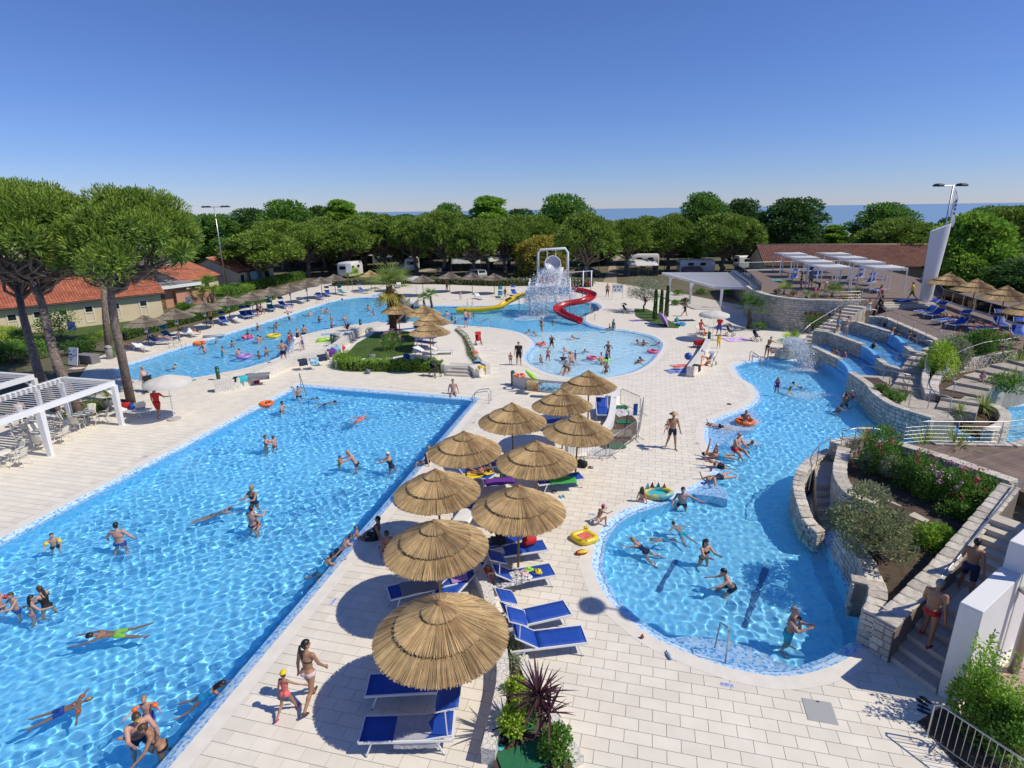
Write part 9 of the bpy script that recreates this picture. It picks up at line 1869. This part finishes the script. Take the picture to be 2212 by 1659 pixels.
p=Q('c',1675,1390,ZT);dup(ch0,(p.x,p.y,ZT),PI+.5,'ivory chair carrying the seated lifeguard')
p=Q('c',1385,1270,.5);pu=thing('beach_parasol','lilac beach parasol tipped over on the small lawn','parasol',(p.x,p.y,.55));mb=MB();mb.M=Matrix.Rotation(1.1,4,'Y');rows=[[(t*.95*math.cos(2*PI*k/16),t*.95*math.sin(2*PI*k/16),.3*(1-t*t))for k in range(17)]for t in(0,.4,.75,1)];mb.sheet(rows);mb.build('canopy',cloth('violet'),pu,True);mb=MB();mb.M=Matrix.Rotation(1.1,4,'Y');mb.tube([(0,0,.3),(0,0,-1.1)],.015,6);mb.build('pole',M_steel,pu)
LQ('e',(1190,555),(940,545),'white lounger piled with bags beside the lifeguard','white',0,group='loungers on the left deck')
far_l=[('a',(1200,1485),(1100,1470),'white'),('a',(1340,1425),(1230,1430),'up'),('a',(1420,1395),(1310,1375),'teal'),('a',(1600,1375),(1490,1350),'white'),('a',(1860,1290),(1770,1250),'up'),('a',(1960,1265),(1860,1240),'white'),('a',(2030,1245),(1930,1200),'up'),('b',(60,1235),(0,1200),'up'),('b',(250,1190),(160,1140),'teal'),('b',(350,1150),(260,1130),'up'),('b',(490,1115),(400,1090),'white'),('b',(650,1085),(550,1060),'back'),('b',(700,1065),(630,1030),'up'),('b',(820,1045),(740,1030),'teal'),('b',(1000,1025),(910,1020),'up'),('b',(1940,1080),(1840,1060),'white'),('b',(2050,1080),(2060,1030),'teal'),('b',(2190,1055),(2150,1030),'up'),('b',(1240,1000),(1230,960),'white')]
for i,(fr,a,b,kd)in enumerate(far_l):LQ(fr,a,b,'lounger on the far shore line, %s counted from the big pine'%ORD[i],kd,0,group='loungers along the far shore')
for i,(a,b,kd,lb)in enumerate([((1550,1530),(1350,1505),'white','white lounger nearest on the island terrace'),((1650,1495),(1500,1500),'white','second white lounger on the island terrace'),((1530,1450),(1380,1430),'plain','blue lounger in the middle of the island terrace'),((1520,1410),(1380,1395),'up','blue lounger behind the island parasol pole'),((1340,1330),(1240,1340),'plain','lounger with a pink towel at the back of the island')]):LQ('b',a,b,lb,kd,ISZ,group='loungers on the island')
p_=[('d',(1360,1190),(1480,1180),'up',TZ),('d',(1420,1220),(1560,1200),'up',TZ),('d',(1500,1265),(1640,1250),'plain',TZ),('d',(1590,1300),(1760,1275),'up',TZ),('d',(1820,1330),(1960,1320),'plain',TZ),('d',(2060,1310),(1990,1270),'up',TZ),('d',(2190,1400),(2140,1330),'up',TZ),('d',(900,965),(1020,940),'up',UZ),('d',(960,1020),(1120,1000),'plain',UZ),('d',(800,920),(920,905),'up',UZ),('d',(680,960),(760,980),'teal',UZ),('d',(290,930),(390,905),'up',UZ),('d',(470,910),(580,880),'up',UZ),('d',(420,870),(520,850),'up',UZ),('d',(310,870),(390,855),'plain',UZ),('d',(980,905),(1080,910),'plain',UZ)]
for i,(fr,a,b,kd,z)in enumerate(p_):LQ(fr,a,b,'blue lounger on the %s wooden terrace, %s of its row'%('lower' if z==TZ else 'upper',ORD[i if z==TZ else i-7]),kd,z,group='loungers on the wooden terraces')
# ================================================================== vehicles under the trees
M_carglass=mat('car_glass',(.015,.018,.02),.05,spec=.6)
def wheel(root,x,y,r_=.31):t=MB().torus((x,y,r_),r_-.09,.09,16,8,Matrix.Rotation(PI/2,3,'X')).build('tyre',M_rub,root,True);mb=MB();mb.M=Matrix.Translation((x,y,r_))@Matrix.Rotation(PI/2,4,'X');mb.lathe([(.19,-.07),(.19,.07)],12);mb.build('rim',M_steel,t)
def car(label,p,rz,col,kind='hatch'):
 root=thing('parked_car',label,'car',p,rz,'cars and caravans under the trees');m=mat('car_paint_%s'%label[:6].strip().replace(' ','_'),col,.25,spec=.6);L=4.2;W_=.86
 prof=[(-2.1,.35),(-2.12,.75),(-2.0,.98),(-1.75,1.42),(.55,1.45),(1.25,.98),(1.95,.85),(2.1,.6),(2.08,.35)]
 rows=[[(x,y*W_*(1 if z<1.0 else.82),z)for x,z in prof]for y in(-1,-.9,.9,1)];mb=MB();mb.sheet(rows);n=len(prof);mb.add([(x,-W_*(1 if z<1 else.82),z)for x,z in prof],[tuple(range(n))]);mb.add([(x,W_*(1 if z<1 else.82),z)for x,z in prof],[tuple(range(n-1,-1,-1))]);mb.build('body',m,root)
 for s in(-1,1):
  mb=MB();y=s*W_*.93;mb.add([(-1.72,y*1.0,1.02),(1.05,y,1.02),(.48,y*.90,1.38),(-1.55,y*.90,1.38)],[(0,1,2,3)]);mb.build('side_window',M_carglass,root)
  for x in(-1.3,1.3):wheel(root,x,s*.78)
  MB().box((2.06,s*.6,.72),(.08,.3,.12)).build('headlight',mat('lamp_glass',(.55,.55,.5),.2),root)
 mb=MB();mb.add([(1.24,-.68,1.0),(1.24,.68,1.0),(.58,.6,1.43),(.58,-.6,1.43)],[(0,1,2,3)]);mb.build('windscreen',M_carglass,root);mb=MB();mb.add([(-2.02,-.68,1.0),(-2.02,.68,1.0),(-1.79,.6,1.40),(-1.79,-.6,1.40)],[(3,2,1,0)]);mb.build('rear_window',M_carglass,root)
 return root
def caravan(label,p,rz,L=5.0,H_=2.0,col=(.78,.77,.74)):
 root=thing('caravan',label,'caravan',p,rz,'cars and caravans under the trees');m=mat('caravan_white',col,.4);W_=1.1;z0=.45;pr=[(-W_,z0),(-W_*1.02,z0+H_*.5),(-W_*.95,z0+H_*.9),(-W_*.75,z0+H_),(W_*.75,z0+H_),(W_*.95,z0+H_*.9),(W_*1.02,z0+H_*.5),(W_,z0)]
 rows=[[(x,y*k,z if z<z0+H_*.6 else z-dz)for y,z in pr]for x,k,dz in((-L/2,.9,.25),(-L/2+.12,1,0),(L/2-.3,1,0),(L/2,.92,.35))];mb=MB();mb.sheet(rows);mb.add(rows[0],[tuple(range(8))]);mb.add(rows[-1],[tuple(range(7,-1,-1))]);mb.build('body',m,root);autosmooth(root.children[0],40)
 MB().box((-L/2-.012,0,z0+H_*.62),(.03,1.3,.55),bev=.03).build('rear_window',M_carglass,root)
 for s in(-1,1):
  for x in(-1.2,.9):MB().box((x,s*W_*1.0,z0+H_*.62),(.95,.06,.5),bev=.02).build('side_window',M_carglass,root)
  wheel(root,.1,s*.95,.33);MB().box((-L/2-.012,s*.8,z0+.22),(.03,.18,.32)).build('tail_light',plastic('red'),root)
 MB().box((-L/2-.01,0,z0+.2),(.025,1.0,.14)).build('number_plate',plastic('yellow'),root);MB().beam((L/2,-.5,.45),(L/2+1.0,0,.45),.07).beam((L/2,.5,.45),(L/2+1.0,0,.45),.07).build('drawbar',M_dark,root)
 return root
def awning(label,p,rz,L=4.5,D_=3.0,h=2.4,col=(.50,.50,.50),col2=(.18,.19,.22)):
 root=thing('awning_tent',label,'awning',p,rz,'awnings under the trees');m=mat('awning_cloth_%d'%int(col[0]*100),col,.85,var=.1);rows=[[(-L/2+L*i/10,-D_/2+D_*t,h-.7*(1-t)**1.5-.12*(1-t)-.06*(i%2))for i in range(11)]for t in(0,.25,.6,1)];MB().sheet(rows,.02).build('roof',m,root,True)
 m2=mat('awning_wall_%d'%int(col2[0]*100),col2,.85)
 for s in(-1,1):mb=MB();mb.add([(s*L/2,-D_/2,0),(s*L/2,D_/2,0),(s*L/2,D_/2,h),(s*L/2,-D_/2,h-.82)],[(0,1,2,3)]);mb.build('side_wall',m2,root)
 for x in(-L/2,-L/6,L/6,L/2):MB().tube([(x,-D_/2,0),(x,-D_/2,h-.8)],.02,5).build('pole',M_steel,root)
 return root
caravan('white caravan with its dark rear window to the camera, left of the far trees',RY(*PX('b',1345,850),112)*1-Vector((0,0,RY(*PX('b',1345,850),112).z)),PI/2+.05,5.5,2.1)
def gp(fr,x,y):p=Q(fr,x,y);return(p.x,p.y,0)
caravan('boxy pale motorhome rear half hidden behind the far parasols',gp('b',850,915),PI/2-.2,5.5,2.3,(.52,.56,.62));car('silver estate car parked in the pine shade',gp('b',1235,870),2.9,(.40,.40,.38));car('dark blue car behind the white caravan',gp('b',1435,815),1.2,(.02,.03,.07));car('dark van-like car behind the grey parasols',gp('b',1600,900),1.9,(.10,.12,.13));car('silver-blue car right among the far pines',gp('b',1860,920),2.2,(.20,.24,.30));car('grey car in shade beside the golden bush tree',gp('c',770,905),.15,(.05,.05,.055));car('black car deep under the left trees',gp('b',560,880),.4,(.02,.02,.02))
awning('round-topped pale tunnel tent among the far pines',gp('b',2040,850),.2,4.2,3.5,2.5,(.58,.57,.54));awning('grey awning with silver roof cover among the pines',gp('b',1780,860),.05,5.5,3.2,2.3,(.42,.43,.43));awning('white scalloped camper awning right of the sandy path',gp('c',1200,900),.08,5.0,3.0,2.6,(.66,.66,.64));caravan('white camper behind the scalloped awning',gp('c',1220,840),PI-.1,5.5,2.2);caravan('long white caravan side-on behind the red-blue tents',gp('c',1640,885),.02,6.0,2.0);caravan('white caravan front under the right pines',gp('c',1280,775),.3,5.0,2.1);caravan('caravan beside the glass balustrade trees',gp('c',2080,850),.1,5.5,2.0);awning('dark awning among the left trees',gp('b',950,800),-.1,5.5,3.5,2.6,(.50,.51,.52),(.08,.08,.1));caravan('pale caravan deep under the left trees',gp('b',740,790),.2,5.5,2.1,(.55,.55,.53));awning('low dome tent with orange pattern beside the long caravan',gp('c',1620,900),.1,3.2,2.0,1.4,(.35,.16,.14),(.10,.14,.25))
for i,(fr,x,y)in enumerate([('c',1390,860),('c',860,930),('b',1395,880),('b',1590,870)]):p=Q(fr,x,y);rt=thing('camp_post','thin dark camp lamp post, %s from the left behind the far shore'%ORD[(2,3,0,1)[i]],'post',(p.x,p.y,0),0,'camp lamp posts');MB().tube([(0,0,0),(0,0,3.4)],.05,6).build('pole',M_dark,rt);MB().lathe([(.10,3.4),(.22,3.45),(.2,3.55),(0,3.62)],12).build('lamp_head',M_dark,rt)
solid('sandy_path',[xy(Q('c',*p))for p in((880,990),(1010,990),(1000,800),(1070,720),(1040,700),(960,760),(930,880))],-.02,.0,mat('path_sand',(.42,.33,.23),.95,var=.2,scale=.6));solid('camp_road',[xy(Q('b',*p))for p in((1290,910),(1550,850),(1560,830),(1500,835),(1280,890))],-.02,.0,mat('camp_asphalt',(.34,.31,.28),.95,var=.15))
for o in RECV:
 if o:o.cycles.is_caustics_receiver=True
